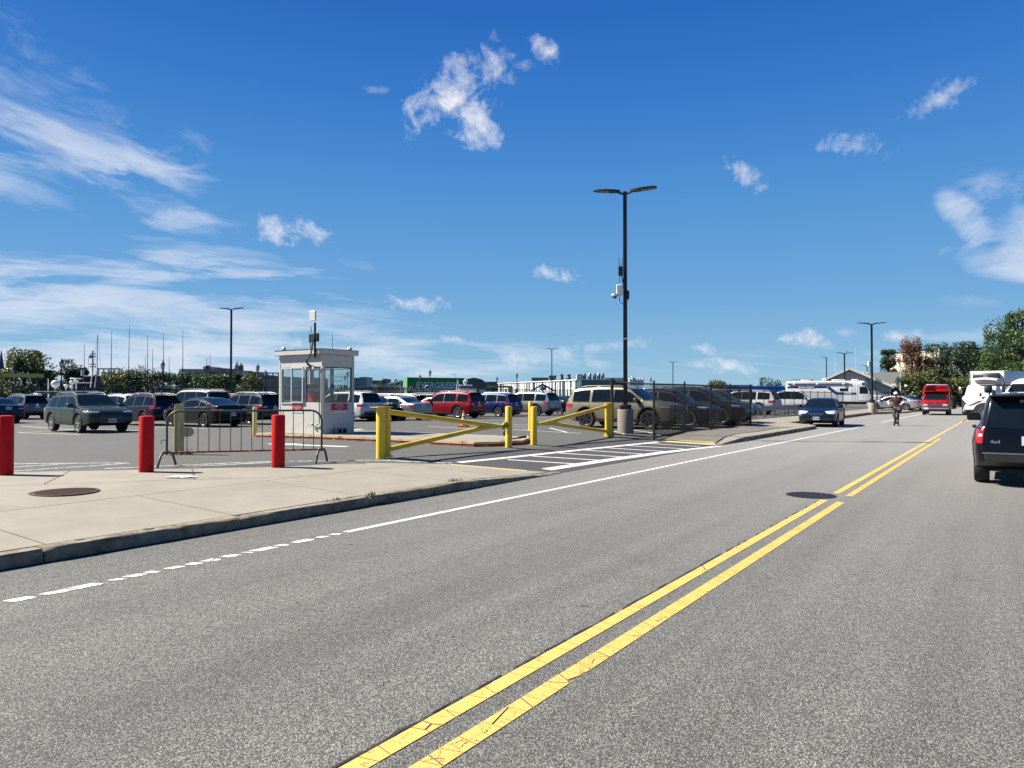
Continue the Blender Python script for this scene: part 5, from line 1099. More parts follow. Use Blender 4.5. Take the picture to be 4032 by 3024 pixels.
def window(x0, x1, z0, z1, y, fw=.04, fm='white', name='window', off=0, axis='x', thick=.03):
    mb = MB(); b = lambda u0, u1, a, c: mb.box(((u0+u1)/2, y, (a+c)/2) if axis == 'x' else (y, (u0+u1)/2, (a+c)/2), (u1-u0, thick, c-a) if axis == 'x' else (thick, u1-u0, c-a))
    b(x0, x1, z0, z0+fw); b(x0, x1, z1-fw, z1); b(x0, x0+fw, z0+fw, z1-fw); b(x1-fw, x1, z0+fw, z1-fw)
    f = mb.build(name, fm, bt_, None)
    g = MB(); a0, a1, c0, c1 = x0+fw*.5, x1-fw*.5, z0+fw*.5, z1-fw*.5; g.add([(a0, y, c0), (a1, y, c0), (a1, y, c1), (a0, y, c1)] if axis == 'x' else [(y, a0, c0), (y, a1, c0), (y, a1, c1), (y, a0, c1)], [(0, 1, 2, 3)]); g.build('pane', GL, f, None); return f
window(.11, .70, z1w-.05, z2w-.02, -.012, .035); window(.66, 1.25, z1w-.02, z2w+.0, -.040, .035); window(1.36, 2.05, z1w+.01, z2w-.01, .02, .02, 'blacks')
wr_ = window(.10, bd-.10, z1w+.01, z2w-.01, bw-.02, .018, 'blacks', axis='y')
window(.12, 1.05, z1w+.02, z2w-.02, bd-.02, .04); window(1.15, bw-.12, z1w+.02, z2w-.02, bd-.02, .03); window(.12, bd-.12, z1w+.02, z2w-.02, .02, .03, axis='y')
MB().box((bw/2, .42, z1w-.02), (bw-.2, .5, .04)).build('counter', 'offw', bt_, None)
# things inside and on it
ps = thing('pay_sign', (bx0+1.02, by0+.62, zb+z1w), R(0), 'red sign reading PAY HERE standing inside the booth', 'sign')
MB().rbox((0, 0, .29), (.86, .02, .56), .01).build('board', 'redsign', ps, 30); MB().box((0, .012, .29), (.92, .02, .62)).build('sign_frame', 'galv', ps, None)
put_text('lettering', 'PAY HERE', .16, 'redtext', ps, (0, -.016, .40), -PI/2, .004, .003, 1.0, 1.05)
t = thing('paper_stack', (bx0+1.78, by0+.36, zb+z1w), R(10), 'white papers lying on the booth counter', 'papers'); MB().box((0, 0, .03), (.36, .26, .05)).build('sheets', 'whitec', t, None); MB().box((.02, .02, .075), (.3, .22, .03), rz=.3).build('sheets', 'whitec', t, None)
def plaque(x, y, zc, fac, w_, h_):
    a = fac; t = thing('notice_sign', (bx0+x, by0+y, zb+zc), a+PI/2, 'red and white notice fixed to the booth wall under the '+('sliding window' if fac < -1 else 'side window'), 'sign')
    MB().box((0, -.006, h_*.12), (w_, .008, h_*.76)).build('red_panel', 'redsign', t, None); MB().box((0, -.006, -h_*.38), (w_, .0085, h_*.24)).build('white_panel', 'redtext', t, None)
    put_text('lettering', 'No Attendant', .052, 'redtext', t, (0, -.012, h_*.36), -PI/2, .001, .002); put_text('lettering', 'Please call 617-451-1497', .038, 'redtext', t, (0, -.012, h_*.13), -PI/2, .001, .002); put_text('lettering', 'Thank You', .045, 'redtext', t, (0, -.012, -h_*.09), -PI/2, .001, .002)
    MB().lathe([(.018, 0), (.018, .006)], 12, (-w_*.38, -.012, -h_*.38), 'Y').build('emblem', 'ink2', t, None)
plaque(.94, -.003, .82, -PI/2, .52, .28); plaque(bw+.003, .70, .83, 0, .70, .30)
put_text('lettering', 'Thank you for', .12, 'redtext', wr_, (bw-.005, .56, 1.86), 0, .001, .002); put_text('lettering', 'parking with', .12, 'redtext', wr_, (bw-.005, .56, 1.72), 0, .001, .002)
put_text('lettering', 'PILGRIM', .17, 'navy', wr_, (bw-.005, .70, 1.52), 0, .003, .002, 1, 1.1); put_text('lettering', 'PARKING', .10, 'redsign', wr_, (bw-.005, .76, 1.40), 0, .003, .002, 1, 1.2)
am = thing('antenna_mast', (bx0+bw-.22, by0-.13, zb+zt-.1), 0, 'black antenna mast with square white panel and radio boxes on the booth roof edge', 'antenna')
MB().tube([(0, 0, 0), (0, 0, 1.12)], .035, 8).build('mast', 'blacks', am, 40); MB().rbox((-.05, -.05, 1.33), (.28, .06, .32), .01).build('panel_antenna', 'white', am, 30)
MB().rbox((-.03, -.05, .63), (.18, .10, .28), .01).build('radio_box', 'blacks', am, 30); MB().rbox((.12, -.02, .64), (.12, .09, .26), .01).build('radio_box', 'blacks', am, 30); MB().box((-.20, -.05, .62), (.035, .03, .26)).build('side_antenna', 'blacks', am, None)
for (x, z0, z1) in ((-.13, .78, 1.0), (.09, .77, 1.0), (-.15, .28, .5), (.07, .26, .5)): MB().cyl((x, -.05, z0), (x, -.05, z1), .012, 6).build('whip_antenna', 'blacks', am, None)
cpts = [(.03, -.06, .8), (-.02, -.09, .4), (-.10, -.08, .14), (-.22, -.05, .0), (-.36, -.02, -.06), (-.42, .02, -.14), (-.40, .06, -.22), (-.30, .08, -.28), (-.2, .09, -.30)]
def smooth(pts, n=5):
    out = []; P_ = [Vector(p) for p in pts]; P_ = [P_[0]]+P_+[P_[-1]]
    for i in range(1, len(P_)-2):
        for k in range(n):
            t = k/n; a, b, c, d = P_[i-1:i+3]; out.append(.5*((2*b)+(c-a)*t+(2*a-5*b+4*c-d)*t*t+(-a+3*b-3*c+d)*t**3))
    return out+[P_[-2]]
MB().tube(smooth(cpts), .024, 7).build('cable', 'blacks', am, 50); MB().tube(smooth([(a+.04, b-.01, c+.03) for a, b, c in cpts]), .02, 7).build('cable', 'galv', am, 50)
MB().rbox((-.16, .08, -.31), (.10, .07, .12), .01).build('junction_box', 'white', am, 30)
MB().tube(smooth([(-.1, .09, -.30), (.03, .09, -.31), (.10, .09, -.40), (.11, .09, -.7), (.11, .09, -2.0), (.08, .09, -2.10), (-.02, .09, -2.16), (-.14, .09, -2.16)]), .017, 7).build('conduit', 'galv', am, 50)
MB().rbox((-.20, .07, -2.15), (.08, .06, .06), .008).build('conduit_box', 'galv', am, 30)
t = thing('cinder_block', (bx1+.17, by0+.60, zb), R(88), 'grey concrete block on the island against the booth side wall', 'block')
MB().box((0, 0, .095), (.40, .18, .19)).build('block', 'conc', t, None)
for x in (-.10, .10): MB().box((x, -.088, .095), (.13, .02, .12)).build('core_hole', 'under', t, None)
# ---- orange cone
p = at(1826, 1681); cn = thing('traffic_cone', p, R(20), 'orange traffic cone with two white bands in front of the red SUV', 'cone')
MB().rbox((0, 0, .02), (.38, .38, .04), .01).build('base', 'rubber', cn, 30); MB().lathe([(.15, .04), (.145, .07), (.105, .30)], 20).build('cone_body', 'orange', cn, 40)
for a, b, m_ in ((.30, .42, 'redtext'), (.42, .50, 'orange'), (.50, .60, 'redtext'), (.60, .74, 'orange')):
    f = lambda z: .145-(z-.07)*.174; MB().lathe([(f(a), a), (f(b), b)], 20).build('band', m_, cn, 40)
MB().rbox((0, 0, .055), (.36, .36, .03), .01).build('foot', 'orange', cn, 30)
# ---- sidewalk litter and weeds
p = at(715, 1880, .0); t = MB(); zc = hs(-12.2, 6.4); d_, _ = ray(715, 1881); k_ = (zc-EYE)/d_.z; t = thing('paper_scrap', (d_.x*k_, d_.y*k_, zc), R(34), 'crumpled white paper lying flat on the sidewalk behind the manhole', 'litter')
vs = []; n = 10
for i in range(n+1):
    for j_ in range(6):
        x = -.26+.52*i/n; y = -.09+.18*j_/5; e = math.sqrt(max(0, 1-(x/.27)**2)); vs.append((x, y*(e+.15)*1.1, .012+.02*rng.random()*(e)))
MB().add(vs, [(i*6+j_, i*6+6+j_, i*6+7+j_, i*6+j_+1) for i in range(n) for j_ in range(5)]).build('sheet', 'whitec', t, 30)
def weeds(c, n, sp, h, label, mat='lfo'):
    mb = MB()
    for k in range(n):
        a = rng.uniform(0, 2*PI); r_ = abs(rng.normal(0, sp)); b = Vector((c[0]+r_*math.cos(a)*.5, c[1]+r_*math.sin(a)*1.3, c[2])); l_ = h*rng.uniform(.4, 1); t_ = rng.uniform(0, 2*PI); lean = rng.uniform(.1, .8)
        q = b+Vector((math.cos(t_)*lean*l_, math.sin(t_)*lean*l_, l_)); w_ = Vector((-math.sin(t_), math.cos(t_), 0))*.006
        m_ = b.lerp(q, .55)+Vector((0, 0, l_*.12)); mb.add([b-w_, b+w_, m_+w_, m_-w_, q], [(0, 1, 2, 3), (3, 2, 4)])
    return tag(mb.build('weeds', mat, None, None), label, None, None, 'stuff')
weeds((-7.70, 7.60, .12), 60, .07, .075, None); weeds((-7.60, 7.65, .0), 40, .09, .06, None); weeds((-7.8, 9.6, .12), 40, .07, .08, None); weeds((-7.8, 7.0, .13), 22, .08, .05, None)
weeds((-7.62, 25.3, .0), 50, .2, .10, None); weeds((-7.62, 32.9, .0), 40, .2, .10, None)
p = at(690, 1790); weeds((p.x, p.y, p.z), 60, .2, .14, None); weeds((p.x+.3, p.y+.1, p.z), 60, .22, .10, None); p = at(1330, 1712)
weeds((-13.4, 40.2, .2), 160, .25, .75, None, 'lfg')
# holes and broken edge pieces on the kerb top
M['holed'] = pm('dirt_hole', (.03, .028, .02), .95, 0, .3, 20)
for (px, py, s_) in ((590, 2084, .09), (316, 2126, .07), (690, 2070, .05), (935, 2030, .06), (1140, 1990, .03), (1385, 1957, .06)):
    d_, _ = ray(px, py); k_ = (.138-EYE)/d_.z; MB().lathe([(s_, 0), (s_*.8, .003), (s_*.3, .0035)], 9, (d_.x*k_-.02, d_.y*k_, .134)).build('pothole', 'holed', None, None, kind='stuff')

# ------------------------------------------------------------------ chain link fences
def fence_run(t, pts, h, pitch=.075, wire=.0024, post_r=.03, mat='blacks', z=None, mesh=True, bottom=True, ends=True, wname='chain_link'):
    """pts in world coordinates; parts are children of thing t at the origin"""
    wz = z or (lambda p: gz(p.x))
    wm = MB()
    for i, (p, q) in enumerate(zip(pts, pts[1:])):
        p, q = Vector((*p[:2], 0)), Vector((*q[:2], 0)); zp, zq = wz(p)+.04, wz(q)+.04; d = q-p; L = d.length; d.normalize()
        MB().tube([(p.x, p.y, zp+h), (q.x, q.y, zq+h)], .03, 6).build('top_rail', mat, t, 50)
        if bottom: MB().tube([(p.x, p.y, zp+.05), (q.x, q.y, zq+.05)], .02, 5).build('bottom_rail', mat, t, 50)
        if mesh:
            n = int((L+h)/pitch)+1; nr = Vector((-d.y, d.x, 0))
            for s_ in (1, -1):
                for k in range(n):
                    u = k*pitch       # line: at height v the position along is u - v (s=1) or L-(u-v)
                    v0, v1 = max(0, u-L), min(h, u)
                    if v1-v0 < .02: continue
                    a0, a1 = u-v0, u-v1
                    if s_ < 0: a0, a1 = L-a0, L-a1
                    za, zb_ = zp+(zq-zp)*a0/L, zp+(zq-zp)*a1/L
                    A_ = p+d*a0+nr*.004*s_+Vector((0, 0, za+v0)); B_ = p+d*a1+nr*.004*s_+Vector((0, 0, zb_+v1)); wm.bar(A_, B_, wire*2, wire*2, up=nr)
            kk = MB()
            for k in range(int(L/pitch)): a = k*pitch; zz = zp+(zq-zp)*a/L+h; b = p+d*a+Vector((0, 0, zz)); wm.bar(b, b+d*.012+Vector((0, 0, .035)), wire*2, wire*2)
    for i, p in enumerate(pts):
        p = Vector((*p[:2], 0)); r_ = post_r*1.5 if (i in (0, len(pts)-1) and ends) else post_r
        MB().lathe([(r_, -.06), (r_, h+.12), (r_*1.15, h+.12), (r_*1.1, h+.15), (r_*.4, h+.17)], 10, (p.x, p.y, wz(p))).build('post', mat, t, 50)
    if mesh: o = wm.build(wname, 'vinyl', t, None); o['kind'] = 'stuff'
F = [at(2410, 1719), at(2592, 1735), at(2696, 1707), at(2800, 1697), at(2875, 1686), at(2955, 1681)]
F[1].x = -9.62
ft = thing('chain_link_fence', (0, 0, 0), 0, 'black chain link fence turning the corner at the street, in front of the cream SUV', 'fence')
fence_run(ft, F, 1.80, .070, .0030, .036)
bz2 = [Vector((-10.6, 34.6, 0)), Vector((-13.4, 36.0, 0)), Vector((-13.5, 38.4, 0))]+[Vector((-13.4+.03*k, 41+2.6*k, 0)) for k in range(14)]
ft2 = thing('chain_link_fence', (0, 0, 0), 0, 'long black fence with close posts running behind the steel guardrail', 'fence')
fence_run(ft2, bz2, 1.62, .16, .0022, .028)
# guardrail
gr = thing('guardrail', (0, 0, 0), 0, 'grey corrugated steel guardrail with rounded end beside the far sidewalk', 'guardrail')
gp_ = [Vector((-12.75, 36.2, 0)), Vector((-12.6, 39, 0)), Vector((-12.45, 44, 0)), Vector((-12.35, 50, 0)), Vector((-12.3, 58, 0)), Vector((-12.25, 66, 0))]
prof = [(.0, .44), (.05, .49), (.05, .53), (-.005, .58), (-.005, .62), (.05, .67), (.05, .71), (0, .76)]
zz_ = .20
for a, b in zip(gp_, gp_[1:]):
    d = (b-a).normalized(); nrm = Vector((d.y, -d.x, 0)); vs = []
    for c in (a, b):
        for th_ in (0, .012):
            vs += [(c.x+nrm.x*(o_-th_), c.y+nrm.y*(o_-th_), zz_+h_) for o_, h_ in prof]
    n = len(prof); fs = []
    for k in range(n-1): fs += [(k, k+1, 2*n+k+1, 2*n+k), (n+k+1, n+k, 3*n+k, 3*n+k+1)]
    fs += [(0, 2*n, 3*n, n), (n-1, 2*n-1, 4*n-1, 3*n-1)]
    MB().add(vs, fs).build('rail', 'galv', gr, 40)
MB().rbox((gp_[0].x-.02, gp_[0].y-.22, zz_+.60), (.10, .55, .36), .04).build('end_wing', 'galv', gr, 40)
y = 36.6
while y < 66:
    x = float(np.interp(y, [p.y for p in gp_], [p.x for p in gp_])); MB().box((x-.12, y, zz_+.36), (.14, .12, .80)).build('post', 'galv', gr, None); y += 1.9
for (px, py, lab) in ((2780, 1692, 'pale concrete wheel stop behind the fence, nearest the street corner'), (2850, 1683, 'concrete wheel stop behind the fence further along')):
    p = at(px, py); o = MB().rbox((0, 0, .07), (.20, 1.5, .15), .04).build('wheel_stop', 'conc', None, 30); o.location = (p.x-.9, p.y+.4, .22); tag(o, lab, 'wheel stop')
p = atd(2765, 36.5); wb = thing('white_sign_box', (p.x, p.y, .2), R(-60), 'pale grey utility box on a short post behind the chain link fence', 'utility box')
MB().rbox((0, 0, .78), (.5, .14, .42), .04).build('box', 'white', wb, 40); MB().cyl((0, 0, 0), (0, 0, .6), .04, 8).build('post', 'galv', wb, 40)
wst = thing('sign_post', (atd(2790, 41).x, atd(2790, 41).y, .2), R(-50), 'narrow white panel on a post among the cars behind the fence', 'sign'); MB().box((0, 0, 1.35), (.16, .03, .62)).build('panel', 'white', wst, None); MB().cyl((0, .04, 0), (0, .04, 1.6), .025, 6).build('post', 'blacks', wst, None)

# ------------------------------------------------------------------ lot lamps
def led_head(name, par, s_, mat='blacks', z=9.0, reach=.16):
    pts = [(0, -.05), (.06, -.10), (.35, -.17), (.80, -.18), (.95, -.10), (.99, 0), (.95, .10), (.80, .18), (.35, .17), (.06, .10), (0, .05)]
    M_ = Matrix.Translation((s_*(reach+.02), 0, z)) @ Matrix.Rotation(0 if s_ > 0 else PI, 4, 'Z') @ Matrix.Rotation(-.10, 4, 'Y')
    h = MB().prism(pts, 0, lambda x, y: .03+.05*max(0, 1-x*.9), M_).build(name, mat, par, 30)
    MB().tube([(0, 0, z-.1), (s_*.10, 0, z-.05), (s_*(reach+.2), 0, z+.05)], .04, 6).build('arm', mat, h, 40)
    for i in range(4):
        for j_ in (-1, 1): MB().prism([(.42+.12*i, j_*.02), (.50+.12*i, j_*.02), (.50+.12*i, j_*.12), (.42+.12*i, j_*.12)], -.006, .0, M_).build('led_panel', M['hdark'], h, None)
    MB().prism([(.06, -.05), (.34, -.05), (.34, .05), (.06, .05)], .08, .086, M_).build('top_label', 'white', h, None)
    return h
def lot_lamp(p, rz, H_, label, base=True, heads=(1, -1), name='lot_lamp', group='twin head lot lamps'):
    t = thing(name, p, rz, label, 'lamp post', group)
    MB().box((0, 0, .95+(H_-.95)/2), (.15, .15, H_-.95), taper=(.86, .86)).build('pole', 'blacks', t, None)
    MB().lathe([(.29, -.05), (.29, .85), (.275, .875)], 28).build('concrete_base', 'conc', t, 40)
    MB().rbox((0, 0, .96), (.40, .40, .18), .02, rz=-rz+R(30)).build('base_cover', 'blacks', t, 40)
    for s_ in heads: led_head('lamp_head', t, s_, z=H_-.02)
    return t
p = at(2463, 1706); ml = lot_lamp(p, R(22), 8.85, 'tall black twin head lamp post on a round concrete base behind the fence corner')
MB().rbox((-.16, -.10, 2.92+3.0), (.16, .16, .34), .02).build('radio_box', 'blacks', ml, 30)
for (x, z0, z1) in ((-.20, 6.1, 6.42), (-.10, 6.1, 6.40), (-.20, 5.5, 5.75), (-.1, 5.5, 5.75)): MB().cyl((x, -.1, z0), (x-.02 if z0 > 6 and x < -.15 else x, -.1, z1), .012, 6).build('whip_antenna', 'blacks', ml, None)
MB().rbox((-.20, -.12, 5.22), (.22, .18, .40), .03).build('camera_box', 'white', ml, 30); cm = MB().lathe([(.13, .06), (.14, 0), (.10, -.04)], 16, (-.36, -.16, 5.02)).build('security_camera', 'white', ml, 40); MB().lathe([(.075, 0), (.06, -.06), (.02, -.08)], 14, (-.36, -.16, 4.99)).build('camera_dome', 'trim', cm, 40)
MB().rbox((.05, 0, 5.05), (.20, .22, .34), .05).build('clamp', 'blacks', ml, 40); MB().tube(smooth([(-.15, -.08, 5.8), (-.08, -.08, 5.6), (-.06, -.05, 5.3)]), .014, 6).build('cable', 'blacks', ml, 50); MB().tube(smooth([(-.2, -.12, 5.0), (-.18, -.1, 4.8), (-.08, -.06, 4.72)]), .014, 6).build('cable', 'blacks', ml, 50)
MB().box((0, -.068, 3.45), (.13, .02, .05)).build('reflective_band', 'white', ml, None)
for (px, dep, top, rz, lab) in ((909, 64, 1217, R(30), 'black twin head lamp post standing among the parked cars left of the booth'), (2173, 120, 1374, R(40), 'far black twin head lamp post above the silver grey SUV'), (2650, 150, 1426, R(40), 'farthest black twin head lamp post above the chain link fence'),
    (3434, 60.5, 1275, R(28), 'black twin head lamp post on concrete base beside the police command truck'), (3326, 96, 1391, R(38), 'black twin head lamp post with a gull, in front of the gabled building')):
    p = atd(px, dep); z0 = gz(p.x); h = atd(px, dep, top).z-z0; lot_lamp((p.x, p.y, z0), rz, h, lab)
for (px, dep, top, hd_, lab) in ((3255, 140, 1407, (-1,), 'single head black lamp rising behind the left roof slope of the gabled building'), (3415, 140, 1440, (-1,), 'short looking black lamp rising behind the long low roof')):
    p = atd(px, dep); h = atd(px, dep, top).z; lot_lamp((p.x, p.y, 0), R(34), h, lab, heads=hd_, group=None)
# gull
p = atd(3338, 96, 1386); gu = thing('gull', p, R(34), 'white gull perched on the lamp head in front of the gabled building', 'bird')
def skin_body(name, mat, verts, edges, radii, parent=None, root=0, sub=2):
    me = bpy.data.meshes.new(name); me.from_pydata(verts, edges, []); o = bpy.data.objects.new(name, me); COL.objects.link(o); me.materials.append(M[mat] if isinstance(mat, str) else mat)
    if parent: o.parent = parent
    md = o.modifiers.new('skin', 'SKIN'); md.use_smooth_shade = True
    sv_ = me.skin_vertices[0].data
    for i, r_ in enumerate(radii): sv_[i].radius = (r_, r_) if not isinstance(r_, tuple) else r_
    sv_[root].use_root = True
    s2 = o.modifiers.new('sub', 'SUBSURF'); s2.levels = sub; s2.render_levels = sub; return o
skin_body('body', 'white', [(0, 0, .12), (-.16, 0, .10), (-.3, 0, .10), (.12, 0, .17), (.18, 0, .25), (.25, 0, .25)], [(0, 1), (1, 2), (0, 3), (3, 4), (4, 5)], [.09, .07, .025, .07, .05, .012], gu)
MB().box((-.10, 0, .155), (.30, .17, .03)).build('wing', 'galv', gu, None)
# ------------------------------------------------------------------ rider on the scooter
p = at(3524, 1677); sc_h = R(-90-4)
sk = thing('kick_scooter', (p.x, p.y+.1, 0), sc_h, 'black electric kick scooter ridden towards us along the street', 'scooter')
MB().rbox((-.35, 0, .13), (.62, .16, .05), .02).build('deck', 'blacks', sk, 40)
for x in (.22, -.80): MB().lathe([(.04, -.02), (.095, -.026), (.11, 0), (.095, .026), (.04, .02)], 20, (x, 0, .11), 'Y').build('wheel', 'tyre', sk, 40)
MB().tube([(.22, 0, .13), (.17, 0, .30), (.03, 0, 1.08)], .024, 8).build('steering_column', 'blacks', sk, 40); MB().tube([(.03, -.27, 1.10), (.03, 0, 1.08), (.03, .27, 1.10)], .015, 7).build('handlebar', 'blacks', sk, 40)
MB().tube([(.16, 0, .22), (-.05, 0, .13)], .03, 7).build('neck', 'blacks', sk, 40); MB().lathe([(.03, 0), (.03, .03)], 12, (.09, 0, .96), 'X').build('headlight', 'head', sk, 40); MB().rbox((.245, 0, .25), (.06, .07, .05), .02).build('mudguard', 'blacks', sk, 40)
MB().rbox((.10, .0, .5), (.02, .05, .10), .005).build('white_tag', 'white', sk, 30)
pr = thing('person', (p.x, p.y+.1, 0), sc_h, 'person in a maroon t-shirt and white cap riding a scooter with elbows out', 'person')
# joints in the frame x forward, y left, z up, standing on the deck
V_ = [(-.32, 0, 1.00), (-.34, 0, 1.14), (-.30, 0, 1.34), (-.27, 0, 1.44), (-.25, 0, 1.52), (-.22, 0, 1.62), (-.21, 0, 1.72),
      (-.28, .17, 1.40), (-.20, .40, 1.24), (.00, .24, 1.12), (-.28, -.17, 1.40), (-.20, -.40, 1.24), (.00, -.24, 1.12),
      (-.33, .09, .93), (-.27, .08, .56), (-.38, .06, .22), (-.22, .06, .17), (-.34, -.09, .93), (-.25, -.10, .56), (-.50, -.06, .22), (-.34, -.06, .17)]
E_ = [(0, 1), (1, 2), (2, 3), (3, 4), (4, 5), (5, 6), (2, 7), (7, 8), (8, 9), (2, 10), (10, 11), (11, 12), (0, 13), (13, 14), (14, 15), (15, 16), (0, 17), (17, 18), (18, 19), (19, 20)]
R_ = [.145, .14, .15, .09, .055, .085, .07, .065, .042, .032, .065, .042, .032, .095, .065, .045, .04, .095, .065, .045, .04]
skin_body('body', 'skin', V_, E_, R_, pr)
skin_body('t_shirt', 'maroon', [V_[0], V_[1], V_[2], V_[3], V_[7], tuple((Vector(V_[7])+Vector(V_[8]))/2*1.0), V_[10], tuple((Vector(V_[10])+Vector(V_[11]))/2)], [(0, 1), (1, 2), (2, 3), (2, 4), (4, 5), (2, 6), (6, 7)], [.175, .165, .175, .085, .088, .082, .088, .082], pr)
skin_body('sleeve', 'whitec', [tuple(Vector(V_[7]).lerp(Vector(V_[8]), .6)), V_[8], V_[9]], [(0, 1), (1, 2)], [.062, .050, .038], pr); skin_body('sleeve', 'whitec', [tuple(Vector(V_[10]).lerp(Vector(V_[11]), .6)), V_[11], V_[12]], [(0, 1), (1, 2)], [.062, .050, .038], pr)
skin_body('trousers', 'greyc', [V_[0], V_[13], V_[14], tuple(Vector(V_[15])+Vector((0, 0, .06))), V_[17], V_[18], tuple(Vector(V_[19])+Vector((0, 0, .06)))], [(0, 1), (1, 2), (2, 3), (0, 4), (4, 5), (5, 6)], [.155, .11, .08, .062, .11, .08, .062], pr)
for (i, k_) in ((15, 16), (19, 20)): a, b = Vector(V_[i]), Vector(V_[k_]); skin_body('shoe', 'blacks', [tuple(a+Vector((-.06, 0, -.02))), tuple(b+Vector((.03, 0, .01))), tuple(b+Vector((.10, 0, 0)))], [(0, 1), (1, 2)], [.05, .048, .035], pr)
MB().lathe([(.108, 0), (.112, .05), (.09, .10), (.04, .13), (.01, .135)], 18, (-.225, 0, 1.665)).build('cap', 'whitec', pr, 60); MB().rbox((-.08, 0, 1.675), (.14, .15, .015), .01).build('cap_brim', 'whitec', pr, 40)
MB().lathe([(.055, 0), (.09, .06), (.085, .10)], 12, (-.24, 0, 1.56)).build('hair', 'trim', pr, 60)
for s_ in (1, -1):   # gripping hands, five fingers round the bar
    for k_ in range(4): MB().tube([(-.012, s_*(.205+.02*k_), 1.12), (.035, s_*(.205+.02*k_), 1.125), (.058, s_*(.205+.02*k_), 1.10), (.04, s_*(.205+.02*k_), 1.078)], .0095, 6).build('finger', 'skin', pr, 60)
    MB().tube([(-.01, s_*.20, 1.115), (.0, s_*.185, 1.085), (.03, s_*.18, 1.08)], .011, 6).build('thumb', 'skin', pr, 60)
sb = skin_body('shoulder_bag', 'blacks', [(-.22, .20, .95), (-.22, .20, .72)], [(0, 1)], [.11, .12], pr); MB().tube([(-.2, .2, 1.0), (-.12, .05, 1.3), (-.22, -.12, 1.42)], .018, 6).build('bag_strap', 'blacks', pr, 50)
# driver in the tractor truck
dr_ = thing('person', (tk0.x+3.25, tk0.y-.55, 1.15), th, 'truck driver in a dark blue shirt at the open window of the white tractor truck', 'person')
skin_body('body', 'skin', [(0, 0, .5), (0, 0, .8), (0, 0, 1.0), (.0, 0, 1.16), (.0, .16, .78), (.12, .34, .62), (.40, .38, .72)], [(0, 1), (1, 2), (2, 3), (1, 4), (4, 5), (5, 6)], [.15, .12, .055, .09, .06, .04, .03], dr_)
skin_body('shirt', 'navy', [(0, 0, .45), (0, 0, .78), (0, .17, .78), (.06, .28, .68)], [(0, 1), (1, 2), (2, 3)], [.18, .17, .09, .07], dr_)
# ------------------------------------------------------------------ trees
def tree(name, base, h, w_, mat, label, cat='tree', group=None, n=3500, leaf=.28, shape='round', low=.22, trunk_r=.18, clumps=26, gap=0.6, seed=1, kind=None):
    r_ = np.random.default_rng(seed); t = thing(name, base, 0, label, cat, group)
    tm = MB(); top = Vector((0, 0, h*.72)); tm.tube([(0, 0, -.2), (.05*h*.1, 0, h*.25), (-.03, .02, h*.5), tuple(top)], [trunk_r, trunk_r*.8, trunk_r*.55, trunk_r*.2], 8)
    cs = []
    for k in range(clumps):
        for _ in range(40):
            u = r_.uniform(low, 1.0); a = r_.uniform(0, 2*PI)
            if shape == 'round': prof = math.sqrt(max(0, 1-((u-.58)/.45)**2))
            elif shape == 'cone': prof = max(.08, (1.02-u)/(1-low))**.85
            else: prof = .92*math.sqrt(max(0, 1-max(0, (u-.35)/.68)**2.2))
            rad = w_/2*prof*.84*math.sqrt(r_.uniform(.12, 1)); 
            if prof > .05: break
        cs.append(Vector((rad*math.cos(a), rad*math.sin(a), u*h*.88*(1+.05*math.sin(a*2+seed)))))
    for c in cs[::2]:
        z0 = max(low*h*.6, c.z-.25*h); tm.tube([(0, 0, z0), (c.x*.5, c.y*.5, (z0+c.z)/2+.02*h), tuple(c)], [trunk_r*.4, trunk_r*.25, trunk_r*.08], 5)
    tm.build('trunk', 'bark', t, 50)
    cr = w_*.5*gap*{'cone': .55, 'dome': .74, 'round': .66}[shape]
    idx = r_.integers(0, clumps, n); C_ = np.array([tuple(c) for c in cs])[idx]; sz = r_.uniform(.7, 1.3, clumps)[idx][:, None]*cr
    dirs = r_.normal(size=(n, 3)); dirs /= np.linalg.norm(dirs, axis=1)[:, None]; rad = r_.uniform(.35, 1.0, n)[:, None]**.6
    P_ = C_+dirs*rad*sz*np.array([1, 1, .8 if shape != 'cone' else .55])
    # sub clumping
    P_ += np.sin(P_*3.1/leaf*.25)*leaf*.6
    nrm = dirs*.6+r_.normal(size=(n, 3))*.7+np.array([0, 0, .35]); nrm /= np.linalg.norm(nrm, axis=1)[:, None]
    tg = np.cross(nrm, r_.normal(size=(n, 3))); tg /= np.linalg.norm(tg, axis=1)[:, None]; bt2 = np.cross(nrm, tg)
    s_ = leaf*r_.uniform(.5, 1.15, n)[:, None]
    vs = np.stack([P_-tg*s_*.5, P_-bt2*s_*.32+nrm*s_*.1, P_+tg*s_*.5, P_+bt2*s_*.32+nrm*s_*.1], 1).reshape(-1, 3)
    me = bpy.data.meshes.new('crown'); me.vertices.add(4*n); me.vertices.foreach_set('co', vs.ravel()); me.loops.add(4*n); me.loops.foreach_set('vertex_index', np.arange(4*n, dtype=np.int32)); me.polygons.add(n)
    me.polygons.foreach_set('loop_start', np.arange(0, 4*n, 4, dtype=np.int32)); me.polygons.foreach_set('loop_total', np.full(n, 4, dtype=np.int32)); me.update(); me.validate(); me.materials.append(M[mat])
    link('crown', me, t); return t
def tr(name, px0, px1, ytop, depth, mat, label, ybase=1557, **k):
    b = atd((px0+px1)/2, depth); zt_ = atd((px0+px1)/2, depth, ytop).z; z0 = k.pop('z0', 0); wd = (px1-px0)/FPX*depth*1.02
    return tree(name, (b.x, b.y, z0), zt_-z0, wd, mat, label, **k)
tr('leafy_tree', 0, 190, 1378, 118, 'lfo', 'broad yellow-green tree at the far left behind the rusty beam', n=8500, leaf=.45, clumps=42, seed=3, low=.1, trunk_r=.3)
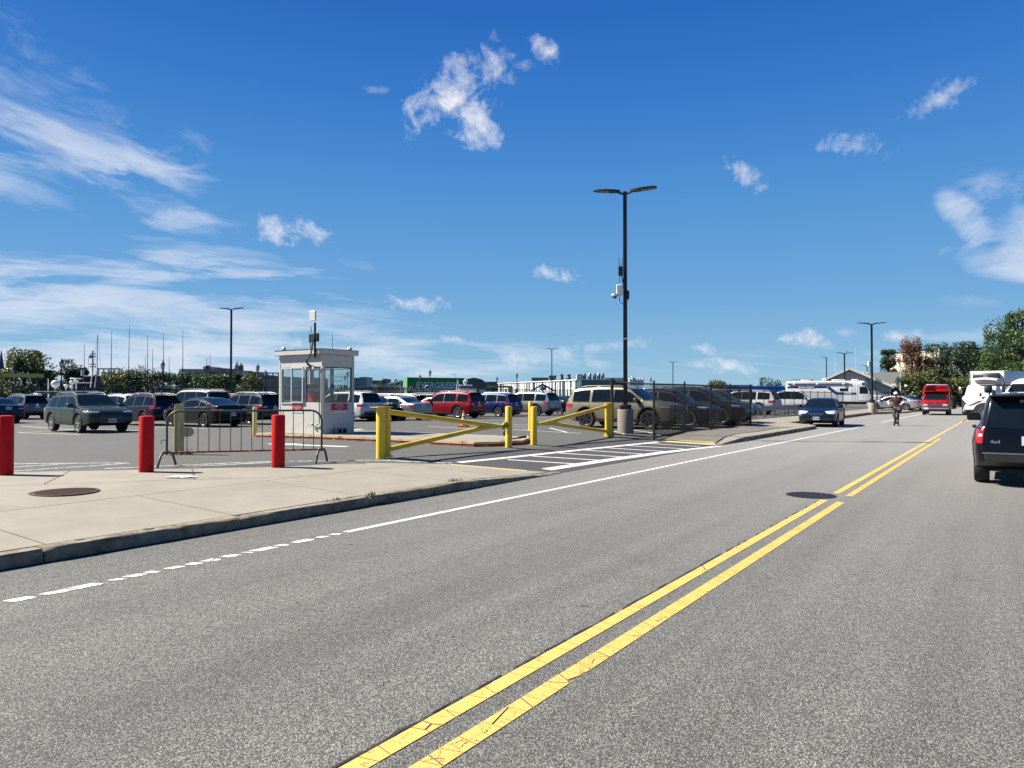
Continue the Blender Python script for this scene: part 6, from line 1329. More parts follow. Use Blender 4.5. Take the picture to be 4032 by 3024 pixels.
tr('leafy_tree', -90, 60, 1450, 124, 'lfo', 'yellowish tree partly cut by the left edge below the church spire', n=3500, leaf=.45, clumps=26, seed=4, low=.1)
tr('evergreen_tree', 222, 345, 1418, 122, 'lfd', 'dark rounded tree beside the left harbour lamp', n=6500, leaf=.42, clumps=34, seed=5, low=.05, trunk_r=.25)
tr('leafy_tree', 140, 220, 1440, 130, 'lfd', 'dark green tree filling the gap right of the yellow-green tree', n=3000, leaf=.45, clumps=22, seed=6, low=.05)
HT = [(395, 510, 1450, 'lfo'), (440, 560, 1446, 'lfd'), (500, 610, 1444, 'lfg'), (560, 680, 1446, 'lfd'), (640, 745, 1456, 'lfg'), (690, 790, 1462, 'lfd'), (760, 860, 1468, 'lfg'), (820, 925, 1468, 'lfo'), (885, 985, 1460, 'lfd'), (940, 1030, 1478, 'lfo'), (350, 450, 1470, 'lfo')]
names = ['first', 'second', 'third', 'fourth', 'fifth', 'sixth', 'seventh', 'eighth', 'ninth', 'tenth']
labs = ['olive bushy tree left of the tallest mast', 'dark tree under the two tall masts', 'green tree behind the harbour lamp left of the plum car', 'dark tree behind the harbour railing above the plum crossover', 'green tree below the pale flat roofed buildings', 'dark tree below the square brick tower', 'green tree in front of the brick building left of the lamp post', 'olive tree just left of the tall lamp post', 'dark tree below the white steeple', 'olive tree right of the tall lamp post by the harbour lamps', 'low olive tree behind the white radar domes']
for i, ((a, b, yt, m_), lb) in enumerate(zip(HT, labs)):
    tr('harbour_tree', a, b, yt, 135+5*(i % 3), m_, lb, n=3400, leaf=.42, clumps=24, seed=20+i, low=.02, gap=.75, group='trees behind the harbour railing')
tr('leafy_tree', 2980, 3090, 1487, 120, 'lfg', 'bright green tree behind the blue awning left of the police truck', n=3500, leaf=.4, clumps=24, seed=40, low=.05)
tr('leafy_tree', 2760, 2880, 1500, 140, 'lfo', 'thin pale tree showing over the chain link fence', n=1500, leaf=.35, clumps=20, seed=41)
tr('pine_tree', 3458, 3540, 1365, 128, 'lfd', 'dark pine left of the brown tree behind the low roof', n=8000, leaf=.34, clumps=60, seed=50, shape='cone', low=.06, gap=.95, trunk_r=.3)
tr('dead_tree', 3520, 3665, 1322, 120, 'lfb', 'tall reddish brown withered tree behind the flagpole', n=17000, leaf=.26, clumps=80, seed=51, shape='dome', low=.1, trunk_r=.3)
tr('pine_tree', 3620, 3760, 1338, 122, 'lfd', 'dark green pine just right of the brown tree', n=8000, leaf=.36, clumps=44, seed=52, shape='dome', low=.05, trunk_r=.3)
tr('pine_tree', 3715, 3885, 1340, 118, 'lfd', 'wide dark pine in front of the beige building', n=9500, leaf=.36, clumps=50, seed=53, shape='dome', low=.02, trunk_r=.3)
tr('pine_tree', 3830, 3930, 1440, 112, 'lfd', 'low dark tree behind the tractor truck windscreen', n=5000, leaf=.36, clumps=30, seed=54, shape='round', low=.0)
tr('broad_tree', 3860, 4190, 1208, 84, 'lfg', 'large green broadleaf tree rising at the right edge above the trucks', n=17000, leaf=.30, clumps=90, seed=55, low=.28, trunk_r=.35, gap=.42)
tr('broad_tree', 3960, 4100, 1400, 74, 'lfg', 'lower branches tree right behind the box truck', n=5000, leaf=.30, clumps=40, seed=57, low=.28, trunk_r=.3)
for i, (a, b, yt) in enumerate(((3528, 3640, 1476), (3600, 3720, 1464), (3690, 3800, 1474), (3770, 3880, 1486))):
    tr('hedge', a, b, yt, 102, 'lfo', ['olive hedge behind the white lattice fence', 'olive hedge behind the red van, second from the left', 'olive hedge above the red van roof', 'dark end of the olive hedge beside the trucks'][i], cat='hedge', n=6500, leaf=.3, clumps=36, seed=60+i, low=.0, shape='dome', gap=.8)
tr('leafy_tree', 3880, 4060, 1490, 100, 'lfd', 'dark undergrowth tree between the red van and the trucks', n=5000, leaf=.4, clumps=30, seed=66, low=.0)

# ------------------------------------------------------------------ harbour edge: wall, railing, lamps
HW = [atd(px, d) for px, d in ((-500, 74), (49, 76), (241, 78), (640, 84), (1045, 92), (1420, 104), (1693, 112), (2035, 126), (2290, 140), (2563, 156), (2900, 178))]
mb = MB()
for a, b in zip(HW, HW[1:]): mb.bar((a.x, a.y, .75), (b.x, b.y, .75), .5, 1.5)
tag(mb.build('harbour_wall', pm('dark_quay', (.07, .068, .06), .9, 0, .3, .5, .2), None, None), 'low dark quay wall below the harbour railing', 'wall')
hr = thing('harbour_railing', (0, 0, 0), 0, 'long black harbour railing running behind the parked cars', 'railing')
for (a, b) in zip(HW, HW[1:]):
    L = (b-a).length; d = (b-a).normalized(); k = 0
    for z in (1.62, 2.62): MB().bar((a.x, a.y, z), (b.x, b.y, z), .07, .07).build('rail', 'blacks', hr, None)
    pk_ = MB(); s_ = 0
    while s_ < L:
        q = a+d*s_; pk_.box((q.x, q.y, 2.1), (.022, .022, 1.0)); s_ += .16
    o = pk_.build('picket', 'blacks', hr, None); o['kind'] = 'stuff'
    s_ = 0
    while s_ < L: q = a+d*s_; MB().box((q.x, q.y, 2.12), (.14, .14, 1.2)).build('post', 'blacks', hr, None); s_ += 2.4
def harbour_lamp(p, h, label):
    t = thing('harbour_lamp', p, 0, label, 'lamp post', 'old style harbour lamps')
    MB().lathe([(.10, 0), (.07, .3), (.06, h-.95), (.05, h-.95)], 8).build('pole', 'blacks', t, 50)
    MB().lathe([(.05, h-.98), (.13, h-.92), (.15, h-.88)], 8).build('lamp_base', 'blacks', t, 40); MB().lathe([(.14, h-.88), (.20, h-.42)], 6).build('lantern_glass', 'white', t, None)
    MB().lathe([(.24, h-.42), (.16, h-.22), (.05, h-.12), (.03, h), (.01, h+.1)], 8).build('lantern_roof', 'blacks', t, 40)
    for k in range(6): a = PI*k/3; MB().bar((.15*math.cos(a), .15*math.sin(a), h-.88), (.215*math.cos(a), .215*math.sin(a), h-.42), .03).build('lantern_bar', 'blacks', t, None)
for (px, yt, lb) in ((241, 1412, 'old style harbour lamp left of the dark rounded tree'), (640, 1420, 'old style harbour lamp above the plum crossover beside a mast'), (49, 1444, 'old style harbour lamp in front of the yellow-green tree'), (716, 1448, 'old style harbour lamp left of the pale rooftops'), (1014, 1432, 'old style harbour lamp left of the booth, taller of a pair'), (1045, 1456, 'old style harbour lamp nearest the booth, shorter of a pair'),
    (1693, 1455, 'old style harbour lamp in front of the green container, tall one'), (1654, 1474, 'old style harbour lamp peeping over the green container'), (2035, 1468, 'old style harbour lamp at the left end of the striped building'), (1957, 1483, 'old style harbour lamp above the yellow beam'), (2188, 1491, 'old style harbour lamp just right of the far twin head lamp'), (2287, 1477, 'old style harbour lamp at the right end of the striped building'), (2563, 1486, 'old style harbour lamp seen over the chain link fence'), (1368, 1460, 'old style harbour lamp seen through the booth windows'), (1358, 1475, 'second old style harbour lamp seen through the booth windows')):
    dep = 3.7*2850/(1557-yt)*1.05; p = atd(px, dep); z0 = 0.0; h = atd(px, dep, yt).z
    harbour_lamp((p.x, p.y, z0), h, lb)
# inner black fence of the lot at the left
lf = thing('lot_fence', (0, 0, 0), 0, 'black chain link fence at the back of the lot behind the grey crossover', 'fence')
LF = [atd(px, d) for px, d in ((-400, 56), (-120, 57), (100, 58), (330, 59.5), (560, 61.5), (800, 64))]
fence_run(lf, LF, 2.04, .16, .0035, .04, z=lambda p: 0.)
# rusty yellow beam
rb = thing('crane_beam', (0, 0, 0), 0, 'rusty yellow steel beam on posts at the far left', 'beam')
a, b = atd(-300, 95, 1470), atd(170, 95, 1480); MB().bar(a, b, .35, .52).build('beam', pm('rusty_yellow', (.85, .5, .16), .7, 0, .35, 1.2, 0, dirt=(.22, .08, .03)), rb, None)
for px in (150, -100): q = atd(px, 95, 1482); MB().bar((q.x, q.y, 0), q, .35, .35, up=(1, 0, 0)).build('leg', 'blacks', rb, None)
rb = thing('crane_beam', (0, 0, 0), 0, 'ochre steel gantry beam left of the striped building', 'beam')
OC = pm('ochre_paint', (.42, .34, .14), .6, 0, .25, 1.5); a, b = atd(1915, 118, 1522), atd(2018, 118, 1523); MB().bar(a, b, .4, .32).build('beam', OC, rb, None); q = atd(2010, 118, 1524); MB().box((q.x, q.y, q.z/2), (.8, .6, q.z), rz=TH).build('leg', OC, rb, None); q = atd(1945, 118, 1524); MB().bar((q.x, q.y, 0), q, .18, .18, up=(1, 0, 0)).build('leg', 'blacks', rb, None)
# ------------------------------------------------------------------ boats
def loc_frame(px, depth, z=0., rz=0): p = atd(px, depth); return (p.x, p.y, z), TH+rz
def boat(px, depth, rz, label, L=12, name='pilot_boat', hullc='white', z=0.):
    lc, a = loc_frame(px, depth, z, rz); t = thing(name, lc, a, label, 'boat')
    secs = [(-L/2, .0, 1.5, 1.1), (-L*.2, -.0, 1.9, 1.15), (L*.2, .0, 1.8, 1.3), (L*.42, .1, 1.0, 1.55), (L*.5, .3, .15, 1.7)]; vs = []; fs = []
    for x, zb_, hw, zt_ in secs: vs += [(x, 0, zb_-.3), (x, hw*.8, zb_), (x, hw, zt_), (x, 0, zt_+.03), (x, -hw, zt_), (x, -hw*.8, zb_)]
    for i in range(len(secs)-1):
        for k in range(6): j_ = (k+1) % 6; fs.append((i*6+k, i*6+6+k, i*6+6+j_, i*6+j_))
    fs += [tuple(range(6)), tuple(range(len(vs)-1, len(vs)-7, -1))]
    MB().add(vs, fs).build('hull', hullc, t, 30); return t
b1 = boat(275, 68, 0, 'white pilot boat with radar domes and wheelhouse roof behind the green wagon', 10.5)
f = lambda px, py, dep=68: (atd(px, dep, py)-Vector(b1.location))
def L_(px, py, dep=68):
    v = f(px, py, dep); c, s_ = math.cos(-TH), math.sin(-TH); return Vector((v.x*c-v.y*s_, v.x*s_+v.y*c, v.z))
MB().rbox((-.2, 0, 1.35), (5.2, 2.2, .9), .1).build('wheelhouse', 'white', b1, 40)
rp = MB().prism([(-2.5, -1.2), (1.9, -1.2), (2.7, 0), (1.9, 1.2), (-2.5, 1.2)], 1.92, lambda x, y: 2.06-.02*abs(x)); rp.build('wheelhouse_roof', 'white', b1, 30)
for x in (-1.7, -.9, -.1, .7): MB().box((x, -1.12, 1.55), (.62, .03, .42)).build('wheelhouse_window', M['glass'], b1, None)
def sphere(c, r, sq=1.): return [(r*math.sin(a)*1.0, -r*sq*math.cos(a)) for a in np.linspace(.15, PI-.05, 9)]
for (px, py, r_, sq, nm) in ((218, 1512, .38, .95, 'radar_dome'), (260, 1520, .17, 1, 'satellite_dome'), (281, 1523, .16, .9, 'satellite_dome'), (284, 1506, .24, .8, 'searchlight'), (300, 1500, .22, .6, 'searchlight')):
    c = L_(px, py); MB().lathe([(a, b+c.z) for a, b in sphere(0, r_, sq)], 16, (c.x, c.y, 0)).build(nm, 'white', b1, 60); MB().cyl((c.x, c.y, 1.95), (c.x, c.y, c.z), .07, 8).build('dome_stand', 'white', b1, 40)
c = L_(299, 1491); MB().rbox(c, (1.15, .14, .12), .04).build('radar_bar', 'white', b1, 40); MB().cyl((c.x, c.y, 1.95), c, .05, 8).build('radar_mast', 'white', b1, 40)
c = L_(190, 1505); MB().cyl((c.x, c.y, 1.9), (c.x, c.y, c.z+.35), .05, 8).build('white_pole', 'white', b1, 40)
for px in (356, 372): c = L_(px, 1525); c2 = L_(px+8, 1465); MB().tube([c, c2], .04, 6).build('stay', 'white', b1, 40)
b2 = boat(352, 84, 0, 'dark tugboat with black funnel and signal mast behind the pilot boat', 11, 'tugboat', 'blacks')
def LB(t, px, py, dep):
    v = atd(px, dep, py)-Vector(t.location); c, s_ = math.cos(-TH), math.sin(-TH); return Vector((v.x*c-v.y*s_, v.x*s_+v.y*c, v.z))
c = LB(b2, 345, 1500, 84); MB().rbox((c.x, 0, 1.9), (2.6, 2.2, 2.4), .1).build('deckhouse', 'blacks', b2, 30); MB().rbox((c.x+.5, 0, 3.4), (1.3, 1.3, 1.0), .1).build('funnel', 'blacks', b2, 30)
c = LB(b2, 325, 1468, 84); MB().cyl((c.x, c.y, c.z-.35), (c.x, c.y, c.z+.35), .16, 12).build('white_canister', 'white', b2, 40); MB().cyl((c.x, c.y, 1.0), (c.x, c.y, c.z-.3), .04, 6).build('canister_post', 'blacks', b2, None)
c = LB(b2, 366, 1380, 84); MB().cyl((c.x, c.y, 1.0), (c.x, c.y, c.z), .07, 8).build('signal_mast', 'blacks', b2, None)
for py in (1394, 1404, 1434, 1444):
    q = LB(b2, 366, py, 84); MB().bar((q.x-.22, q.y, q.z), (q.x+.22, q.y, q.z), .05).build('lamp_arm', 'blacks', b2, None)
    for s_ in (-1, 1): MB().rbox((q.x+s_*.24, q.y, q.z), (.13, .13, .16), .03).build('signal_lamp', 'blacks', b2, 40)
fl = thing('ship_flag', tuple(Vector(atd(349, 84, 1410))), TH, 'small striped flag flying from the tugboat mast', 'flag')
MB().tube([(0, 0, -1.6), (0, 0, .1), (.1, 0, .25)], .025, 6).build('flag_staff', 'white', fl, None)
for k in range(7): MB().prism([(0+.04*0, .02), (.5, .12-.02)] if 0 else [(.02, .30-.05*k), (.55, .36-.05*k), (.55, .315-.05*k), (.02, .255-.05*k)], -.006, .006, Matrix.Rotation(PI/2, 4, 'X')).build('stripe', 'redsign' if k % 2 == 0 else 'whitec', fl, None)
MB().prism([(.02, .30), (.24, .325), (.24, .17), (.02, .15)], -.009, .009, Matrix.Rotation(PI/2, 4, 'X')).build('canton', 'navy', fl, None)
# masts
for i, (px, yt, lean, lb) in enumerate(((332, 1354, 0, 'thin mast above the dark rounded tree'), (383, 1313, 2, 'mast with rigging lines right of the signal mast'), (438, 1300, 2, 'tall mast above the olive bushes, second tallest'), (507, 1283, 3, 'tallest thin mast above the white car roofs'), (581, 1323, 0, 'mast in the middle of the row above the trees'), (572, 1402, 0, 'short mast close left of the middle mast'), (601, 1372, 0, 'short mast close right of the middle mast'), (645, 1312, -2, 'tall mast right behind the harbour lamp'), (720, 1297, 0, 'tall mast left of the pale rooftops'), (666, 1400, 0, 'short thin mast between two tall masts'), (814, 1409, 0, 'thin mast above the square brick tower'), (827, 1396, 0, 'thin mast just right of the square tower'), (1309, 1318, 0, 'thin whip mast rising behind the booth roof'))):
    dep = 118 if i != 12 else 105; b = atd(px-lean, dep); tp3 = atd(px+lean, dep, yt); t = thing('boat_mast', (b.x, b.y, 0), 0, lb, 'mast', 'masts in the harbour')
    MB().tube([(0, 0, 0), tuple((tp3-Vector((b.x, b.y, 0)))*.5), tuple(tp3-Vector((b.x, b.y, 0)))], [.09, .065, .025], 6).build('spar', 'blacks' if i not in (3,) else 'blacks', t, None)
    if i == 1:
        for q_ in (360, 402, 374): e = atd(q_, dep, 1500); MB().tube([tuple(tp3-Vector((b.x, b.y, 0))), tuple(e-Vector((b.x, b.y, 0)))], .016, 4).build('rigging', 'galv', t, None)
# ------------------------------------------------------------------ green container, white railing boat, arched hangar
pA, pB = atd(1606, 152), atd(1828, 158); d = (pB-pA); ang = math.atan2(d.y, d.x); Lc = d.length
ct = thing('shipping_container', ((pA.x+pB.x)/2, (pA.y+pB.y)/2, 1.9), ang, 'long green shipping container with big white lettering beyond the parked cars', 'container')
GR = pm('container_green', (.008, .24, .035), .5, 0, .1, 1); Hc = 3.5
MB().box((0, 1.25, Hc/2), (Lc, 2.5, Hc)).build('box', GR, ct, None)
n = 44; rb_ = MB()
for k in range(n): rb_.box((-Lc/2+.15+(Lc-.3)*k/(n-1), -.015, Hc/2), ((Lc-.3)/n*.45, .03, Hc-.3))
o = rb_.build('corrugation', GR, ct, None); o['kind'] = 'stuff'
MB().box((0, -.02, Hc-.08), (Lc, .05, .16)).build('top_rail', GR, ct, None); MB().box((-Lc/2-.1, 1.25, Hc/2), (.16, 2.5, Hc)).build('end_frame', pm('container_green_pale', (.12, .36, .14), .5), ct, None)
put_text('lettering', 'EVERGREEN', 1.72, 'redtext', ct, (.3, -.06, 1.85), -PI/2, .045, .01, 1.02, 1.06)
p = atd(1683, 148, 1526); lr = thing('life_ring', p, TH, 'dark life ring on a frame in front of the container lettering', 'life ring')
MB().tube([(.42*math.cos(a), 0, .42*math.sin(a)) for a in np.linspace(0, 2*PI, 19)], .12, 8).build('ring', 'white', lr, 50); MB().rbox((0, .2, .1), (1.1, .2, 1.7), .1).build('backboard', 'blacks', lr, 30)
wb3 = boat(1740, 108, R(4), 'white work boat with deck railings in front of the green container', 14, 'work_boat', 'white', .2)
rl = MB(); q0_ = LB(wb3, 1628, 1535, 108); q1_ = LB(wb3, 1850, 1537, 108)
for z in (2.45, 2.1, 1.75): rl.bar((q0_.x, -1.2, z), (q1_.x, -1.2, z), .05)
for k in range(20): x = q0_.x+(q1_.x-q0_.x)*k/19; rl.bar((x, -1.2, 1.2), (x, -1.2, 2.45), .05)
rl.build('deck_railing', 'white', wb3, None)
c = LB(wb3, 1840, 1530, 108); MB().rbox((c.x, 0, 2.2), (2.8, 2, .6), .1).build('cabin', 'white', wb3, 30); MB().rbox((c.x+.3, 0, 2.62), (3.4, 2.2, .12), .04).build('cabin_roof', 'trim', wb3, 30); MB().rbox((c.x-.2, 0, 2.85), (2.0, 1.2, .24), .06).build('roof_box', 'white', wb3, 30)
c = LB(wb3, 1832, 1512, 108); MB().lathe([(.1, 2.8), (.32, 3.3), (.36, 3.55), (.15, 3.7)], 14, (c.x, 0, 0)).build('radar_dome', 'white', wb3, 40)
am_ = LB(wb3, 1804, 1535, 108); tp_2 = LB(wb3, 1802, 1496, 108); t2 = LB(wb3, 1788, 1473, 108)
mst = MB().tube([(am_.x-.4, 0, 1.4), (tp_2.x, 0, tp_2.z)], .06, 6); mst.tube([(am_.x+.5, 0, 1.4), (tp_2.x, 0, tp_2.z)], .06, 6).tube([(tp_2.x, 0, tp_2.z), (t2.x, 0, t2.z)], .04, 6).bar((t2.x-.5, 0, t2.z), (t2.x+.4, 0, t2.z), .06).build('white_mast', 'white', wb3, None)
fl2 = thing('bunting', atd(1600, 110, 1538), TH, 'pink and white striped flags left of the green container', 'flag')
for k in range(6): MB().prism([(-.9+.3*k, -.3+.08*k), (-.6+.3*k, .5+.05*k), (-.45+.3*k, .45+.05*k), (-.72+.3*k, -.35+.08*k)], -.01, .01, Matrix.Rotation(PI/2, 4, 'X')).build('flag_stripe', 'redsign' if k % 2 else 'whitec', fl2, None)
hg0 = atd(1866, 190); hg = thing('arched_hangar', (hg0.x, hg0.y, 0), TH, 'dark grey arched hangar right of the green container', 'building')
ap = [(4.2*math.cos(a), 2.6+3.6*math.sin(a)) for a in np.linspace(0, PI, 17)]; DG = pm('hangar_grey', (.075, .08, .085), .7, 0, .2, .5)
MB().prism([(4.2, 0)]+ap+[(-4.2, 0)], -8, 0, Matrix.Rotation(PI/2, 4, 'X')).build('shell', DG, hg, 40)
MB().box((2.2, -.1, 1.8), (1.6, .2, 3.0)).build('door', 'white', hg, None)
for k in range(5): a = .5+k*.55; MB().bar((4.25*math.cos(a), -.05, 2.6+3.65*math.sin(a)), (4.25*math.cos(a+.5), -.05, 2.6+3.65*math.sin(a+.5)), .12).build('edge_trim', 'galv', hg, None)

# ------------------------------------------------------------------ striped building and skyline
def facade(name, px0, px1, ytop, depth, col, label, z0=0., deep=12, cols=0, rows=0, wcol=(.03, .04, .05), rz=0., cat='building', ww=.55, wh=.55, parapet=True, roofc=None, depth2=None):
    p, q = atd(px0, depth), atd(px1, depth2 or depth); d = q-p; L = d.length; a = math.atan2(d.y, d.x); zt_ = atd(px0, depth, ytop).z
    t = thing(name, (p.x, p.y, 0), a, label, cat); H_ = zt_-z0
    mt = pm('wall_%02d_%02d_%02d' % tuple(int(c*99) for c in col), col, .8, 0, .12, .15)
    MB().box((L/2, deep/2, z0+H_/2), (L, deep, H_)).build('wall', mt, t, None)
    if parapet: MB().box((L/2, deep/2, zt_+.15), (L+.5, deep+.5, .35)).build('parapet', pm('wall_trim', (.35, .34, .32), .8) if roofc is None else roofc, t, None)
    if cols:
        wm_ = pm('win_%02d' % int(wcol[0]*99), wcol, .12, 0, .3, .3, 0, 0, .9); cw_, rh = L/cols, H_/rows
        me = MB().box((0, 0, 0), (cw_*ww, .12, rh*wh)).mesh('window', wm_)
        for r_ in range(rows):
            for c in range(cols): link('window', me, t, (cw_*(c+.5), -.03, z0+rh*(r_+.52)))
    return t
SB = thing('striped_building', (0, 0, 0), 0, 'long low white building with dark vertical window strips beyond the lot', 'building')
p, q = atd(1962, 196), atd(2272, 152); zt_ = 4.75; d = (q-p); L = d.length; a = math.atan2(d.y, d.x); SB.location = (p.x, p.y, 0); SB.rotation_euler = (0, 0, a)
MB().box((L/2, 6, zt_/2), (L, 12, zt_)).build('wall', pm('strip_glass', (.05, .08, .08), .2, 0, .2, .3), SB, None); MB().box((L/2, 6, zt_+.12), (L+.6, 12.6, .24)).build('roof', 'white', SB, None)
k = 0; x = .3; r2 = np.random.default_rng(5)
while x < L-1:
    w_ = r2.choice([.5, .8, 1.2, 1.6]); MB().box((x+w_/2, -.06, zt_/2+.2), (w_, .14, zt_-.6)).build('panel', 'white', SB, None); x += w_+r2.choice([.3, .45, .9 if k % 5 else 1.6]); k += 1
MB().box((L+1.0, 4, zt_/2+.1), (2.2, 8, zt_-.1)).build('glass_corner', pm('green_glass', (.06, .12, .11), .15, 0, .2, .3), SB, None)
facade('office_building', 2095, 2162, 1490, 260, (.16, .24, .22), 'green glass rooftop block behind the striped building', cols=12, rows=3, ww=.7, wh=.8, wcol=(.05, .1, .1)); facade('plant_room', 2163, 2190, 1482, 255, (.22, .23, .25), 'grey plant room beside the far twin head lamp')
rv = thing('roof_vents', atd(2227, 240, 1510), TH, 'pair of dark ventilation stacks on the roof right of the lamp', 'vents')
for x in (-.8, 1.6): MB().lathe([(.8, 0), (.8, 2.0), (.55, 2.3), (.75, 2.6), (.6, 3.0)], 10, (x-.6, 0, .1)).build('stack', pm('vent_grey', (.10, .11, .11), .6), rv, 40)
MB().box((-3, 0, 0), (3.2, 3, 2.2)).build('housing', 'offw', rv, None); MB().box((2, .5, .3), (8, 3, 1.3)).build('duct', pm('vent_grey', (.10, .11, .11), .6), rv, None)
facade('flat_building', 2270, 2420, 1503, 230, (.35, .35, .34), 'long grey flat roofed building behind the cream SUV', deep=20); rv = thing('roof_vents', atd(2340, 226, 1500), TH, 'cluster of pale roof tanks above the cream SUV', 'vents')
for i, x in enumerate((-3, -1.4, 0.1, 1.4, 2.7)): MB().lathe([(.55, 0), (.55, 1.6+.5*(i % 2)), (.3, 2.4)], 10, (x, 0, 0)).build('tank', 'galv', rv, 40)
MB().box((-4.6, 0, 1), (1.8, 2, 2.2)).build('housing', 'white', rv, None); MB().box((6, 0, .5), (6, 3, .9)).build('screen', 'offw', rv, None)
rv = thing('roof_vents', atd(2505, 226, 1500), TH, 'pale roof tanks seen right of the main lamp post', 'vents')
for i in range(6): MB().lathe([(.42, -1.5), (.42, .5+.6*(i == 1)), (.25, .9+.6*(i == 1))], 8, (-2+.8*i, 0, 0)).build('tank', 'white', rv, 40)
# PVC kiosk
kp = atd(2136, 128); ks = thing('sign_kiosk', (kp.x, kp.y, 0), TH, 'dark gabled kiosk with blue sign reading PVC in front of the striped building', 'kiosk')
MB().prism([(-2.6, 2.2), (0, 3.7), (2.4, 2.4), (2.4, 2.2), (0, 3.35), (-2.6, 2.0)], -.8, .8, Matrix.Rotation(PI/2, 4, 'X')).build('roof', 'blacks', ks, None); MB().box((.1, -.85, 2.85), (1.1, .06, .62)).build('sign_board', pm('sign_blue', (.03, .03, .28), .5), ks, None); put_text('lettering', 'PVC', .5, 'redtext', ks, (.1, -.90, 2.83), -PI/2, .01, .01)
for x in (-1.6, -.8, 0, .8, 1.6): MB().box((x, 0, 1.15), (.14, .14, 2.3)).build('post', 'blacks', ks, None)
# far skyline
ST = (.34, .32, .29); BR = (.26, .12, .09); GY = (.22, .23, .25); WT = (.5, .5, .49); DK = (.08, .085, .10)
for (px0, px1, yt, dep, col, c_, r_, nm, lb) in [
 (705, 800, 1455, 420, ST, 16, 3, 'flat_building', 'pale flat roofed building on the left skyline'), (800, 828, 1446, 400, (.42, .28, .27), 4, 4, 'brick_building', 'pink brick building with square roof tower'), (822, 890, 1462, 390, BR, 9, 3, 'brick_building', 'low red brick building left of the tall lamp post'), (820, 888, 1452, 430, DK, 0, 0, 'dark_building', 'dark roofed building behind the brick one'), (888, 945, 1460, 420, WT, 6, 2, 'white_building', 'white building behind the lamp post'),
 (985, 1010, 1466, 380, GY, 4, 3, 'grey_building', 'grey building between the dome and the harbour lamps'), (1018, 1040, 1478, 300, BR, 4, 4, 'brick_building', 'small brick house between the two harbour lamps'), (1040, 1100, 1484, 330, GY, 8, 3, 'grey_building', 'grey buildings left of the booth'), (1018, 1105, 1500, 250, (.36, .18, .13), 10, 2, 'brick_building', 'long red building with white piers left of the booth'),
 (1115, 1160, 1487, 330, GY, 6, 3, 'grey_building', 'grey building seen through the booth glass'), (1170, 1260, 1490, 340, ST, 10, 3, 'stone_building', 'stone building seen through the booth glass, middle'),
 (1385, 1415, 1490, 330, GY, 4, 4, 'grey_building', 'grey block right behind the booth roof edge'), (1418, 1443, 1487, 350, WT, 4, 5, 'white_building', 'white stepped building right of the booth'), (1444, 1508, 1500, 380, DK, 10, 3, 'dark_building', 'dark flat building with trees in front'), (1506, 1520, 1494, 370, GY, 2, 3, 'grey_building', 'small grey rooftop block left of the wooded hill'), (1395, 1470, 1524, 260, GY, 9, 2, 'grey_building', 'low grey row of houses above the white SUV'), (1470, 1575, 1520, 270, ST, 12, 2, 'row_houses', 'low pale row of houses left of the container'), (1578, 1604, 1502, 260, WT, 3, 4, 'white_building', 'white tower block touching the container'),
 (1915, 1956, 1505, 420, DK, 8, 3, 'dark_building', 'dark flat building above the ochre beam'), (1956, 2010, 1508, 430, DK, 8, 3, 'dark_building', 'second dark flat building left of the lamp'), (2015, 2042, 1505, 440, GY, 4, 3, 'grey_building', 'grey building behind the far harbour lamp'), (2405, 2470, 1510, 300, GY, 6, 2, 'grey_building', 'grey building beyond the main lamp post'), (2480, 2800, 1528, 260, ST, 20, 2, 'long_building', 'long pale building line beyond the chain link fence'), (2800, 2960, 1520, 200, (.16, .17, .17), 12, 2, 'shed_building', 'dark sheds behind the chain link fence')]:
    facade(nm, px0, px1, yt, dep, col, lb, cols=c_, rows=r_, deep=15)
ta = atd(818, 398, 1446); t = thing('roof_tower', (ta.x, ta.y, ta.z-1), TH, 'square brick tower standing on the pink building roof', 'tower'); MB().box((0, 0, .9), (1.7, 1.7, 2.2)).build('tower', pm('tower_brick', (.2, .12, .09), .8), t, None); MB().box((.3, -.9, 1.1), (.7, .1, 1.4)).build('louver', 'blacks', t, None)
sp_ = atd(932, 460); st_ = thing('church_steeple', (sp_.x, sp_.y, 0), TH, 'slim white church steeple with stepped tiers on the skyline', 'steeple'); zb1 = atd(932, 460, 1460).z; zt1 = atd(932, 460, 1414).z; hh = zt1-zb1
for (a, b, w_) in ((-.9, .25, 2.5), (.25, .45, 1.9), (.45, .62, 1.3)): MB().box((0, 0, zb1+hh*(a+b)/2), (w_, w_, hh*(b-a))).build('tier', pm('steeple_white', (.42, .47, .47), .7), st_, None)
MB().lathe([(.6, zb1+hh*.62), (.18, zb1+hh*.9), (.05, zb1+hh*1.05)], 8).build('spire', pm('steeple_white', (.42, .47, .47), .7), st_, None)
for z in (.08, .35): MB().box((0, -1.28 if z < .2 else -.98, zb1+hh*z), (.7, .1, hh*.12)).build('opening', 'blacks', st_, None)
sp_ = atd(948, 440); st_ = thing('brick_tower', (sp_.x, sp_.y, 0), TH, 'red brick church tower right beside the white steeple', 'tower'); zt1 = atd(948, 440, 1440).z
MB().box((0, 0, zt1/2), (2.3, 2.3, zt1)).build('tower', pm('tower_red', (.24, .12, .10), .8), st_, None); MB().lathe([(1.25, zt1), (1.1, zt1+.5), (.5, zt1+.9), (.08, zt1+2)], 8).build('cap', pm('tower_cap', (.12, .09, .08), .8), st_, 30); MB().box((0, -1.18, zt1-1.5), (.8, .1, 1.3)).build('opening', 'blacks', st_, None)
sp_ = atd(3, 420); st_ = thing('church_spire', (sp_.x, sp_.y, 0), TH, 'dark pointed spire at the left edge above the trees', 'spire'); zt1 = atd(3, 420, 1380).z
